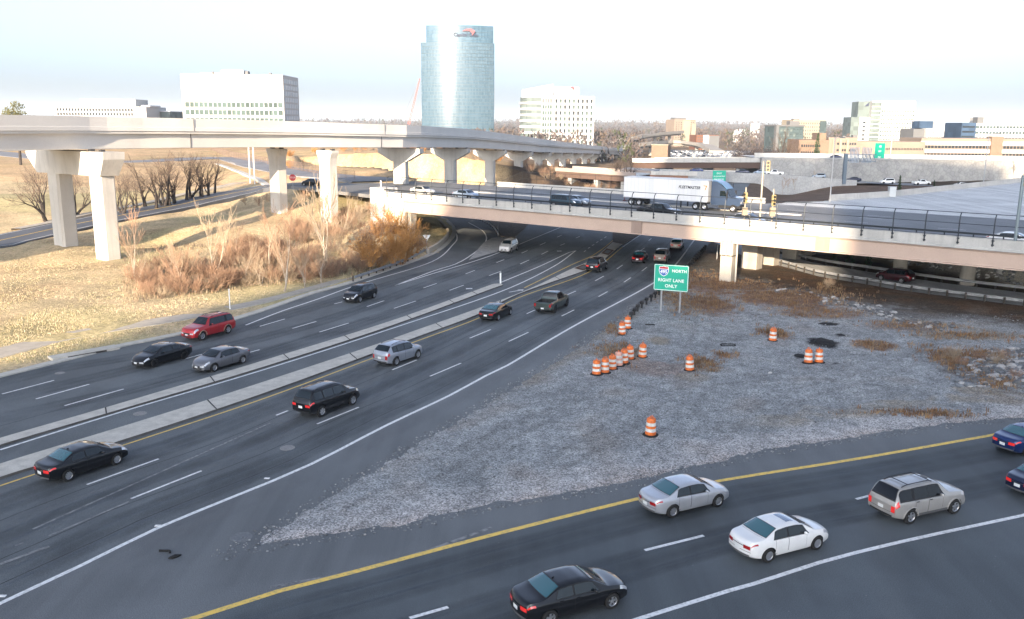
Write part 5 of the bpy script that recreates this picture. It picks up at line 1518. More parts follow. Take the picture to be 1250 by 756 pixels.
# ================================================================= lettering
def text_mesh(name, txt, size, mat, M, parent, depth=.012, align='CENTER', shear=0.0, spacing=1.0, bold=.0):
    """raised lettering; M maps the text plane (x right, y up, z out) to the world"""
    cu = bpy.data.curves.new('lettering', 'FONT'); cu.body = txt; cu.size = size; cu.align_x = align; cu.align_y = 'CENTER'
    cu.extrude = depth; cu.shear = shear; cu.space_character = spacing; cu.offset = bold; cu.resolution_u = 3
    ob = bpy.data.objects.new('lettering_curve', cu); COL.objects.link(ob); bpy.context.view_layer.update()
    me = bpy.data.meshes.new_from_object(ob.evaluated_get(bpy.context.evaluated_depsgraph_get()))
    bpy.data.objects.remove(ob); bpy.data.curves.remove(cu)
    inv = MW.get(parent.name, Matrix()).inverted() if parent else Matrix()
    me.transform(inv @ M); me.materials.clear(); me.materials.append(mat)
    o = link_mesh(name, me, parent); return o
def frame(origin, xdir, zdir=None):
    """plane matrix: x along xdir, y up, z = outward (towards the viewer's side)"""
    x = Vector(xdir).normalized(); y = Vector((0, 0, 1)); z = x.cross(y).normalized()
    m = Matrix((x, y, z)).transposed().to_4x4(); m.translation = Vector(origin); return m
def plate(m, Mx, pts, z0, z1):
    n = len(pts); vs = [Mx @ Vector((x, y, z0)) for x, y in pts] + [Mx @ Vector((x, y, z1)) for x, y in pts]
    return m.add(vs, [tuple(range(n))[::-1], tuple(range(n, 2*n))] + [(i, (i+1) % n, n + (i+1) % n, n + i) for i in range(n)])
def rrect(w, h, r, n=4):
    out = []
    for cx, cy, a0 in ((w/2 - r, h/2 - r, 0), (-w/2 + r, h/2 - r, 90), (-w/2 + r, -h/2 + r, 180), (w/2 - r, -h/2 + r, 270)):
        for k in range(n + 1): a = R(a0 + 90 * k / n); out.append((cx + r * math.cos(a), cy + r * math.sin(a)))
    return out
SGREEN = mottled('sign_green', (.0, .40, .26), (.0, .36, .235), .8, .45, spec=.5)
SWHITE = flat('sign_white', (.80, .82, .80), .5); SBLUE = flat('sign_blue', (.03, .12, .42), .45); SRED = flat('sign_red', (.50, .03, .04), .45)
POSTG = flat('post_galvanised', (.34, .35, .36), .45, .5)

# ---- the route sign beside the gravel
b0, b1 = G(806, 382), G(829, 384); mid = (b0 + b1) / 2
sg = empty('road_sign', (mid.x, mid.y, 0), 0, 'green route sign for the right lane on two steel posts at the gravel edge', 'road sign')
xd = (b1 - b0).normalized(); zc = D(818, 339.5, mid.y).z
pw = (D(839, 340, b1.y - .3) - D(797, 340, b0.y + .3)).length; ph = 33 / F * (mid.y * .99)
fr = frame((mid.x - .02, mid.y, zc), xd)
for b in (b0, b1):
    m = MB(world=True); bb = b + (b - mid) * .0; m.beam(Vector((bb.x, bb.y, -.1)) - fr.to_3x3() @ Vector((0, 0, .12)), Vector((bb.x, bb.y, zc + ph * .45)) - fr.to_3x3() @ Vector((0, 0, .12)), .14, .16); m.build('post', POSTG, sg)
m = MB(world=True); plate(m, fr, rrect(pw, ph, .14), -.035, .0); panel = m.build('panel', [SGREEN], sg)
m = MB(world=True); o_ = rrect(pw - .06, ph - .06, .12); i_ = rrect(pw - .16, ph - .16, .08); n_ = len(o_)
m.add([fr @ Vector((x, y, .006)) for x, y in o_ + i_], [(k, (k+1) % n_, n_ + (k+1) % n_, n_ + k) for k in range(n_)]); m.build('border', SWHITE, panel)
text_mesh('lettering', 'NORTH', .40, SWHITE, fr @ Matrix.Translation((pw * .23, ph * .27, .012)), panel, .004, bold=.008, spacing=1.05)
text_mesh('lettering', 'RIGHT LANE', .44, SWHITE, fr @ Matrix.Translation((0, -ph * .10, .012)), panel, .004, bold=.008, spacing=1.05)
text_mesh('lettering', 'ONLY', .44, SWHITE, fr @ Matrix.Translation((.02, -ph * .32, .012)), panel, .004, bold=.008, spacing=1.05)
sc = [(-.42, .30), (-.38, .42), (-.2, .40), (0, .46), (.2, .40), (.38, .42), (.42, .30), (.44, .02), (.34, -.26), (.14, -.42), (0, -.48), (-.14, -.42), (-.34, -.26), (-.44, .02)]
fs_ = fr @ Matrix.Translation((-pw * .22, ph * .25, 0))
m = MB(world=True); plate(m, fs_, [(x * 1.12, y * 1.12) for x, y in sc], .002, .010); m.build('shield_border', SWHITE, panel)
m = MB(world=True); plate(m, fs_, [(x, y) for x, y in sc[7:] if y < .2] + [(-.43, .2), (.43, .2)][::1] if False else [(-.43, .17), (-.44, .02), (-.34, -.26), (-.14, -.42), (0, -.48), (.14, -.42), (.34, -.26), (.44, .02), (.43, .17)], .011, .015); m.build('shield', SBLUE, panel)
m = MB(world=True); plate(m, fs_, [(-.42, .22), (.42, .22), (.42, .30), (.38, .41), (.2, .39), (0, .45), (-.2, .39), (-.38, .41), (-.42, .30)], .011, .015); m.build('shield_top', SRED, panel)
text_mesh('lettering', '495', .46, SWHITE, fs_ @ Matrix.Translation((0, -.08, .018)), panel, .003, bold=.012)

# ---- traffic drums
ORG = mottled('drum_orange', (.80, .19, .035), (.66, .16, .04), 4, .5, c=(.45, .13, .05), cscale=9)
DWH = mottled('drum_white', (.74, .72, .68), (.58, .55, .50), 4, .55); RUB = MATS['tyre_rubber'] if 'tyre_rubber' in MATS else car_mats()['rubber']
def make_drum():
    root = empty('traffic_drum', (0, 0, 0), 0)
    m = MB(); m.lathe([(.001, 0), (.44, 0), (.46, .03), (.42, .07), (.34, .09), (.001, .09)], n=20); m.build('base', RUB, root, smooth=True, sharp=40)
    prof = [(.305, .08), (.30, .27), (.292, .28), (.29, .44), (.282, .45), (.279, .60), (.271, .61), (.268, .77), (.258, .78), (.25, .95), (.22, 1.0), (.12, 1.02), (.001, 1.02)]
    m = MB(); m.lathe(prof, n=22)
    o = m.build('drum', [ORG, DWH], root, smooth=True, sharp=30)
    for p in o.data.polygons:
        z = p.center.z
        if .275 < z < .445 or .605 < z < .775: p.material_index = 1
    m = MB(); m.tube([(-.12, 0, 1.01), (-.11, 0, 1.10), (0, 0, 1.13), (.11, 0, 1.10), (.12, 0, 1.01)], .025, 6); m.build('handle', ORG, root)
    return root
drum0 = make_drum()
DR = [((794,533), 'traffic drum standing alone near the ramp, nearest the camera'), ((728,459), 'first drum at the near left end of the diagonal row of orange drums'),
      ((738.3,457), 'second drum from the near end of the diagonal row'), ((747,452.5), 'third drum from the near end of the diagonal row'),
      ((755,448.5), 'faded pinkish drum in the middle of the diagonal row'), ((762,445.5), 'drum just past the faded one in the diagonal row'),
      ((769,440.5), 'last drum at the far end of the tight diagonal row'), ((784,438), 'orange drum standing a step beyond the far end of the row'),
      ((759.5,410), 'front one of two drums at the end of the black-post guardrail'), ((766,402.8), 'rear one of two drums at the end of the black-post guardrail'),
      ((842,454), 'lone drum in the middle of the gravel beside brown weeds'), ((943,418), 'lone drum in a patch of dead weeds on the right of the gravel'),
      ((986.5,445), 'left one of two drums in front of the black heap'), ((999.5,444.5), 'right one of two drums in front of the black heap')]
FAD = mottled('drum_faded', (.74, .40, .30), (.66, .34, .26), 4, .6)
rng = random.Random(21)
for i, ((u, v), lab) in enumerate(DR):
    o = drum0 if i == 0 else copy_tree(drum0); p = G(u, v - 1.5, .1)
    o.location = (p.x, p.y, .10 if i not in (8, 9) else .07); o.rotation_euler = (R(rng.uniform(-3, 3)), R(rng.uniform(-3, 3)), rng.uniform(0, 6)); o.scale = (1.08, 1.08, 1.10)
    tag(o, lab, 'traffic drum', 'orange and white traffic drums on the gravel')
    if i == 4:
        for ch in o.children:
            if ch.name.startswith('drum'):
                ch.data = ch.data.copy(); ch.data.materials[0] = FAD

# ---- litter on the gravel and shoulder
BLKR = flat('shredded_rubber', (.012, .012, .012), .9)
def hose(u, v, r, label, ring=True):
    c = G(u, v); m = MB()
    pts = [(r * math.cos(a) * 1.0, r * .62 * math.sin(a), .04 + .02 * math.sin(3 * a)) for a in np.linspace(0, 6.283 if ring else 2.2, 20)]
    m.tube(pts, .05, 6); o = m.build('tyre_scrap', BLKR, None, smooth=True); o.location = (c.x, c.y, .16 if v < 520 else .05); tag(o, label, 'litter')
hose(888.5, 424, .62, 'black rubber ring lying on the gravel between two lone drums'); hose(198, 677, .34, 'thin curved black rubber strip on the shoulder', False)
hose(792, 399.5, .5, 'short black strip on the gravel beside the two drums at the guardrail end', False)
def lump(name, u, v, sx, sy, sz, mat, label, cat, z=.06, seed=1):
    rg = random.Random(seed); bm = bmesh.new(); bmesh.ops.create_icosphere(bm, subdivisions=2, radius=1)
    for w in bm.verts:
        k = 1 + .35 * mnoise.noise(w.co * 2.1 + Vector((seed, 0, 0))); w.co = Vector((w.co.x * sx * k, w.co.y * sy * k, max(-.1, w.co.z) * sz * k))
    me_ = bpy.data.meshes.new(name); bm.to_mesh(me_); bm.free(); me_.materials.append(mat)
    o = link_mesh(name, me_); c = G(u, v); o.location = (c.x, c.y, z); o.rotation_euler = (0, 0, rg.uniform(0, 6)); return tag(o, label, cat)
lump('rubber_scrap', 213.5, 681, .28, .14, .10, BLKR, 'small black lump of rubber on the shoulder beside the curved strip', 'litter', .04)
lump('asphalt_heap', 1006, 420, 1.5, .9, .35, mottled('tar_black', (.012, .012, .013), (.03, .03, .03), 5, .9), 'black heap of broken asphalt behind the pair of drums', 'heap', .08, 4)
lump('asphalt_heap', 977, 437, .6, .5, .22, MATS['tar_black'], 'small black asphalt lump just left of the pair of drums', 'heap', .08, 7)
lump('asphalt_heap', 1011, 397.5, 1.0, .45, .18, MATS['tar_black'], 'flat black asphalt lump on the gravel far behind the pair of drums', 'heap', .08, 9)
PALE = flat('pale_block', (.56, .54, .50), .9)
lump('concrete_chunk', 940, 457.5, .2, .15, .12, PALE, 'small white chunk of concrete on the gravel below the lone right drum', 'stone', .1, 3)
lump('concrete_chunk', 954, 355.5, .9, .3, .2, PALE, 'long pale slab of concrete on the brown weeds below the slip road', 'stone', .1, 5)
lump('concrete_chunk', 1017, 366, .3, .25, .3, PALE, 'pale block of concrete in the dark earth bank', 'stone', .1, 6)
lump('concrete_slab', 809, 547, .55, .35, .07, PALE, 'flat pale slab in the dust beside the nearest lone drum', 'stone', .08, 8)

# ---- small signs and posts
def post_sign(name, base, h, label, cat, head=None, r=.045, mat=None, tilt=0):
    root = empty(name, base, 0, label, cat); m = MB(world=True); m.tube([base - Vector((0,0,.2)), base + Vector((0, 0, h))], r, 6); m.build('post', mat or POSTG, root)
    if head: head(root, base + Vector((0, 0, h)))
    return root
def disc(n, r, mat, name, face, extra=None):
    def f(root, top):
        fr_ = frame(top, face); m = MB(world=True); plate(m, fr_, [(r * math.cos(2*math.pi*(k + .5)/n - math.pi/2 * 0 + (math.pi/2 if n == 3 else 0) - (2*math.pi*.5/n if n == 3 else 0)), r * math.sin(2*math.pi*(k + .5)/n + (math.pi/2 if n == 3 else 0) - (2*math.pi*.5/n if n == 3 else 0))) for k in range(n)], .03, .05)
        o = m.build(name, mat, root)
        if extra: extra(o, fr_)
    return f
gpt = G(358, 236, 5.6); gpt.z = hz(gpt.x, gpt.y)
post_sign('stop_sign', gpt, D(358, 217, gpt.y).z - gpt.z, 'red octagonal stop sign between the two flared guideway piers', 'road sign', disc(8, .62, SRED, 'sign_plate', (1, 0, 0), lambda o, f_: text_mesh('lettering', 'STOP', .42, SWHITE, f_ @ Matrix.Translation((0, 0, .06)), o, .004)))
def tri(root, top):
    fr_ = frame(top, (.95, .1, 0)); m = MB(world=True); plate(m, fr_, [(-.55, .35), (0, -.55), (.55, .35)], .04, .06); m.build('sign_plate', SWHITE, root)
p = G(521, 311); post_sign('yield_sign', p, D(521, 290, p.y).z, 'white triangular yield sign seen beside the loop ramp guardrail', 'road sign', tri)
p = G(611, 346.5); p.z = .15; post_sign('delineator_post', p, 1.15, 'short white delineator post on the nose of the narrow median', 'post', None, .1, SWHITE)
p = G(281, 380); post_sign('marker_post', p, D(280, 353, p.y).z, 'thin white post on the verge behind the red SUV', 'post', None, .06, SWHITE)
p = G(602, 297); p = G(608, 288); post_sign('marker_post', p, 2.0, 'thin grey post at the gore where the loop ramp leaves', 'post', None, .05)
p = G(875, 318); post_sign('marker_post', p, 2.2, 'grey post standing just left of the overpass pier', 'post', None, .06)
for k, (u, v) in enumerate(((305.5, 221), (311, 222))):
    p = G(u, v, 6.2); p.z = hz(p.x, p.y); post_sign('steel_mast', p, 9.5, ('left', 'right')[k] + ' one of the two pale steel masts standing in the cross road junction', 'mast', None, .16, flat('mast_pale', (.55, .56, .57), .5, .2), )
# thin bare flag pole far left, behind the guideway not seen: none

# ---- street lamps
def lamp(base, h, arm, label):
    root = empty('street_lamp', base, 0, label, 'street lamp'); m = MB(world=True)
    m.tube([base, base + Vector((0, 0, h))], [.13, .08], 8); m.build('pole', POSTG, root)
    top = base + Vector((0, 0, h)); a = Vector(arm)
    m = MB(world=True); m.tube([top - Vector((0, 0, .3)), top + a * .5 + Vector((0, 0, .1)), top + a], .04, 6); ar_ = m.build('arm', POSTG, root)
    m = MB(world=True); m.beam(top + a * .85, top + a * 1.0 + a.normalized() * .6, .36, .16); m.build('lantern', flat('lantern_grey', (.16, .17, .18), .5), root)
p = G(1013, 246.5, 6.7); lamp(p, D(1019, 168, p.y).z - 6.7, (.9, 0, 0), 'tall grey street lamp at the left end of the approach road barrier')
p = G(1200, 227.5, 6.7); lamp(p, D(1207, 163, p.y).z - 6.7, (1.2, -.2, 0), 'tall thin street lamp rising in front of the retaining wall at far right')
p = D(1086, 198, 305); lamp(p, 12, (1.5, 0, 0), 'distant small street lamp on the upper highway beside the green sign')

# ---- traffic signals
SYEL = flat('signal_yellow', (.34, .27, .13), .5); SDK = flat('signal_black', (.015, .015, .016), .5)
def signal_head(root, c, face, name='signal_head', back=True):
    fr_ = frame(c, face); m = MB(world=True); plate(m, fr_, rrect(.42, 1.25, .06), -.12, .12); o = m.build(name, SYEL, root)
    for k in (-1, 0, 1):
        m = MB(world=True)
        for i in range(10):
            pass
        ring = [(0.15 * math.cos(2*math.pi*i/12), .15 * math.sin(2*math.pi*i/12) + k * .38) for i in range(12)]
        plate(m, fr_, ring, .121, .20); m.build('visor', SDK, o)
    return o
def signal(base, h, heads, label, r=.1, box=None, mat=None):
    root = empty('traffic_signal', base, 0, label, 'traffic signal'); m = MB(world=True); m.tube([base, base + Vector((0, 0, h))], r, 8); m.build('pole', mat or flat('signal_pole_pale', (.28, .26, .22), .5, .2), root)
    for (dx, dz, fc) in heads:
        signal_head(root, base + Vector((dx, -.05, dz)), fc)
        m = MB(world=True); m.beam(base + Vector((0, 0, dz)), base + Vector((dx, -.05, dz)), .06, .06); m.build('bracket', SDK, root)
    if box: m = MB(world=True); m.box(base.x - .3, base.x + .3, base.y - .2, base.y + .2, base.z + box[0], base.z + box[1]); m.build('control_box', flat('signal_box_tan', (.26, .22, .16)), root)
    return root
def ondeck(u, o):
    """point at the bridge offset o seen at photo column u"""
    lo, hi = S0, S1 + 60
    for _ in range(50):
        md = (lo + hi) / 2; w = bp(md, o, DECKZ); uu = 625 + F * w.x / (w.y * math.cos(TH) - (w.z - CAMH) * math.sin(TH))
        if uu < u: lo = md
        else: hi = md
    return bp(lo, o, DECKZ)
p = ondeck(926, .9); signal(p, D(928, 197, p.y).z - p.z, [(.55, D(934, 203, p.y).z - p.z, (.9, -.4, 0))], 'tall traffic signal pole beside the truck cab with a yellow head at its top', .12)
p = ondeck(907, .8); signal(p, 4.6, [(.0, 3.4, (.3, -.9, 0))], 'short traffic signal behind the railing, just behind the trailer front', .09, (1.4, 2.3))
p = ondeck(940.5, .8); signal(p, 4.6, [(.05, 3.3, (.9, .3, 0))], 'short traffic signal behind the railing, right of the truck cab', .09, (1.5, 2.5))
p = ondeck(1237, -.1); p.z = 7.7; signal(p, D(1246, 214, p.y).z - p.z, [(.22, D(1247, 219, p.y).z - p.z, (.9, .4, 0))], 'traffic signal on a grey pole at the right edge of the overpass', .16, None, flat('pole_teal_grey', (.20, .25, .27), .45, .3))
# cabinet and evergreen on the mulch
p = G(1090, 240.5, 6.7); m = MB(); m.box(-.55, .55, -.4, .4, -.4, 1.7); m.box(-.6, .6, -.45, .45, 1.7, 1.78); o = m.build('utility_cabinet', flat('cabinet_white', (.5, .52, .52), .5), None); o.location = (p.x, p.y + .6, 6.6); tag(o, 'white utility cabinet behind the start of the approach road barrier', 'cabinet')

# ---- sign gantry and green signs across the highway
gb = D(1030, 221, 281); gnt = empty('sign_gantry', gb, 0, 'sign gantry over the far highway, thick dark post with slatted sign backs', 'gantry')
GDK = flat('gantry_blue_grey', (.13, .17, .21), .5, .3); zt_ = D(1031, 187.5, 281).z
m = MB(world=True); m.beam(gb - Vector((0,0,1)), Vector((gb.x, gb.y, zt_)), 1.0, 1.0); m.build('pole', GDK, gnt)
e_ = D(1070, 190, 276); 
m = MB(world=True)
for dz in (-.2, -2.2): m.beam(Vector((gb.x, gb.y, zt_ + dz)), Vector((e_.x, e_.y, zt_ + dz)), .25, .25)
for k in range(8):
    a_, b_ = Vector((gb.x, gb.y, zt_ - .2)).lerp(Vector((e_.x, e_.y, zt_ - .2)), k / 8), Vector((gb.x, gb.y, zt_ - 2.2)).lerp(Vector((e_.x, e_.y, zt_ - 2.2)), (k + 1) / 8); m.beam(a_, b_, .12, .12)
m.build('truss', GDK, gnt)
for (u0, u1) in ((1037, 1049), (1052, 1064)):
    a_, b_ = D(u0, 190, 280), D(u1, 190, 278); m = MB(world=True); z0, z1 = D(1045, 199, 279).z, D(1045, 180, 279).z
    n_ = 7
    for k in range(n_):
        c = a_.lerp(b_, (k + .5) / n_); m.beam(Vector((c.x, c.y, z0)), Vector((c.x, c.y, z1)), (b_ - a_).length / n_ * .8, .12)
    m.build('sign_back', flat('sign_back_alu', (.42, .48, .56), .4, .3), gnt)
def green_sign(u0, v0, u1, v1, Y_, label, lines, skew=0.0, posts=True, drop=3.0):
    a_, b_ = D(u0, (v0 + v1) / 2, Y_), D(u1, (v0 + v1) / 2, Y_ + skew); c = (a_ + b_) / 2; w = (b_ - a_).length; h = abs(D(u0, v0, Y_).z - D(u0, v1, Y_).z)
    root = empty('road_sign', (c.x, c.y, c.z - h / 2), 0, label, 'road sign'); fr_ = frame(c, b_ - a_)
    m = MB(world=True); plate(m, fr_, rrect(w, h, .15), -.08, 0); pn = m.build('panel', SGREEN, root)
    for (t, y, s_) in lines: text_mesh('lettering', t, s_ * h, SWHITE, fr_ @ Matrix.Translation((0, y * h, .03)), pn, .01)
    if posts:
        for k in (-.35, .35): m = MB(world=True); m.beam(fr_ @ Vector((k * w, -h / 2 - drop, -.2)), fr_ @ Vector((k * w, h / 2 - .1, -.2)), .25, .25); m.build('post', GDK, root)
green_sign(870, 208.5, 886, 222, 285, 'small green sign standing above the truck trailer roof on the far bridge', [('EAST', .25, .22), ('ALEXANDRIA', -.02, .17), ('BALTIMORE', -.28, .17)], drop=2.5)
green_sign(1068, 175, 1080, 195.5, 300, 'tall narrow green overhead sign beside the gantry, white writing', [('495', .3, .2), ('EAST', .02, .16), ('ONLY', -.34, .14)], skew=4, drop=1.5)

# ================================================================= the articulated truck
TRW = mottled('trailer_white', (.80, .80, .79), (.70, .70, .69), .5, .4, vscale=(1, 1, .2))
ts, to = bs_at(768, 250.5, DECKZ); to = to + 1.25
trk = empty('articulated_truck', bp(ts + 7.6, to, DECKZ), math.atan2(BD.y, BD.x), 'long white box trailer truck heading right across the overpass', 'truck')
def tbox(m, x0, x1, y0, y1, z0, z1): return m.box(x0, x1, y0, y1, z0, z1)
TL = 13.4; xo = -8.6
m = MB(); m.box(xo, xo + TL, -1.3, 1.3, 1.18, 4.12); 
o = m.build('trailer_box', TRW, trk); bvm = bmesh.new(); bvm.from_mesh(o.data); bmesh.ops.bevel(bvm, geom=bvm.edges, offset=.05, segments=2, affect='EDGES'); bvm.to_mesh(o.data); bvm.free()
m = MB()
for k in range(1, 22): x = xo + TL * k / 22; m.box(x - .012, x + .012, -1.308, -1.298, 1.3, 4.0)
m.build('panel_seam', flat('seam_grey', (.60, .60, .60), .5), trk)
m = MB(); m.box(xo - .01, xo + TL + .01, -1.315, 1.315, 1.12, 1.24); m.box(xo - .01, xo + TL + .01, -1.315, 1.315, 4.02, 4.10); m.build('trailer_rail', flat('rail_alu', (.55, .56, .57), .4, .4), trk)
m = MB(); m.box(xo - .12, xo - .02, -1.2, 1.2, .5, .62); m.box(xo - .08, xo - .0, -.9, -.8, .6, 1.2); m.box(xo - .08, xo - .0, .8, .9, .6, 1.2); m.build('rear_underride_bar', flat('underride', (.2, .05, .05), .5), trk)
ctrk = car_mats()
def tw(x, y, rimm='rim', r=.52):
    m = MB(); m.lathe([(.28, -.14), (.46, -.15), (.52, -.1), (.52, .1), (.46, .15), (.28, .14)], n=22, axis='Y'); w = m.build('wheel', ctrk['rubber'], trk, smooth=True, sharp=40); w.location = (x, y, r)
    m = MB(); s_ = -1 if y < 0 else 1; m.lathe([(.001, s_ * .02), (.12, s_ * .06), (.14, s_ * .02), (.24, s_ * .03), (.29, s_ * .13), (.29, s_ * .05)], n=18, axis='Y'); m.build('rim', ctrk['rim'], w, smooth=True)
for x in (xo + 1.3, xo + 2.6):
    for y in (-1.12, 1.12): tw(x, y)
for x in (xo + TL - 1.8, xo + TL - .45):
    for y in (-1.12, 1.12): tw(x, y)
m = MB(); m.box(xo + .6, xo + 3.4, -.55, .55, .55, 1.16); m.box(xo + TL - 4.2, xo + TL - 4.05, -1.1, -.95, .2, 1.18); m.box(xo + TL - 4.2, xo + TL - 4.05, .95, 1.1, .2, 1.18); m.build('landing_gear', flat('chassis_black', (.02, .02, .02), .7), trk)
xc = xo + TL + .75
CABW = paint('cab_white', (.045, .07, .12), .2, .3); CABB = paint('cab_blue', (.10, .20, .34), .2)
m = MB()   # sleeper and cab: lofted in side profile, nose to the right
side = [(-.3, .9), (2.25, .9), (3.75, .85), (4.0, 1.05), (3.98, 1.55), (3.75, 1.85), (2.45, 2.05), (1.85, 3.0), (1.2, 3.55), (.4, 4.0), (-.3, 4.02)]
def cabw(x, z): return 1.22 if x < 2.2 else 1.22 - .22 * (x - 2.2) / 1.8
m.loft([[Vector((xc + x, s_ * cabw(x, z) * (1 if z < 3.2 else .9), z)) for x, z in side] for s_ in (-1, 1)])
o = m.build('cab', CABW, trk, smooth=True, sharp=35)
g = MB(); g.add([Vector((xc + x, y, z)) for x, y, z in ((2.42, -1.0, 2.12), (2.42, 1.0, 2.12), (1.9, .98, 2.98), (1.9, -.98, 2.98))], [(0, 1, 2, 3)]); 
for i in range(len(g.v)): g.v[i] = (g.v[i][0] + .03, g.v[i][1], g.v[i][2] + .02)
g.build('windscreen', ctrk['glass'], trk)
for s_ in (-1, 1):
    g = MB(); y = s_ * 1.235; g.add([(xc + 1.05, y, 2.1), (xc + 2.15, y, 2.1), (xc + 1.75, y, 2.85), (xc + 1.05, y, 2.85)], [(0, 1, 2, 3)]); g.build('side_window', ctrk['glass'], trk)
    g = MB(); g.add([(xc + .98, s_ * 1.228, .95), (xc + 2.22, s_ * 1.228, .95), (xc + 2.22, s_ * 1.228, 2.05), (xc + 1.8, s_ * 1.228, 2.95), (xc + .98, s_ * 1.228, 2.95)], [(0, 1, 2, 3, 4)]); g.build('door', CABW, trk)
    g = MB(); yy = sorted((s_ * .95, s_ * 1.2)); g.box(xc - .9, xc + .9, yy[0], yy[1], .45, .95); g.build('fuel_tank', ctrk['chrome'], trk)
    g = MB(); g.tube([(xc - .42, s_ * .95, .9), (xc - .42, s_ * .95, 4.1)], .075, 8); g.build('exhaust_stack', ctrk['chrome'], trk)
    g = MB(); yy = sorted((s_ * 1.35, s_ * 1.48)); g.box(xc + 2.1, xc + 2.25, yy[0], yy[1], 2.0, 2.8); g.build('mirror', ctrk['black'], trk)
    g = MB(); yy = sorted((s_ * .55, s_ * .95)); g.box(xc + 3.95, xc + 4.03, yy[0], yy[1], 1.2, 1.42); g.build('headlight', ctrk['lens'], trk)
    tw(xc + 3.0, s_ * 1.08)
m = MB(); m.box(xc - 2.9, xc - .3, -.5, .5, .75, 1.05); m.box(xc - .3, xc + 3.9, -.9, .9, .5, .9); m.build('chassis', flat('chassis_black', (.02,)*3, .7), trk)
m = MB(); m.box(xc + 3.99, xc + 4.03, -.5, .5, 1.1, 1.75); m.build('grille', ctrk['chrome'], trk)
m = MB(); m.box(xc - .32, xc - .27, -1.0, 1.0, 1.2, 3.9); m.build('cab_back', flat('chassis_black', (.02,)*3, .7), trk)
m = MB(); m.loft([[(xc + x, y, z) for x, z in ((-.28, 4.03), (.4, 4.02), (1.25, 3.6), (1.9, 3.02), (1.98, 3.1), (1.2, 3.8), (.2, 4.2), (-.28, 4.2))] for y in (-.95, .95)]); m.build('roof_fairing', CABB, trk, smooth=True, sharp=40)
mt = MW[trk.name]
fr_ = mt @ Matrix.Translation((xo + TL * .79, -1.302, 3.05)) @ Matrix.Rotation(R(90), 4, 'X')
text_mesh('lettering', 'FLEETMASTER', .54, flat('truck_letter', (.03, .03, .035), .5), fr_, trk, .008, shear=.25, bold=.015)
m = MB(); m.add([(xo + TL * .79 + x, -1.312, z) for x, z in ((2.15, 3.45), (2.75, 3.45), (2.45, 2.75), (2.3, 2.75), (2.5, 3.3), (2.1, 3.32))], [(0, 1, 2, 3, 4, 5)]); m.build('logo_swoosh', flat('logo_orange', (.75, .25, .08), .5), trk)

# ================================================================= cars
def put_car(rear, front, side, spec, pm, label, cat, z=0.03, **kw):
    """rear, front: photo points where the two visible tyres meet the road; side: which flank faces the camera"""
    a_, b_ = G(*rear, z), G(*front, z); d = (b_ - a_); hd = math.atan2(d.y, d.x); d.normalize()
    nrm = Vector((-d.y, d.x, 0)) * (1 if side == 'R' else -1)
    c = (a_ + b_) / 2 + nrm * (CARSPEC[spec]['W'] - .08)
    return make_car(name_of(cat), spec, pm, (c.x, c.y, z), hd, label, cat, **kw)
def name_of(cat): return {'pickup': 'pickup_truck', 'SUV': 'suv', 'car': 'sedan'}.get(cat, cat)
def lane_heading(u, v, path, flip=False):
    p = G(u, v); i = min(range(1, len(path)), key=lambda k: (path[k] - p).length); d = path[i] - path[i-1]
    return math.atan2(d.y, d.x) + (math.pi if flip else 0)
def put_lane(contact, hd, side, spec, pm, label, cat, z=0.03, **kw):
    p = G(*contact, z); d = Vector((math.cos(hd), math.sin(hd), 0)); nrm = Vector((-d.y, d.x, 0)) * (1 if side == 'R' else -1)
    c = p + nrm * (CARSPEC[spec]['W'] - .08); return make_car(name_of(cat), spec, pm, (c.x, c.y, z), hd, label, cat, **kw)
BLACK = paint('paint_black', (.006, .0065, .008)); SILVER = paint('paint_silver', (.50, .515, .54), .45); WHITEP = paint('paint_white', (.78, .78, .76)); BEIGE = paint('paint_champagne', (.40, .385, .36), .35)
GREY = paint('paint_grey', (.16, .165, .18), .4); RED = paint('paint_red', (.42, .025, .03), .15); GREEN = paint('paint_dark_green', (.055, .075, .07), .3); NAVY = paint('paint_navy', (.012, .03, .12), .3)
NAVY2 = paint('paint_midnight', (.012, .018, .05), .3); DRED = paint('paint_dark_red', (.045, .007, .010), .2); STEEL = paint('paint_steel_blue', (.26, .31, .37), .4); PEARL = paint('paint_pearl', (.60, .585, .55), .2); LBLUE = paint('paint_blue_grey', (.30, .37, .46), .4)
# on the ramp at bottom right
put_car((820,632), (876.5,618.6), 'R', 'sedan', SILVER, 'silver saloon beside the yellow line of the near ramp', 'car', .045, spokes=7)
put_car((937.5,686.5), (996.2,671), 'R', 'sedan', WHITEP, 'white saloon with a glass sunroof on the near ramp', 'car', .045, sunroof=True, spokes=9)
put_car((1110,639.8), (1164,627.3), 'R', 'box_suv', BEIGE, 'champagne SUV with black roof rack on the near ramp', 'SUV', .045, tint=True, tail='tall', sill='black', arch=flat('arch_beige', (.30, .29, .27), .4), lit=True)
put_car((676,762.5), (742,744), 'R', 'sedan', BLACK, 'black saloon at the bottom edge with a teal rear window', 'car', .045, spokes=5, lit=True)
hy = math.atan2(YEL_RAMP[-2].y - YEL_RAMP[-6].y, YEL_RAMP[-2].x - YEL_RAMP[-6].x)
put_car((1249.5,557.5), (1293,547.5), 'R', 'sedan', NAVY, 'bright blue saloon at the right edge on the yellow line', 'car', .045, lit=True)
put_car((1272,610.5), (1318,598), 'R', 'sedan', NAVY2, 'midnight blue saloon cut by the right edge, nearer than the bright blue one', 'car', .045, lit=True)
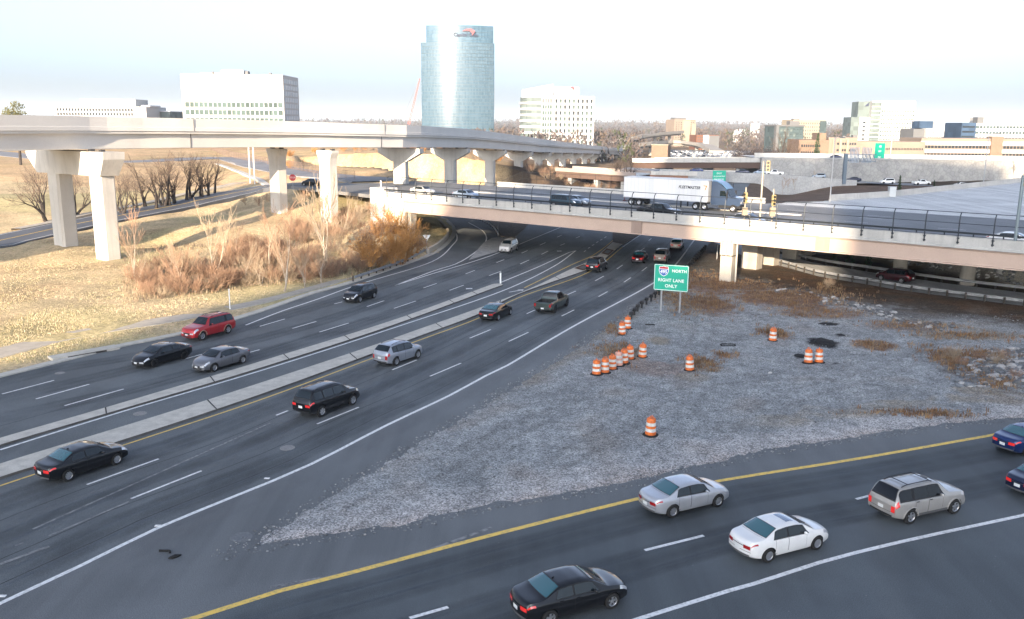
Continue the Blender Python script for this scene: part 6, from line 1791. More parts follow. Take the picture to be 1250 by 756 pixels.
# our carriageway
put_car((82.8,588), (144,567), 'R', 'sedan', BLACK, 'black saloon with glowing tail lamps hugging the median at far left', 'car', lit=True, spokes=9, spokew=.8)
put_car((391.8,509.2), (431.5,494.2), 'R', 'suv', BLACK, 'black SUV with silver wheels in the middle lane of our carriageway', 'SUV', lit=True, tint=False, spokes=6)
put_car((484,446.6), (509.3,438), 'R', 'crossover', paint('paint_silver_blue', (.36, .39, .44), .45), 'silver blue crossover with tall red tail lamps beside the median', 'SUV', tail='tall', spokes=6)
put_car((607.9,391.7), (622.8,384.8), 'R', 'coupe', BLACK, 'black sports saloon with a pale rear window beside the median', 'car', spokes=5, spokew=1.2)
put_car((677,382.5), (692,374), 'R', 'pickup', GREEN, 'dark green pickup truck with an open bed in our carriageway', 'pickup', bed=(.14, 1.86), tail='tall', rims='darkrim', tint=True)
RL = RIGHT_LINE
put_lane((736.5,330.6), lane_heading(736, 330, RL), 'R', 'suv', BLACK, 'small dark SUV next to the median before the overpass', 'SUV', lit=True, detail=1)
put_lane((788.6,319.8), lane_heading(786, 318, RL), 'R', 'sedan', DRED, 'dark red saloon in the left lane approaching the overpass', 'car', lit=True, detail=1)
put_lane((815.5,319.5), lane_heading(812, 318, RL), 'R', 'suv', paint('paint_tan', (.24, .20, .17), .3), 'tan SUV beside the dark red saloon just before the overpass', 'SUV', tail='tall', detail=1)
put_lane((833,303.3), lane_heading(830, 303, RL), 'R', 'sedan', PEARL, 'pale saloon just emerging under the overpass beside the edge line', 'car', lit=True, detail=1)
# oncoming carriageway
put_car((225.5,438.3), (188.8,448.5), 'L', 'coupe', BLACK, 'black coupe with black wheels coming towards the camera', 'car', rims='darkrim')
put_car((297,443.7), (261,454.2), 'L', 'sedan', GREY, 'grey saloon coming along the narrow median', 'car', spokes=7)
put_car((279.3,407.2), (246,416), 'L', 'box_suv', RED, 'bright red SUV in sunlight at the kerb', 'SUV', tail='tall', arch=flat('arch_tan', (.30, .22, .16), .5))
put_car((456.8,364.2), (439,369.8), 'L', 'crossover', BLACK, 'black crossover coming past the end of the bushes', 'SUV')
put_lane((627.5,307.4), lane_heading(627, 307, RL, True), 'L', 'suv', PEARL, 'pearl white SUV coming past the loop ramp gore', 'SUV', detail=1)
# on the overpass
hb = math.atan2(BD.y, BD.x)
def deck_car(u0, u1, o, spec, pm, label, cat, flip=False, **kw):
    c = (ondeck(u0, o) + ondeck(u1, o)) / 2
    kw.setdefault('detail', 1)
    return make_car(name_of(cat), spec, pm, (c.x, c.y, DECKZ + .01), hb + (math.pi if flip else 0), label, cat, **kw)
deck_car(492, 517, 8.5, 'sedan', PEARL, 'sunlit pale saloon at the left end of the overpass', 'car')
deck_car(553, 583, 7.5, 'sedan', LBLUE, 'blue grey saloon on the left part of the overpass', 'car')
deck_car(672, 707, 7.0, 'suv', paint('paint_dark_teal', (.03, .06, .08), .3), 'dark teal SUV on the overpass left of the truck', 'SUV')
deck_car(686, 719, 10.6, 'sedan', STEEL, 'blue saloon half hidden behind the dark teal SUV', 'car')
deck_car(778, 832, 3.4, 'pickup', BLACK, 'black pickup truck in front of the white trailer', 'pickup', bed=(.14, 1.86))
deck_car(889, 931, 2.6, 'sedan', SILVER, 'sunlit silver saloon behind the railing by the truck cab', 'car')
deck_car(1209, 1260, 3.0, 'sedan', WHITEP, 'white saloon behind the railing at the right edge of the overpass', 'car')
# slip road on the right
put_car((1101.5,346.8), (1074,342.5), 'L', 'crossover', DRED, 'dark red hatchback on the slip road under the overpass', 'car')
# back road
p = G(382, 229, 6.4); make_car('sedan', 'sedan', BLACK, (p.x, p.y, max(hz(p.x, p.y), 6.4) + .25), R(150), 'dark saloon on the back road between the flared piers', 'car', detail=1)
# lower highway
def hw_car(u, spec, pm, label, cat, off=1.5, flip=True):
    best = min(range(1, len(LH)), key=lambda k: abs(625 + F * LH[k].x / (LH[k].y * math.cos(TH) - (LH[k].z - CAMH) * math.sin(TH)) - u)); p = LH[best]; d = LH[best] - LH[best-1]
    n = Vector((-d.y, d.x, 0)).normalized(); c = p + n * off; return small_car(name_of(cat), pm, (c.x, c.y, p.z + .01), math.atan2(d.y, d.x) + (math.pi if flip else 0), label, cat, 'vehicles queuing on the far highway', spec)
hw_car(853, 'sedan', NAVY, 'dark blue car on the far lower bridge, leftmost of the queue', 'car'); hw_car(901, 'sedan', NAVY2, 'dark car on the far lower bridge above the green sign', 'car')
hw_car(927, 'sedan', LBLUE, 'blue grey car just behind the white pickup on the far highway', 'car', 3); hw_car(943, 'pickup', WHITEP, 'white pickup on the far highway at the end of the lower bridge', 'pickup'); hw_car(998, 'crossover', STEEL, 'steel blue hatchback alone on the far highway above the mulch slope', 'car')
hw_car(1043, 'sedan', NAVY2, 'dark blue saloon beside the gantry post on the far highway', 'car'); hw_car(1085, 'suv', WHITEP, 'white SUV on the far highway right of the gantry', 'SUV'); hw_car(1128, 'pickup', WHITEP, 'white pickup on the far highway between white SUV and white saloon', 'pickup', 1.5, False)
hw_car(1165, 'sedan', WHITEP, 'white saloon on the far highway, rightmost of the queue', 'car')
p = D(1021, 193, 305); small_car('sedan', NAVY2, (p.x, p.y + 2, p.z - .4), R(170), 'dark car roof showing above the retaining wall coping', 'car', None)
# ================================================================= buildings
class Bld:
    def __init__(s, name, label, u0, u1, vtop, Y_, depth, yaw=0.0, zb=0.0, cat='building', width=None):
        a, b = D(u0, vtop, Y_), D(u1, vtop, Y_); s.w = width or (b - a).length / max(.3, math.cos(yaw)); c = (a + b) / 2
        s.h = c.z - zb; s.d = depth; s.root = empty(name, (c.x, c.y, zb), yaw, label, cat)
    def box(s, name, mat, x0, x1, y0, y1, z0, z1):
        m = MB(); m.box(x0, x1, y0, y1, z0, z1); return m.build(name, mat, s.root)
    def shell(s, mat, name='wall'): return s.box(name, mat, -s.w/2, s.w/2, 0, s.d, -4, s.h)
    def face(s, k):
        """(origin, along, outward) of a facade: front, right, left"""
        w, d = s.w, s.d
        return {'F': (Vector((-w/2, 0, 0)), Vector((1, 0, 0)), Vector((0, -1, 0)), w), 'R': (Vector((w/2, 0, 0)), Vector((0, 1, 0)), Vector((1, 0, 0)), d), 'L': (Vector((-w/2, d, 0)), Vector((0, -1, 0)), Vector((-1, 0, 0)), d)}[k]
    def bands(s, k, mat, n, z0, z1, frac=.5, x0=.02, x1=.98, mull=0, mm=None, ht=.06):
        """ribbon windows, one part per storey; mullions are a part of the band"""
        o, a, out, L = s.face(k); st = (z1 - z0) / n
        for i in range(n):
            za = z0 + i * st + st * (1 - frac) * .5; zb_ = za + st * frac
            p, q = o + a * L * x0 + out * .0, o + a * L * x1
            m = MB(); m.loft([[p + out * e + Vector((0, 0, z)) for e, z in ((-.3, za), (ht, za), (ht, zb_), (-.3, zb_))], [q + out * e + Vector((0, 0, z)) for e, z in ((-.3, za), (ht, za), (ht, zb_), (-.3, zb_))]])
            b = m.build('window_band', mat, s.root)
            if mull:
                m = MB()
                for j in range(1, mull):
                    c = p.lerp(q, j / mull) + out * (ht + .08); m.beam(c + Vector((0, 0, za)), c + Vector((0, 0, zb_)), .28, .28, up=out)
                m.build('mullions', mm, b)
    def punched(s, k, mats, nx, nz, z0, z1, x0=.03, x1=.97, fw=.55, fh=.55, limit=100, seed=1):
        """single windows; the first hundred are parts of their own"""
        o, a, out, L = s.face(k); rg = random.Random(seed); cw, chh = L * (x1 - x0) / nx, (z1 - z0) / nz
        cache = {}; rest = MB(); cnt = 0
        for j in range(nz - 1, -1, -1):
            for i in range(nx):
                mt = rg.choice(mats); c = o + a * (L * x0 + cw * (i + .5)) + Vector((0, 0, z0 + chh * (j + .5)))
                if cnt < limit:
                    if mt.name not in cache:
                        m = MB(); q = [a * sx * cw * fw / 2 + Vector((0, 0, sz * chh * fh / 2)) for sx, sz in ((-1,-1),(1,-1),(1,1),(-1,1))]
                        m.loft([[v - out * .3 for v in q], [v + out * .05 for v in q]]); ob = m.build('window', mt, s.root); cache[mt.name] = ob.data
                    else: ob = link_mesh('window', cache[mt.name], s.root)
                    ob.location = c
                else:
                    q = [c + a * sx * cw * fw / 2 + Vector((0, 0, sz * chh * fh / 2)) for sx, sz in ((-1,-1),(1,-1),(1,1),(-1,1))]
                    rest.loft([[v - out * .3 for v in q], [v + out * .05 for v in q]])
                cnt += 1
        if rest.v: tag(rest.build('windows', mats[0], s.root), kind='stuff')
BW = mottled('white_facade', (.46, .46, .45), (.40, .40, .39), .05, .7); BC = mottled('cream_facade', (.30, .26, .20), (.26, .225, .175), .08, .8); BG = mottled('grey_facade', (.13, .135, .14), (.11, .115, .12), .06, .7)
BR = mottled('brick_facade', (.20, .14, .10), (.17, .118, .086), .3, .85, c=(.22, .16, .12), cscale=2); BT = mottled('tan_facade', (.25, .20, .16), (.215, .172, .14), .1, .85); BRED = mottled('red_brick_facade', (.17, .075, .045), (.14, .065, .04), .3, .85)
GLG = glass_mat('green_glass', (.055, .085, .08), .55, 0, .12, .0, .35, (.3, .3, .28)); GLD = glass_mat('dark_glass', (.02, .027, .035), .55, 0, .12, .0, .4, (.3, .3, .28)); GLB = glass_mat('blue_glass', (.04, .07, .12), .55, 0, .12, .0, .2, (.25, .25, .27)); GLP = glass_mat('pale_glass', (.12, .15, .145), .55, 0, .12, .0, .25, (.25, .25, .28))
GLM = glass_mat('mid_glass', (.06, .085, .09), .55, 0, .12, .0, .3, (.3, .3, .3))
ROOFM = flat('roof_plant_grey', (.62, .63, .64), .7); DKM = flat('roof_plant_dark', (.12, .12, .125), .7); WMUL = flat('white_mullion', (.72, .72, .71), .6)

# -- white office block, left
b = Bld('office_building', 'broad white office block above the left end of the guideway, three rows of pale windows', 220, 345, 91, 480, 34); b.shell(BW)
b.bands('F', GLG, 3, b.h - 25.5, b.h - 13.6, .62, .03, .985, 21, WMUL, .15); b.bands('R', flat('sky_lit_glass', (.34, .40, .45), .3), 8, b.h - 27, b.h - 1.5, .7, .06, .94, 8, WMUL)
b.bands('F', flat('glare_pale_glass', (.24, .25, .25), .4), 3, b.h - 12.8, b.h - 2.5, .45, .03, .985)  # upper windows painted pale to show washed-out sun glare
b.box('roof_plant', BW, -8, 4, 8, 20, b.h, b.h + 2.6); b.box('roof_plant', BW, -20, -9, 10, 18, b.h, b.h + 1.2); b.box('vent', DKM, 5.5, 7, 6, 9, b.h, b.h + 2.0); b.box('vent', DKM, 18, 19.2, 6, 8, b.h, b.h + 1.2); b.box('vent', DKM, -12, -11, 5, 6, b.h, b.h + 1.6)
# -- low white block with square dark windows, far left
b = Bld('office_building', 'long low white building with two rows of small dark windows, far left above the guideway', 66, 178, 130, 520, 30); b.shell(BW)
b.punched('F', [GLD], 26, 2, b.h - 5.6, b.h - .7, .02, .86, .6, .62); b.box('upper_storey', BW, -14, 18, 6, 24, b.h, b.h + 4.2); b.box('roof_plant', ROOFM, 22, 27, 4, 20, b.h, b.h + .9)
b = Bld('glass_pavilion', 'low blue glass block next to the long low white building', 187, 207, 136.5, 540, 25, R(0)); b.shell(GLP); b.box('roof', ROOFM, -b.w/2 - .3, b.w/2 + .3, -.3, 25.3, b.h, b.h + .4)
# -- curved glass tower
TY = 1000.0; a_, c_ = D(513, 52, TY), D(603, 52, TY); tw_ = (c_ - a_).length; ctr = (a_ + c_) / 2; zt = D(558, 52, TY).z; zc_ = D(558, 31, TY).z
tower = empty('glass_tower', (ctr.x, ctr.y, 0), 0, 'tall curved blue glass office tower with a sun glint down its face', 'tower')
def tower_glass():
    m, nt, bs = new_mat('tower_glass'); v = obj_vec(nt)
    br = nt.nodes.new('ShaderNodeTexWhiteNoise'); fl = nt.nodes.new('ShaderNodeVectorMath'); fl.operation = 'FLOOR'; nt.links.new(obj_vec(nt, (.62, .62, .25)), fl.inputs[0]); nt.links.new(fl.outputs[0], br.inputs['Vector'])
    c = mixc(nt, br.outputs['Value'], (.035, .082, .125), (.07, .128, .178)); nt.links.new(c, bs.inputs['Base Color'])
    bs.inputs['Metallic'].default_value = 0; bs.inputs['Roughness'].default_value = .16; bs.inputs['Specular IOR Level'].default_value = .6
    return m
TG = tower_glass(); TGF = flat('tower_spandrel', (.05, .085, .11), .4)
AR = R(60); RAD = tw_ / 2 / math.sin(AR / 2)
def arc(x0, x1, n, rin=0.0):
    """front curve of the plan between x0 and x1 (fractions of the width)"""
    out = []
    for i in range(n + 1):
        x = (-.5 + x0 + (x1 - x0) * i / n) * tw_; out.append((x, RAD * math.cos(AR / 2) - math.sqrt(max(RAD * RAD - x * x, 0)) + 8 + rin))
    return out
def tower_body(nm, mat, x0, x1, z0, z1, back=34, rin=0.0, par=tower):
    f_ = arc(x0, x1, 40, rin); m = MB(); m.prism(f_ + [(f_[-1][0], back), (f_[0][0], back)], z0, z1); o = m.build(nm, mat, par, smooth=True, sharp=25); return o
tower_body('glass_body', TG, 0, 1, -4, zt); crown = tower_body('glass_crown', TG, .075, .985, zt, zc_, 32, .5)
nfl = 27
for k in range(nfl):
    z = 4 + (zt - 4) * (k + 1) / nfl
    f_ = arc(-.004, 1.004, 40, -.35); r_ = arc(-.004, 1.004, 40, .0); m = MB()
    m.prism(f_ + r_[::-1], z - .75, z - .1); m.build('floor_edge', TGF, tower)
m = MB()
for f_ in arc(0.02, .98, 46): m.beam((f_[0], f_[1] - .12, 0), (f_[0], f_[1] - .12, zt), .16, .2)
m.build('mullions', TGF, tower)
for k in range(4):
    z = zt + (zc_ - zt) * (k + .6) / 4.2; f_ = arc(.073, .987, 40, .2); r_ = arc(.073, .987, 40, .5); m = MB(); m.prism(f_ + r_[::-1], z - .4, z); m.build('floor_edge', TGF, crown)
yb = arc(.6, .62, 1, .5)[0][1]
fr_ = MW[tower.name] @ Matrix.Translation((tw_ * .11, yb - 1.0, zt + (zc_ - zt) * .44)) @ Matrix.Rotation(R(90), 4, 'X') @ Matrix.Rotation(R(5), 4, 'Y')
text_mesh('lettering', 'Capital One', 5.4, flat('logo_navy', (.004, .012, .05), .5), fr_, tower, .3, shear=.2, bold=.06)
m = MB(); q0 = (tw_ * .11, yb - 1.6, zt + (zc_ - zt) * .44)
m.prism([(1, 3.6), (6, 6.0), (12, 6.2), (16.5, 4.0), (13, -1.0), (12.6, 2.0), (10, 3.9), (6, 4.0)], 0, .5)
for i, (x, y, z) in enumerate(m.v): m.v[i] = (q0[0] - 4.2 + x * .92, q0[1] - z, q0[2] + y)
m.build('logo_swoosh', flat('logo_red', (.25, .008, .02), .5), tower)
# -- white office block with rounded glass end
b = Bld('office_building', 'white office block with a rounded glazed left end and a slanted grey roof wall', 661, 726, 117.5, 700, 34); b.shell(BW)
zg = 0
b.punched('F', [GLD, GLG], 9, 9, b.h - 42, b.h - 1.5, .24, .985, .46, .62, 100, 4); b.bands('F', GLG, 9, b.h - 42, b.h - 1.5, .62, .02, .20, 4, WMUL)
rb = 16.0; cx = -b.w/2; prof = []
ring = [(cx - 1 + rb * .95 * math.cos(t), rb + rb * math.sin(t)) for t in np.linspace(-math.pi/2, -math.pi * 1.12, 20)]
m = MB(); m.prism([(cx, 0)] + ring[1:] + [(cx, 30)], -4, b.h - 1); m.build('rounded_wing', GLP, b.root, smooth=True, sharp=30)
for k in range(9):
    z = b.h - 42 + (42 - 1.5) * (k + .0) / 9; m = MB(); r2 = [(x * 1.0 + (x - cx) * .05, y - .35 * (1 if y < rb else 0)) for x, y in ring]
    m.prism([(cx, -.3)] + r2[1:] + [(cx, 30)], z - .2, z + 1.5); m.build('balcony_band', BW, b.root)
m = MB(); m.loft([[(cx - 15, 3, b.h - 1.5), (cx - 15, 4, b.h - 1.5), (cx - 15, 4, b.h + 4.5), (cx - 15, 3, b.h + 4.5)], [(cx + 9, 1, b.h - 1.5), (cx + 9, 2, b.h - 1.5), (cx + 9, 2, b.h + 9), (cx + 9, 1, b.h + 9)]]); m.build('roof_screen', mottled('screen_grey', (.42, .45, .48), (.38, .41, .44), .1, .5), b.root)
b.box('roof_plant', BW, cx + 10, b.w/2 - 12, 4, 18, b.h, b.h + 7)
mt = MW[b.root.name]; fr_ = mt @ Matrix.Translation((cx + 18, 3.8, b.h + 4.2)) @ Matrix.Rotation(R(90), 4, 'X'); text_mesh('lettering', 'Capital One', 2.2, MATS['logo_navy'], fr_, b.root, .15, shear=.2)
m = MB(); m.add([(cx + 18 + x, 3.6, b.h + 4.6 + z) for x, z in ((2, 1.2), (6, 2.6), (7.5, 2.0), (6.4, -.6), (5.8, 1.4))], [(0, 1, 2, 3, 4)]); m.build('logo_swoosh', MATS['logo_red'], b.root)
m = MB(); m.box(cx - 12.5, cx - 9.5, 2.9, 3.1, b.h - .6, b.h + 2.2); m.build('logo_panel', flat('logo_blue', (.03, .10, .5), .5), b.root)
m = MB(); m.box(cx + .5, cx + 8, -.25, 0, b.h - 4.6, b.h - 3.0); m.box(cx + 3, cx + 12, -.25, 0, b.h - 1.2, b.h - .6); m.build('facade_sign', DKM, b.root)
# -- apartment tower in the middle distance
b = Bld('apartment_tower', 'tan and white apartment tower right of the guideway end', 823, 850, 146, 860, 20, R(14)); b.shell(BT)
b.box('white_bay', BC, -2.0, 5.5, -.6, 6, -4, b.h - 1); b.box('white_bay', BC, b.w/2 - 4, b.w/2 + .3, -.4, 8, -4, b.h - 4); b.punched('F', [GLM, GLD], 8, 12, 0, b.h - 2, .04, .96, .42, .45, 96); b.box('roof_plant', DKM, -b.w * .42, b.w * .1, 3, 14, b.h, b.h + 1.8)
b = Bld('apartment_block', 'low red brown and white apartment block right of the tan tower', 850, 878, 165, 760, 18, R(8)); b.shell(BRED); b.box('white_bay', BW, -b.w * .2, b.w * .05, -.5, 4, -4, b.h); b.box('grey_bay', BG, b.w * .05, b.w/2 + .3, -.4, 6, -4, b.h - .6); b.punched('F', [GLM], 10, 4, 0, b.h - 1, .03, .97, .5, .5)
# -- water tower and dome
p = D(922, 151, 1300); wt_ = empty('water_tower', (p.x, p.y, 0), 0, 'white cylindrical water tower on the horizon', 'water tower'); m = MB(); m.lathe([(7, -4), (7, p.z - 1), (5.5, p.z + .5), (.01, p.z + 1.2)], n=20); m.build('tank', BW, wt_, smooth=True, sharp=40); m = MB(); m.tube([(0, 0, p.z), (0, 0, p.z + 6)], .25, 5); m.build('mast', DKM, wt_)
p = D(904, 157.5, 1100); dm = empty('domed_hall', (p.x, p.y, 0), 0, 'white domed hall among the far bare trees', 'building'); m = MB(); m.lathe([(9, -4), (9, p.z - 5), (8, p.z - 2.6), (5, p.z - .6), (.01, p.z)], n=20); m.build('dome', BW, dm, smooth=True, sharp=40)
# -- glass block and cream block
b = Bld('office_building', 'grey blue glass office block with a square frame edge', 948, 982, 152.5, 640, 22, R(6)); b.shell(GLM); b.box('frame_top', BG, -b.w/2 - .6, b.w/2 + .6, -.8, 22, b.h - 1.2, b.h); b.box('frame_side', BG, -b.w/2 - .6, -b.w/2 + 1.4, -.8, 3, -4, b.h - 1.21); b.punched('F', [GLP, GLM], 7, 4, 3, b.h - 2, .12, .97, .68, .6); b.box('roof_plant', DKM, 2, 9, 6, 12, b.h, b.h + 2.6)
b = Bld('apartment_block', 'cream apartment block with rows of small windows behind the grey glass block', 968, 1009, 146.5, 760, 24, R(6)); b.shell(BC); b.punched('F', [GLD, GLM], 14, 8, -2, b.h - 1.5, .02, .98, .38, .5, 100, 3); b.box('corner_bay', GLM, b.w/2 - 5, b.w/2 + .5, -.5, 8, -4, b.h - .8); b.box('roof_plant', DKM, -b.w/2 + 2, -b.w/2 + 7, 4, 10, b.h - .3, b.h + 1)
# -- brick offices behind the retaining wall
b = Bld('brick_building', 'stepped orange brick office building with long window rows behind the wall', 976, 1012, 171, 430, 24, R(-4), 2); b.shell(BR); b.bands('F', GLD, 4, b.h - 14, b.h - 1.2, .36, .08, .72, 9, BR); b.box('upper_block', BR, 4, b.w/2 - .02, 6, 20, b.h, b.h + 3.2)
b = Bld('brick_building', 'orange brick wing with pale columns left of the gantry', 1012, 1047, 168, 445, 22, R(-2), 2); b.shell(BT); b.bands('F', GLD, 4, b.h - 14, b.h - 1.5, .34, .30, .96, 8, BT)
for k in range(3): b.box('pilaster', BC, -b.w/2 + 2 + k * 3.4, -b.w/2 + 3 + k * 3.4, -.5, 0, -4, b.h - 1)
b.box('vent', DKM, 6, 8, 4, 7, b.h, b.h + 1.2); b.box('vent', DKM, 1, 2.4, 4, 6, b.h, b.h + .7)
b = Bld('brick_building', 'long low orange building partly behind the gantry and green sign', 1046, 1130, 173, 455, 20, R(0), 2); b.shell(BT); b.bands('F', GLD, 3, b.h - 12, b.h - 2.0, .3, .40, .97, 26, BT); b.box('canopy', BC, 8, 14, -2.5, 0, b.h - 8.6, b.h - 8); b.box('canopy_post', BC, 8, 8.7, -2.5, -1.8, -4, b.h - 8.6); b.box('dark_opening', GLD, 14.5, 20, -.4, 0, b.h - 8, b.h - 6.6)
b = Bld('office_building', 'long low building of alternating brick and white bands at far right', 1125, 1300, 169.5, 470, 26, R(0), 2); b.shell(BT)
for k, (z0, z1) in enumerate(((.5, 2.6), (4.6, 6.4), (8.4, 10.2))): b.box('white_band', BW, -b.w/2 - .3, b.w/2 + .3, -.4, 0, b.h - 1.0 - z1, b.h - 1.0 - z0)
for za_, zb_ in ((5.1, 3.75), (9.2, 7.75), (12.6, 11.5)): b.bands('F', GLD, 1, b.h - za_, b.h - zb_, 1.0, .02, .98, 40, BT, .12)
b.box('stair_tower', BR, -b.w/2 + 36, -b.w/2 + 42, -1.2, 4, -4, b.h + 1.2)
# -- white tower on the right with grey left wing
b = Bld('office_tower', 'tall white office tower with window rows and a pale glass left wing', 1066, 1117, 123.5, 800, 36, R(-6)); b.shell(BW); b.bands('F', GLG, 12, b.h - 49, b.h - 7, .48, .24, .985, 20, WMUL, .2); b.bands('F', GLP, 13, b.h - 50, b.h - 1, .8, .0, .22)
b.box('left_wing', BW, -b.w/2 - 9, -b.w/2 - .02, 2, 30, -4, b.h - 14); b.box('glass_wing', GLP, -b.w/2 - 16, -b.w/2 - 9.02, 3, 30, -4, b.h - 14); b.box('glass_upper', GLP, -b.w/2 - 10, -b.w/2 - .02, 6, 28, b.h - 13.98, b.h - .5)
for k in range(9): b.box('window', GLD, -b.w/2 - 6, -b.w/2 - 3.6, 1.9, 2.1, b.h - 19.5 - k * 3.6, b.h - 17.9 - k * 3.6)
fr_ = MW[b.root.name] @ Matrix.Translation((-b.w/2 - 3, -.3, b.h - 2.4)) @ Matrix.Rotation(R(90), 4, 'X'); m = MB(); m.prism([(-2, -1.6), (2, 2), (1.6, -1.4)], 0, .3)
for i, q in enumerate(m.v): m.v[i] = (-b.w/2 - 3 + q[0], 5.6 - q[2], b.h - 3 + q[1])
m.build('logo_panel', MATS['logo_navy'], b.root)
# -- white hotel-like block, blue glass block, long white block
b = Bld('office_building', 'white block with small square windows and a blue penthouse right of the white tower', 1131, 1167, 157, 640, 24, R(4)); b.shell(BW); b.punched('F', [GLM, GLD], 12, 4, b.h - 15, b.h - 1.5, .04, .98, .36, .4); b.box('left_wing', BG, -b.w/2 - 8, -b.w/2 - .02, 3, 22, -4, b.h - .5); b.box('penthouse', BW, -b.w/2 + 7, b.w/2 - 6, 4, 18, b.h, b.h + 4.5); b.box('penthouse', GLB, -b.w/2 - 3, -b.w/2 + 6.9, 5, 16, b.h, b.h + 5)
b = Bld('office_building', 'blue glass office block beside the long white building at the right edge', 1175, 1192, 150, 560, 26, R(-4)); b.shell(GLB); b.bands('F', GLD, 4, b.h - 13, b.h - 1, .35, .05, .9)
b = Bld('office_building', 'long white office building with ribbon windows at the right edge of the skyline', 1191, 1290, 151, 570, 30, R(0)); b.shell(BW); b.bands('F', GLM, 3, b.h - 11, b.h - .6, .42, .01, .99, 24, WMUL, .1); b.box('penthouse', BW, -b.w/2 + 7, b.w/2, 5, 22, b.h, b.h + 3.6); b.box('penthouse', BG, -b.w/2 + 3, -b.w/2 + 6.9, 4, 10, b.h, b.h + 3.8); b.box('lower_storeys', BW, -b.w/2 - 2, b.w/2, -10, -.02, -4, b.h - 11.5)
# -- brick block by the far bridge, and flyovers beyond
b = Bld('brick_building', 'small orange brick tower block at the far end of the guideway', 796, 815, 177.5, 420, 9, R(-18), 0); b.shell(BR); b.box('coping', BC, -b.w/2 - .2, b.w/2 + .2, -.2, 9.2, b.h, b.h + .4)
FLY = concrete('flyover_concrete', (.36, .34, .31), .85, .1)
def flyover(label, pts, wid):
    path = smooth_path([D(u, v, Y_) for u, v, Y_ in pts], 12); root = empty('flyover_ramp', (path[0].x, path[0].y, 0), 0, label, 'flyover')
    for nm, prof in (('deck', [(0, -1.2), (wid, -1.2), (wid, -.05), (0, -.05)]), ('parapet', [(-.2, -1.2), (.0, -1.2), (.0, 1.0), (-.2, 1.0)]), ('girder', [(wid * .25, -2.6), (wid * .75, -2.6), (wid * .75, -1.21), (wid * .25, -1.21)])): sweep(nm, FLY, prof, path, root)
    n = int(plen(path) / 34)
    for k in range(n):
        p, d = along(path, (k + .5) * 34); nl = Vector((-d.y, d.x, 0)).normalized(); c = p + nl * wid / 2
        m = MB(world=True); m.beam(Vector((c.x, c.y, -5)), Vector((c.x, c.y, p.z - 2.6)), 2.2, 2.2); m.build('pier', FLY, root)
flyover('upper pale flyover ramp curving away left of the tan apartment tower', [(745, 174, 620), (775, 168.5, 640), (800, 164, 680), (835, 161, 740)], 9)
flyover('lower pale flyover ramp looping below the tan apartment tower', [(762, 180, 560), (795, 175, 590), (822, 173, 640), (850, 176, 600), (866, 184, 540)], 9)
# -- far parking lot and garage
CARC = [paint('paint_white', (.78,)*3), SILVER, GREY, BLACK, PEARL, paint('paint_white', (.78,)*3), SILVER]
rng = random.Random(12); src = {}
k = 0
for row in range(6):
    for j in range(15):
        if rng.random() < .18: continue
        Y_ = 440 + row * 26; u = 812 + j * 6.2 + row * 1.5 + rng.uniform(-.6, .6); p = D(u, 182, Y_)
        if u > 905: continue
        zz_ = max(hz(p.x, p.y), .5) + .05; pm_ = rng.choice(CARC); 
        if pm_.name not in src:
            o = small_car('parked_car', pm_, (p.x, p.y, zz_), R(90 + rng.uniform(-4, 4)), None, 'car', None, 'crossover'); src[pm_.name] = o
        else:
            o = copy_tree(src[pm_.name]); o.location = (p.x, p.y, zz_); o.rotation_euler = (0, 0, R(90 + rng.uniform(-4, 4)))
        colr = {'paint_white': 'white', 'paint_silver': 'silver', 'paint_grey': 'grey', 'paint_black': 'black', 'paint_navy': 'navy', 'paint_red': 'red', 'paint_pearl': 'cream'}[pm_.name]
        tag(o, 'tiny %s car in the distant parking lot beyond the highway bridges' % colr, 'car', '%s cars in the distant parking lot' % colr)
lot = poly_sheet('parking_lot', [D(798, 180, 425), D(930, 180, 425), D(915, 180, 610), D(800, 180, 610)], asphalt('lot_asphalt', (.20, .20, .20), 0), 0)
for w in lot.data.vertices: w.co.z = max(.9, 0)
lot.location.z = max(hz(lot.data.vertices[i].co.x, lot.data.vertices[i].co.y) for i in range(4)) - .9 + .03
# -- red crawler crane
cb = D(499, 152, 640); cr = empty('crane', (cb.x, cb.y, 0), 0, 'red lattice boom crane left of the glass tower', 'crane'); CRED = flat('crane_red', (.50, .07, .05), .5)
tip = D(512.5, 96, 640)
m = MB(world=True); dv_ = (tip - cb).normalized(); sx_ = dv_.cross(Vector((0, 1, 0))).normalized()
q = [sx_ * .6 + Vector((0, .6, 0)), sx_ * -.6 + Vector((0, .6, 0)), sx_ * -.6 - Vector((0, .6, 0)), sx_ * .6 - Vector((0, .6, 0))]
for o_ in q: m.beam(cb + o_, tip + o_ * .4, .22, .22)
for i in range(22):
    a_, b_ = cb.lerp(tip, i / 22), cb.lerp(tip, (i + 1) / 22)
    for k_ in range(4): m.beam(a_ + q[k_] * (1 - .6 * i / 22), b_ + q[(k_ + 1) % 4] * (1 - .6 * (i + 1) / 22), .12, .12)
m.build('boom', CRED, cr)
m = MB(world=True); m.beam(cb - Vector((4, 0, 2.5)), cb + Vector((2.5, 0, -2.5)), 3, 3); m.beam(Vector((cb.x, cb.y, 0)), cb - Vector((0, 0, 2)), 2, 2); m.build('cab', CRED, cr)
m = MB(world=True); m.tube([cb + Vector((-5, 0, 3)), tip], .08, 4); m.tube([cb + Vector((-5, 0, 3)), cb + Vector((-1, 0, -2))], .2, 4); m.build('stay_cable', DKM, cr)
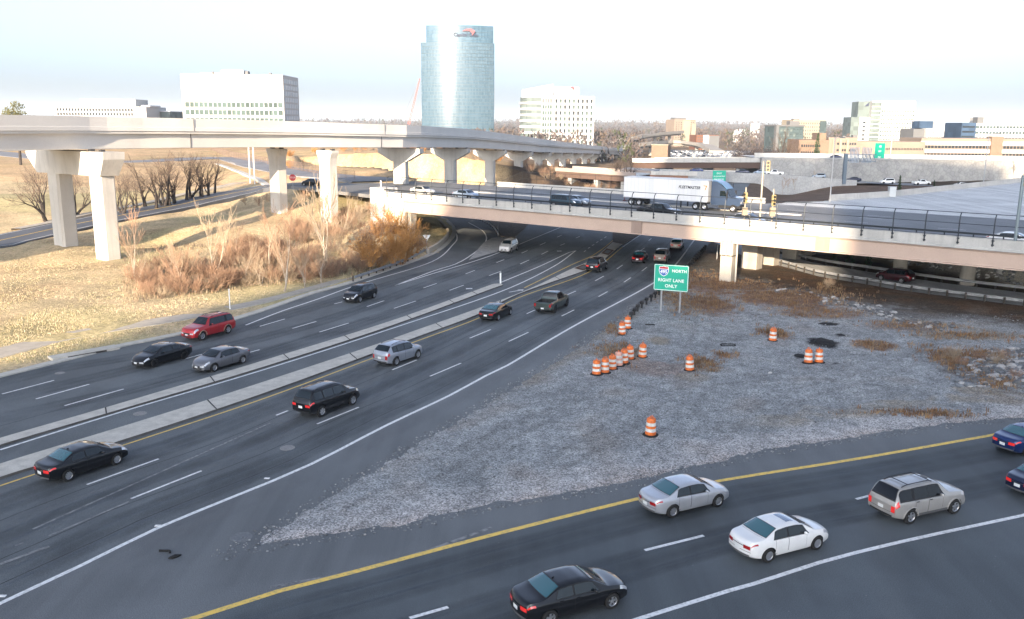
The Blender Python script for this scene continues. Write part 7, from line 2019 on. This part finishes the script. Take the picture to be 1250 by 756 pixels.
# ================================================================= vegetation
BARK = mottled('grey_bark', (.06, .05, .044), (.035, .03, .028), 2.5, .9); BARK_P = mottled('pale_bark', (.44, .38, .31), (.30, .25, .20), 2.5, .9); TWIG = mottled('twig_brown', (.075, .056, .047), (.12, .088, .066), 1.2, .9)
TWIG_R = mottled('twig_reddish', (.26, .16, .105), (.33, .215, .145), 1.2, .9); TWIG_G = mottled('twig_golden', (.47, .25, .085), (.36, .18, .06), 1.0, .9); TWIG_P = mottled('twig_straw', (.36, .285, .20), (.25, .19, .135), 1.0, .9)
GRN = mottled('evergreen', (.035, .06, .028), (.055, .085, .035), 1.5, .85); GRN_O = mottled('olive_foliage', (.12, .13, .045), (.18, .165, .07), 1.2, .9); DKW = mottled('dark_shrub', (.035, .032, .04), (.06, .052, .055), 1.2, .9)

def grow(rg, wood, twig, p, d, L, r, lev, spread=.6, up=.25, kids=(3, 4), wob=.18, maxlev=4, thin=.012):
    n = 4; pts = [p]; rr = [r]
    dd_ = d.copy()
    for i in range(n):
        dd_ = (dd_ + Vector((rg.gauss(0, wob), rg.gauss(0, wob), rg.gauss(0, wob) + up * .15))).normalized()
        pts.append(pts[-1] + dd_ * L / n); rr.append(r * (1 - .55 * (i + 1) / n))
    (wood if lev < 2 else twig).tube(pts, [max(x, thin) for x in rr], 6 if lev == 0 else (4 if lev == 1 else 3), cap=False)
    if lev >= maxlev: return
    k = rg.randint(*kids)
    for i in range(k):
        t = rg.uniform(.35, 1.0) if lev else rg.uniform(.28, 1.0)
        j = min(int(t * n), n - 1); q = pts[j].lerp(pts[j + 1], t * n - j)
        base = (pts[j + 1] - pts[j]).normalized(); side_ = base.orthogonal().normalized(); side_.rotate(Matrix.Rotation(rg.uniform(0, 6.283), 3, base))
        nd = (base + side_ * rg.uniform(.5, 1.2) * spread + Vector((0, 0, up))).normalized()
        grow(rg, wood, twig, q, nd, L * rg.uniform(.5, .78), max(rr[j + 1] * .7, thin), lev + 1, spread, up, kids, wob, maxlev, thin)
    grow(rg, wood, twig, pts[-1], dd_, L * .7, rr[-1] * .9, lev + 1, spread, up, kids, wob, maxlev, thin)

HT, TIPS = {}, {}
def bare_tree_proto(seed, h, stems=1, wood=BARK, twig=TWIG, spread=.7, up=.25, maxlev=4, kids=(3, 4), lean=.1, thin=.014, name='bare_tree', r0=.022):
    rg = random.Random(seed); root = empty(name, (0, 0, -200)); a_, b_ = MB(), MB()
    for s_ in range(stems):
        d = Vector((rg.gauss(0, lean), rg.gauss(0, lean), 1)).normalized(); o = Vector((rg.gauss(0, .12), rg.gauss(0, .12), -.3)) if stems > 1 else Vector((0, 0, -.3))
        grow(rg, a_, b_, o, d, h * .42, h * r0, 0, spread, up, kids, .12, maxlev, thin)
    a_.build('trunk', wood, root); b_.build('crown', twig, root); HT[root.name] = max(q[2] for q in b_.v); TIPS[root.name] = b_.v; return root

def leafy(m, rg, c, rad, n, size, flat_=1.0, shell=.5):
    for _ in range(n):
        d = Vector((rg.gauss(0, 1), rg.gauss(0, 1), rg.gauss(0, 1))).normalized(); k = rg.uniform(shell, 1) ** .6
        p = Vector(c) + Vector((d.x * rad[0], d.y * rad[1], d.z * rad[2])) * k
        a_ = Vector((rg.gauss(0, 1), rg.gauss(0, 1), rg.gauss(0, 1))).normalized(); b_ = a_.orthogonal().normalized(); s_ = size * rg.uniform(.6, 1.4)
        m.add([p - a_ * s_, p + b_ * s_ * .45, p + a_ * s_, p - b_ * s_ * .45], [(0, 1, 2, 3)])

def conifer_proto(seed, h, w, name='evergreen_tree', mat=GRN, n=900, size=.10):
    rg = random.Random(seed); root = empty(name, (0, 0, -200)); t = MB(); t.tube([(0, 0, -.3), (0, 0, h * .9)], [.09, .02], 6); t.build('trunk', BARK, root)
    m = MB()
    for _ in range(n):
        z = h * (.03 + .97 * rg.random() ** 1.25); r_ = w * (1 - z / h) ** .7 * (.7 + .3 * math.sin(z * 9 + seed)) * rg.uniform(.55, 1) + .03; a_ = rg.uniform(0, 6.283)
        p = Vector((r_ * math.cos(a_), r_ * math.sin(a_), z)); d = Vector((math.cos(a_), math.sin(a_), .8)).normalized(); b_ = d.orthogonal(); s_ = size * rg.uniform(.7, 1.5)
        m.add([p - d * s_, p + b_ * s_ * .4, p + d * s_, p - b_ * s_ * .4], [(0, 1, 2, 3)])
    m.build('crown', mat, root); return root

TREES = [bare_tree_proto(31, 10, 1, spread=.8, kids=(2, 3), up=.2, r0=.042), bare_tree_proto(32, 10, 2, spread=.7, lean=.14, kids=(2, 3), up=.2, r0=.036), bare_tree_proto(33, 9, 3, spread=.75, lean=.3, kids=(2, 3), r0=.034, up=.15), bare_tree_proto(34, 10, 1, spread=.7, up=.3, kids=(2, 3), r0=.042)]
SAPL = [bare_tree_proto(41, 5.5, 1, BARK_P, TWIG_R, .55, .35, 3, (3, 5), .12, .010, 'bare_sapling', .011), bare_tree_proto(42, 5, 2, BARK_P, TWIG_P, .5, .4, 3, (3, 4), .16, .010, 'bare_sapling', .010), bare_tree_proto(43, 6, 1, BARK_P, TWIG_P, .7, .25, 3, (4, 5), .1, .010, 'bare_sapling', .012)]
SHRUB = [bare_tree_proto(51, 2.6, 11, TWIG_R, TWIG_R, .7, .15, 2, (3, 5), .45, .008, 'bare_shrub', .008), bare_tree_proto(52, 2.4, 12, TWIG_P, TWIG_P, .7, .1, 2, (3, 5), .5, .008, 'bare_shrub', .008), bare_tree_proto(53, 3.0, 9, TWIG_P, TWIG_R, .6, .2, 2, (4, 5), .4, .008, 'bare_shrub', .008)]
GOLD = [bare_tree_proto(61, 4.4, 12, TWIG_G, TWIG_G, .65, .25, 2, (4, 6), .4, .012, 'golden_bush', .008), bare_tree_proto(62, 3.6, 12, TWIG_G, TWIG_R, .7, .2, 2, (4, 6), .5, .012, 'golden_bush', .008)]
rgq = random.Random(9)
for o in GOLD:
    m = MB(); tv = TIPS[o.name]
    for _ in range(1500):
        c = Vector(tv[rgq.randrange(len(tv))])
        if c.z > .25: leafy(m, rgq, c, (.10, .10, .10), 1, .075, shell=.1)
    m.build('dry_leaves', TWIG_G, o)
used = set()
def plant(proto, p, scale, rz, label, cat, group=None, sink=0.0, zs=1.0):
    o = proto if id(proto) not in used else copy_tree(proto); used.add(id(proto))
    o.location = (p[0], p[1], p[2] - sink); o.rotation_euler = (0, 0, rz); o.scale = (scale, scale, scale * zs); tag(o, label, cat, group); return o
def onground(u, v, z):
    p = G(u, v, z)
    for _ in range(4):
        p = G(u, v, max(hz(p.x, p.y), -.5))
    return p
rng = random.Random(77)
# trees along the back road, behind the left pier
BT_ = [(165, 256, 45), (178, 254, 60), (190, 256, 58), (200, 253, 60), (207, 252, 62), (213, 250, 60), (228, 247, 56), (232, 245, 58), (247, 243, 52), (254, 242, 48), (262, 238, 48)]
for i, (u, v, hp) in enumerate(BT_):
    p = onground(u, v, 4); h = hp / F * p.y; pr = TREES[(i * 3 + 1) % 4]
    plant(pr, p, h / HT[pr.name] * 1.12, rng.uniform(0, 6), 'bare dark-stemmed tree in the row along the back road behind the left guideway pier', 'tree', 'bare trees along the back road', .2)
p = onground(55, 268, 3.5); plant(TREES[2], p, 1.0, 1.0, 'wide-spreading bare tree behind the left shaft of the guideway bent', 'tree', None, .2)
p = onground(92, 262, 3.5); plant(TREES[2], p, .85, 3.0, 'bare spreading tree seen between the two shafts of the guideway bent', 'tree', None, .2)
p = onground(150, 262, 3.5); plant(TREES[2], p, .85, 5.0, 'bare multi-stem tree just right of the guideway bent', 'tree', None, .2)
p = D(20, 150, 220); p.z = hz(p.x, p.y); h = D(20, 120, 220).z - p.z
olv = empty('olive_tree', (p.x, p.y, p.z), 0, 'olive green leafy tree top showing over the guideway at far left', 'tree'); t = MB(); t.tube([(0, 0, -.5), (.2, 0, h * .5), (0, .1, h * .8)], [.35, .25, .08], 7); t.build('trunk', BARK, olv)
m = MB(); rr_ = random.Random(4)
for k in range(26): a_ = rr_.uniform(0, 6.28); q = rr_.uniform(0, 3.4); leafy(m, rr_, (q * math.cos(a_), q * math.sin(a_), h * .6 + rr_.uniform(0, h * .36) * (1 - q / 5)), (1.3, 1.3, .9), 70, .22)
m.build('crown', GRN_O, olv)
# saplings and shrubs in the sunlit thicket above the kerb
SLH = {0: 88, 1: 60, 4: 95, 5: 60, 7: 105, 8: 80, 9: 70, 10: 128, 11: 85, 12: 60, 13: 90}
SL = [(160, 338, 0), (166, 345, 1), (215, 352, 0), (222, 345, 2), (262, 335, 1), (300, 345, 2), (318, 350, 1), (345, 356, 0), (352, 345, 2), (392, 346, 2), (398, 330, 1), (412, 312, 2), (372, 352, 1), (330, 330, 0), (440, 285, 1), (425, 300, 2), (285, 320, 0)]
for i, (u, v, k) in enumerate(SL):
    p = onground(u, v, .8); plant(SAPL[k], p, (SLH[i] / F * p.y / HT[SAPL[k].name]) if i in SLH else rng.uniform(.72, 1.1), rng.uniform(0, 6), 'thin leafless sapling rising from the sunlit thicket beside the far lanes', 'sapling', 'leafless saplings in the roadside thicket', .1)
n_ = 0
for i in range(240):
    t = rng.random() ** .75; u = 160 + t * 300; vlo = 371 - (u - 160) * .115; vhi = 352 - (u - 160) * .16; v = vlo - rng.random() ** 1.15 * (vlo - vhi + 10 + 34 * t) - 3
    if u > 425: v = min(v, 330)
    p = onground(u, v, .6)
    if in_poly(np.array([p.x]), np.array([p.y]), Z0)[0]: continue
    k = rng.randrange(3); plant(SHRUB[k], p, rng.uniform(.6, 1.35), rng.uniform(0, 6), ('reddish', 'straw-coloured', 'brown')[k] + ' leafless shrub in the dense thicket between the grass slope and the far kerb', 'shrub', ('reddish', 'straw-coloured', 'brown')[k] + ' shrubs of the roadside thicket', .1)
GB = [(452, 322), (466, 326), (480, 318), (470, 305), (492, 312), (455, 305), (484, 300), (503, 308), (476, 290), (462, 292), (497, 298), (510, 306), (488, 324), (444, 312)]
for i, (u, v) in enumerate(GB):
    p = onground(u, v, 1.5); plant(GOLD[i % 2], p, rng.uniform(.85, 1.25) * (1.15 if i in (4, 6, 8) else 1), rng.uniform(0, 6), ('glowing', 'russet')[i % 2] + ' golden bush in the clump by the left end of the overpass', 'bush', ('glowing', 'russet') [i % 2] + ' golden bushes by the overpass abutment', .1)
for i, (u, v) in enumerate(((75, 224), (300, 248), (326, 247), (316, 249), (365, 246), (372, 244), (385, 240), (447, 255), (438, 262), (430, 268))):
    p = onground(u, v, 5); plant(SHRUB[i % 3], p, .8, rng.uniform(0, 6), 'small leafless shrub on the mound below the flared guideway piers', 'shrub', 'small shrubs on the mound', .1)
# bank beyond the far parapet; scrub on the golden hillside
for i in range(40):
    u = rng.uniform(640, 752); v = rng.uniform(203, 228) - (u - 640) * .03; Y_ = rng.uniform(225, 300); p = D(u, v, Y_); p.z = hz(p.x, p.y)
    plant(SHRUB[i % 3], p, rng.uniform(.9, 1.6), rng.uniform(0, 6), 'brown leafless shrub on the shaded bank under the distant guideway piers', 'shrub', 'shrubs on the shaded bank', .1)
for i in range(90):
    Y_ = rng.uniform(215, 300); u = rng.uniform(345, 620); p = D(u, 190, Y_); p.z = hz(p.x, p.y)
    plant(SHRUB[i % 3] if i % 3 else GOLD[0], p, rng.uniform(.5, 1.0), rng.uniform(0, 6), 'small scrub bush dotting the golden hillside behind the overpass', 'bush', 'scrub on the golden hillside', .1)
for i, (u, v, Y_, s_) in enumerate(((757, 214, 258, .75), (764, 214, 259, .7), (770, 213, 260, .65), (751, 213, 257, .6))):
    p = D(u, v, Y_); plant(TREES[2], p, s_ * .8, i * 1.3, 'bare grey tree in front of the far highway bridges left of the trailer', 'tree', 'bare trees by the far bridges', .2)
# dark winter trees behind the retaining wall
for i in range(15):
    u = 896 + i * 3.6 + rng.uniform(-1, 1); p = D(u, 200, rng.uniform(335, 352)); p.z = 2; h = D(u, rng.uniform(176, 184), p.y).z - 2
    if i % 3 == 0: plant(TREES[i % 4], p, h / 10.5, rng.uniform(0, 6), 'bare dark tree above the retaining wall right of the parking lot', 'tree', 'dark trees behind the retaining wall')
    else:
        b_ = empty('dark_bush', p, 0, 'dense dark purple-brown winter tree in the clump behind the retaining wall', 'tree', 'dense dark trees behind the wall'); t = MB(); t.tube([(0, 0, -1), (0, 0, h * .7)], [.25, .06], 5); t.build('trunk', BARK, b_)
        m = MB(); rr_ = random.Random(i); leafy(m, rr_, (0, 0, h * .55), (2.4, 2.4, h * .46), 900, .22, shell=.1); m.build('crown', DKW, b_)
for i, (u, v, Y_, hh) in enumerate(((955, 165, 380, 17), (962, 170, 385, 13), (972, 172, 382, 11), (985, 178, 360, 9), (948, 176, 370, 10))):
    p = D(u, 195, Y_); p.z = 2; plant(TREES[(i + 1) % 4], p, hh / 11, i, ('tall', 'middling', 'third', 'low', 'slim')[i] + ' bare tree in front of the grey glass office block', 'tree')
p = D(998, 175, 405); p.z = 2; cf = conifer_proto(5, 13, 2.4, n=700, size=.3); plant(cf, p, 1, 0, 'green conifer in front of the cream apartment block', 'tree')
# columnar evergreens on the mulch, small conifers under the bridge
COL_ = conifer_proto(71, 5.4, .85, 'evergreen_shrub', GRN, 1200, .11); CON = conifer_proto(72, 1.9, .75, 'small_conifer', GRN, 700, .09)
for u, v, vt, lab in ((1097, 238, 213.5, 'tall dark columnar evergreen behind the white utility cabinet'), (1139.5, 233.5, 219, 'shorter dark columnar evergreen on the mulch in front of the white pickup'), (1169, 230, 223, 'low dark evergreen tuft near the right end of the queue')):
    p = onground(u, v, 5); p = p if p.z > -1 else G(u, v, 4); h = (D(u, vt, p.y).z - p.z); plant(COL_, p, max(.3, h / 5.4), u, lab, 'evergreen', None, 0.1)
for u, v, s_, lab in ((1018, 321, .85, 'small dark conifer on the stone slope, left of three under the bridge'), (1037, 323.5, 1.15, 'small dark conifer on the stone slope, middle and tallest of three'), (1060, 324.5, .9, 'small dark conifer on the stone slope, right of three')):
    p = onground(u, v, .8); plant(CON, p, s_, u, lab, 'conifer', None, .05)
for i, (u, v) in enumerate(((962, 233), (970, 231), (996, 227), (955, 236), (1056, 222), (1073, 221), (1100, 221), (1230, 216), (1238, 215))):
    p = onground(u, v, 0); plant(SAPL[i % 3], p, .9, i, 'spindly bare sapling against the retaining wall below the far highway', 'sapling', 'spindly saplings along the retaining walls')
for i, (u, v) in enumerate(((1010, 352), (1013, 350), (1240, 462), (1165, 440), (1158, 436), (1172, 447), (1215, 446), (1224, 440), (1196, 440))):
    p = G(u, v, .1); plant(SHRUB[(i + 1) % 3], p, .45 + .3 * (i % 3 == 0), i, 'dead brown weed clump at the edge of the right-hand rocks and bank', 'weeds', 'dead weed clumps on the right')

# ---- dry grass and weeds nobody could count
def tufts(name, pts, h, mats, blades, label, seed=1, spread=.12, wid=.018):
    rg = random.Random(seed); m = MB()
    for (x, y, z) in pts:
        m.cur = rg.randrange(len(mats)); hh = h * rg.uniform(.5, 1.4)
        for _ in range(blades):
            a_ = rg.uniform(0, 6.283); o = Vector((x + rg.gauss(0, spread), y + rg.gauss(0, spread), z - .02)); lean = Vector((math.cos(a_), math.sin(a_), 0)) * hh * rg.uniform(.1, .8); s_ = Vector((-math.sin(a_), math.cos(a_), 0)) * wid * rg.uniform(.7, 1.6)
            k = o + lean * .4 + Vector((0, 0, hh * .7)); t = o + lean + Vector((0, 0, hh * rg.uniform(.75, 1.05)))
            m.add([o - s_, o + s_, k + s_ * .7, k - s_ * .7, t], [(0, 1, 2, 3), (3, 2, 4)])
    return tag(m.build(name, mats, None, recalc=False), label, 'grass', kind='stuff')
STR = [mottled('straw_blade', (.56, .46, .31), (.44, .35, .22), 1, .9), mottled('straw_blade_pale', (.62, .53, .38), (.50, .41, .28), 1, .9), mottled('olive_blade', (.36, .33, .17), (.40, .35, .19), 1, .9)]
BRB = [mottled('weed_brown', (.22, .13, .07), (.15, .09, .055), 1, .9), mottled('weed_rust', (.30, .17, .08), (.22, .125, .065), 1, .9), mottled('weed_tan', (.36, .25, .14), (.28, .19, .11), 1, .9)]
def scatter_px(n, fu, fv):
    uv = [(fu(), 0) for _ in range(n)]; uv = [(u, fv(u)) for u, _ in uv]
    P_ = [G(u, v, .5) for u, v in uv]; h_ = height(np.array([p.x for p in P_]), np.array([p.y for p in P_]))
    P_ = [G(u, v, max(h, 0)) for (u, v), h in zip(uv, h_)]; xa, ya = np.array([p.x for p in P_]), np.array([p.y for p in P_])
    h_ = height(xa, ya); keep = (h_ > .06) & ~in_poly(xa, ya, Z0)
    return [(x, y, h) for x, y, h, k in zip(xa, ya, h_, keep) if k]
pts = scatter_px(30000, lambda: rng.uniform(-30, 470), lambda u: rng.uniform(255, 445))
def near_path(pts, path, w):
    P_ = np.array([(q[0], q[1]) for q in pts]); d = dist_poly(P_[:, 0], P_[:, 1], [(p.x, p.y) for p in path], False); return [q for q, k in zip(pts, d) if k > w]
pts = near_path(pts, [(a_ + b_) / 2 for a_, b_ in zip(sw_u, sw_l)], 1.2)
br_c = smooth_path(BACK_CTR, 3); pts = near_path(pts, br_c, 5)
pts = near_path(pts, [G(20, 284, 1.9), G(120, 262, 2.7), G(225, 240, 3.9), G(300, 224, 5.6)], 1.4)
tufts('dry_grass', pts, .13, STR, 4, 'short dry golden grass over the sunlit slope on the left', 2, .14, .012)
pts = scatter_px(1700, lambda: 150 + rng.random() * 320, lambda u: 373 - (u - 160) * .118 - rng.random() * 70 - 2)
tufts('tall_dead_weeds', pts, .55, [TWIG_P, TWIG_R, TWIG, STR[0]], 5, 'tall dead weeds filling the roadside thicket', 3, .2, .016)
pts = []
for (e, n__) in [(ell(866, 372, 34, 12), 260), (ell(960, 366, 70, 12), 420), (ell(1000, 384, 60, 7), 160), (ell(850, 345, 45, 16), 420), (ell(905, 350, 50, 9), 260), (ell(822, 365, 22, 20), 220), (ell(755, 432, 34, 12), 160), (ell(858, 447, 22, 9), 120), (ell(945, 409, 20, 7), 140), (ell(886, 436, 14, 4), 40), (ell(1066, 424, 24, 6), 120),
                 (ell(1165, 445, 26, 16), 260), (ell(1110, 400, 60, 6), 120), (ell(1180, 412, 70, 5), 160), (ell(1120, 508, 70, 5), 120), (ell(1200, 436, 40, 7), 200), (ell(1010, 358, 40, 8), 160), (ell(745, 400, 12, 12), 70), (ell(1215, 470, 30, 6), 120)]:
    for _ in range(n__): pts.append((e[0] + rng.gauss(0, .5) * e[2], e[1] + rng.gauss(0, .5) * e[3], .15))
pin = in_poly(np.array([q[0] for q in pts]), np.array([q[1] for q in pts]), ipoly); pts = [q for q, k in zip(pts, pin) if k]
tufts('dead_weeds', pts, .26, BRB, 6, 'low rusty dead weeds in patches on the gravel island', 5, .16, .02)

# ---- far-off winter woods to the horizon
WM = [mottled('woods_pinkish', (.105, .082, .076), (.085, .068, .065), .02, .95), mottled('woods_grey', (.095, .085, .085), (.078, .071, .073), .02, .95), mottled('woods_tan', (.125, .094, .07), (.10, .078, .06), .02, .95), mottled('woods_green', (.04, .05, .025), (.055, .06, .03), .02, .95)]
m = MB(); rg = random.Random(101); NX = 6000
XS = []; 
for _ in range(NX):
    Y_ = 470 * math.exp(rg.random() * math.log(12)); x = (rg.random() * 1.5 - .75) * Y_; XS.append((x, Y_))
ZS = height(np.array([q[0] for q in XS]), np.array([q[1] for q in XS]))
KEEP = [(512, 604, 1000), (640, 727, 700), (219, 346, 480), (1040, 1120, 800), (1175, 1300, 575), (940, 1012, 640), (820, 880, 760), (1120, 1170, 640)]
for (x, Y_), z in zip(XS, ZS):
    u = 625 + F * x / Y_
    if any(a_ - 4 < u < b_ + 4 and abs(Y_ - yy) < 70 for a_, b_, yy in KEEP): continue
    if Y_ < 700 and 776 < u < 930: continue
    if Y_ < 620 and not 640 < u < 776: continue
    if u > 1030 and Y_ < 900: continue
    s_ = rg.uniform(.7, 1.3) * (1 + .35 * (Y_ > 2000)); w, h = 5.0 * s_ * (1 + Y_ / 4000), 12.5 * s_; m.cur = rg.choices((0, 1, 2, 3), (5, 4, 2.2, .8))[0]
    for k in range(34 if Y_ < 1800 else 14):
        t = rg.uniform(.05, 1); c = Vector((x + rg.gauss(0, .42) * w * (1.15 - t * .7), Y_ + rg.gauss(0, .4) * w, z + h * t)); a_ = Vector((rg.gauss(0, .5), rg.gauss(0, .4), rg.gauss(.6, .7))).normalized(); b_ = a_.orthogonal().normalized(); b_.rotate(Matrix.Rotation(rg.uniform(0, 6), 3, a_)); q = w * rg.uniform(.16, .36)
        m.add([c - a_ * q, c + b_ * q * .33, c + a_ * q, c - b_ * q * .33], [(0, 1, 2, 3)])
tag(m.build('woods', WM, None, recalc=False), 'far-off leafless winter woods stretching to the horizon', 'woods', kind='stuff')
# ================================================================= sun, sky, camera and the added shade-casting blocks behind the viewpoint
SUN_AZ, SUN_EL = R(18), R(12)         # travel direction: 18 deg right of straight ahead; height over the horizon
tdir = Vector((math.sin(SUN_AZ), math.cos(SUN_AZ), 0)); sdir = Vector((math.cos(SUN_AZ), -math.sin(SUN_AZ), 0))
def shade_block(label, s0, s1, a0, a1, h, tiers=()):  # unseen building-like blocks, sized to throw shade over the foreground
    c = sdir * ((s0 + s1) / 2) + tdir * a1; root = empty('office_building', (c.x, c.y, 0), -SUN_AZ, label, 'building'); w, d = s1 - s0, a1 - a0
    m = MB(); m.box(-w/2, w/2, -d, 0, -1, h); m.build('wall', BG, root); n = int(h / 4)
    for k in range(n):
        m = MB(); m.box(-w/2 + 1, w/2 - 1, -.2, .12, k * 4 + 1.4, k * 4 + 3.2); m.build('window_band', GLD, root)
    for (t0, t1, th) in tiers:
        x0, x1 = t0 - (s0 + s1) / 2, t1 - (s0 + s1) / 2
        m = MB(); m.box(x0, x1, -d, 0, -1, th); m.build('shade_step', BG, root)  # steps shape the slanting left edge of the cast shade
    m = MB(); m.box(-w/4, w/4, -d * .7, -d * .3, h, h + 2); m.build('roof_plant', ROOFM, root)
shade_block('tall unseen grey block added behind the viewpoint on the left to cast shade', -50.0, -11.6, -330, -290, 140, ((-56.4, -55.21, 73.5), (-55.2, -54.01, 78), (-54, -52.81, 82.5), (-52.8, -51.41, 87), (-51.4, -50.01, 93)))
sb_ = sdir * -3.45 + tdir * -300; gap_blocker = empty('gap_blocker', (sb_.x, sb_.y, 104), -SUN_AZ, 'unseen block added across the gap behind the viewpoint to keep sun off the far wall', 'building')
m = MB(); m.box(-8, 8, -12, 0, 0, 35); m.build('wall', BG, gap_blocker); m = MB(); m.box(-8, 8, -.2, .1, 3, 28); m.build('window_band', GLD, gap_blocker)  # added high block: stops sun through the gap reaching the far wall
shade_block('lower unseen grey block added behind the viewpoint, letting sun through between two tall ones', -11.5, 4.6, -325, -292, 86.0)
shade_block('tall unseen grey block added behind the viewpoint on the right to cast shade', 4.7, 66, -330, -290, 140)

w = bpy.data.worlds.new('World'); SC.world = w; w.use_nodes = True; nt = w.node_tree
sk = nt.nodes.new('ShaderNodeTexSky'); sk.sky_type = 'NISHITA'; sk.sun_disc = False
sk.sun_elevation = SUN_EL; sk.sun_rotation = math.pi + SUN_AZ     # sun stands behind the camera, to the left
sk.air_density = 0.6; sk.dust_density = 3.5; sk.ozone_density = 3.0; sk.altitude = 100
hs = nt.nodes.new('ShaderNodeHueSaturation'); hs.inputs['Saturation'].default_value = .64     # milky winter sky
nt.links.new(sk.outputs['Color'], hs.inputs['Color']); nt.links.new(hs.outputs['Color'], nt.nodes['Background'].inputs['Color']); nt.nodes['Background'].inputs['Strength'].default_value = .15
sun = bpy.data.lights.new('sun', 'SUN'); sun.energy = 5.0; sun.angle = R(.5); sun.color = (1.0, .80, .58)
so = bpy.data.objects.new('sun', sun); COL.objects.link(so)
ldir = Vector((tdir.x * math.cos(SUN_EL), tdir.y * math.cos(SUN_EL), -math.sin(SUN_EL)))
so.rotation_euler = ldir.to_track_quat('-Z', 'Y').to_euler(); so.location = (-60, -160, 60)

cam = bpy.data.cameras.new('camera'); co = bpy.data.objects.new('camera', cam); COL.objects.link(co); SC.camera = co
cam.sensor_fit = 'HORIZONTAL'; cam.sensor_width = 36.0; cam.lens = 36.0 * F / 1250.0; cam.clip_start = .5; cam.clip_end = 40000
co.location = (0, 0, CAMH)
co.rotation_euler = (Matrix.Rotation(math.pi / 2 - TH, 3, 'X') @ Matrix.Rotation(ROLL, 3, 'Z')).to_euler()
SC.view_settings.view_transform = 'Standard'; SC.view_settings.look = 'None'; SC.view_settings.gamma = 1.0; SC.view_settings.use_curve_mapping = False
SC.view_settings.exposure = 1.62
SC.render.engine = 'CYCLES'
SC.cycles.max_bounces = 6; SC.cycles.diffuse_bounces = 4; SC.cycles.glossy_bounces = 3; SC.cycles.transparent_max_bounces = 4; SC.cycles.use_denoising = True
SC.render.resolution_x = 1024; SC.render.resolution_y = 619

# ---- thin winter haze over the whole valley
hb_ = MB(); hb_.box(-19000, 19000, -3000, 24000, -8.5, 190)
hm = bpy.data.materials.new('thin_haze'); hm.use_nodes = True; hn = hm.node_tree
for n_ in list(hn.nodes):
    if n_.type != 'OUTPUT_MATERIAL': hn.nodes.remove(n_)
pv = hn.nodes.new('ShaderNodeVolumePrincipled'); pv.inputs['Color'].default_value = (.74, .87, 1.0, 1); pv.inputs['Density'].default_value = .00011; pv.inputs['Anisotropy'].default_value = 0.0
hn.links.new(pv.outputs['Volume'], hn.nodes['Material Output'].inputs['Volume'])
tag(hb_.build('haze', hm, None), 'thin pale winter haze over the valley', 'haze', kind='stuff')
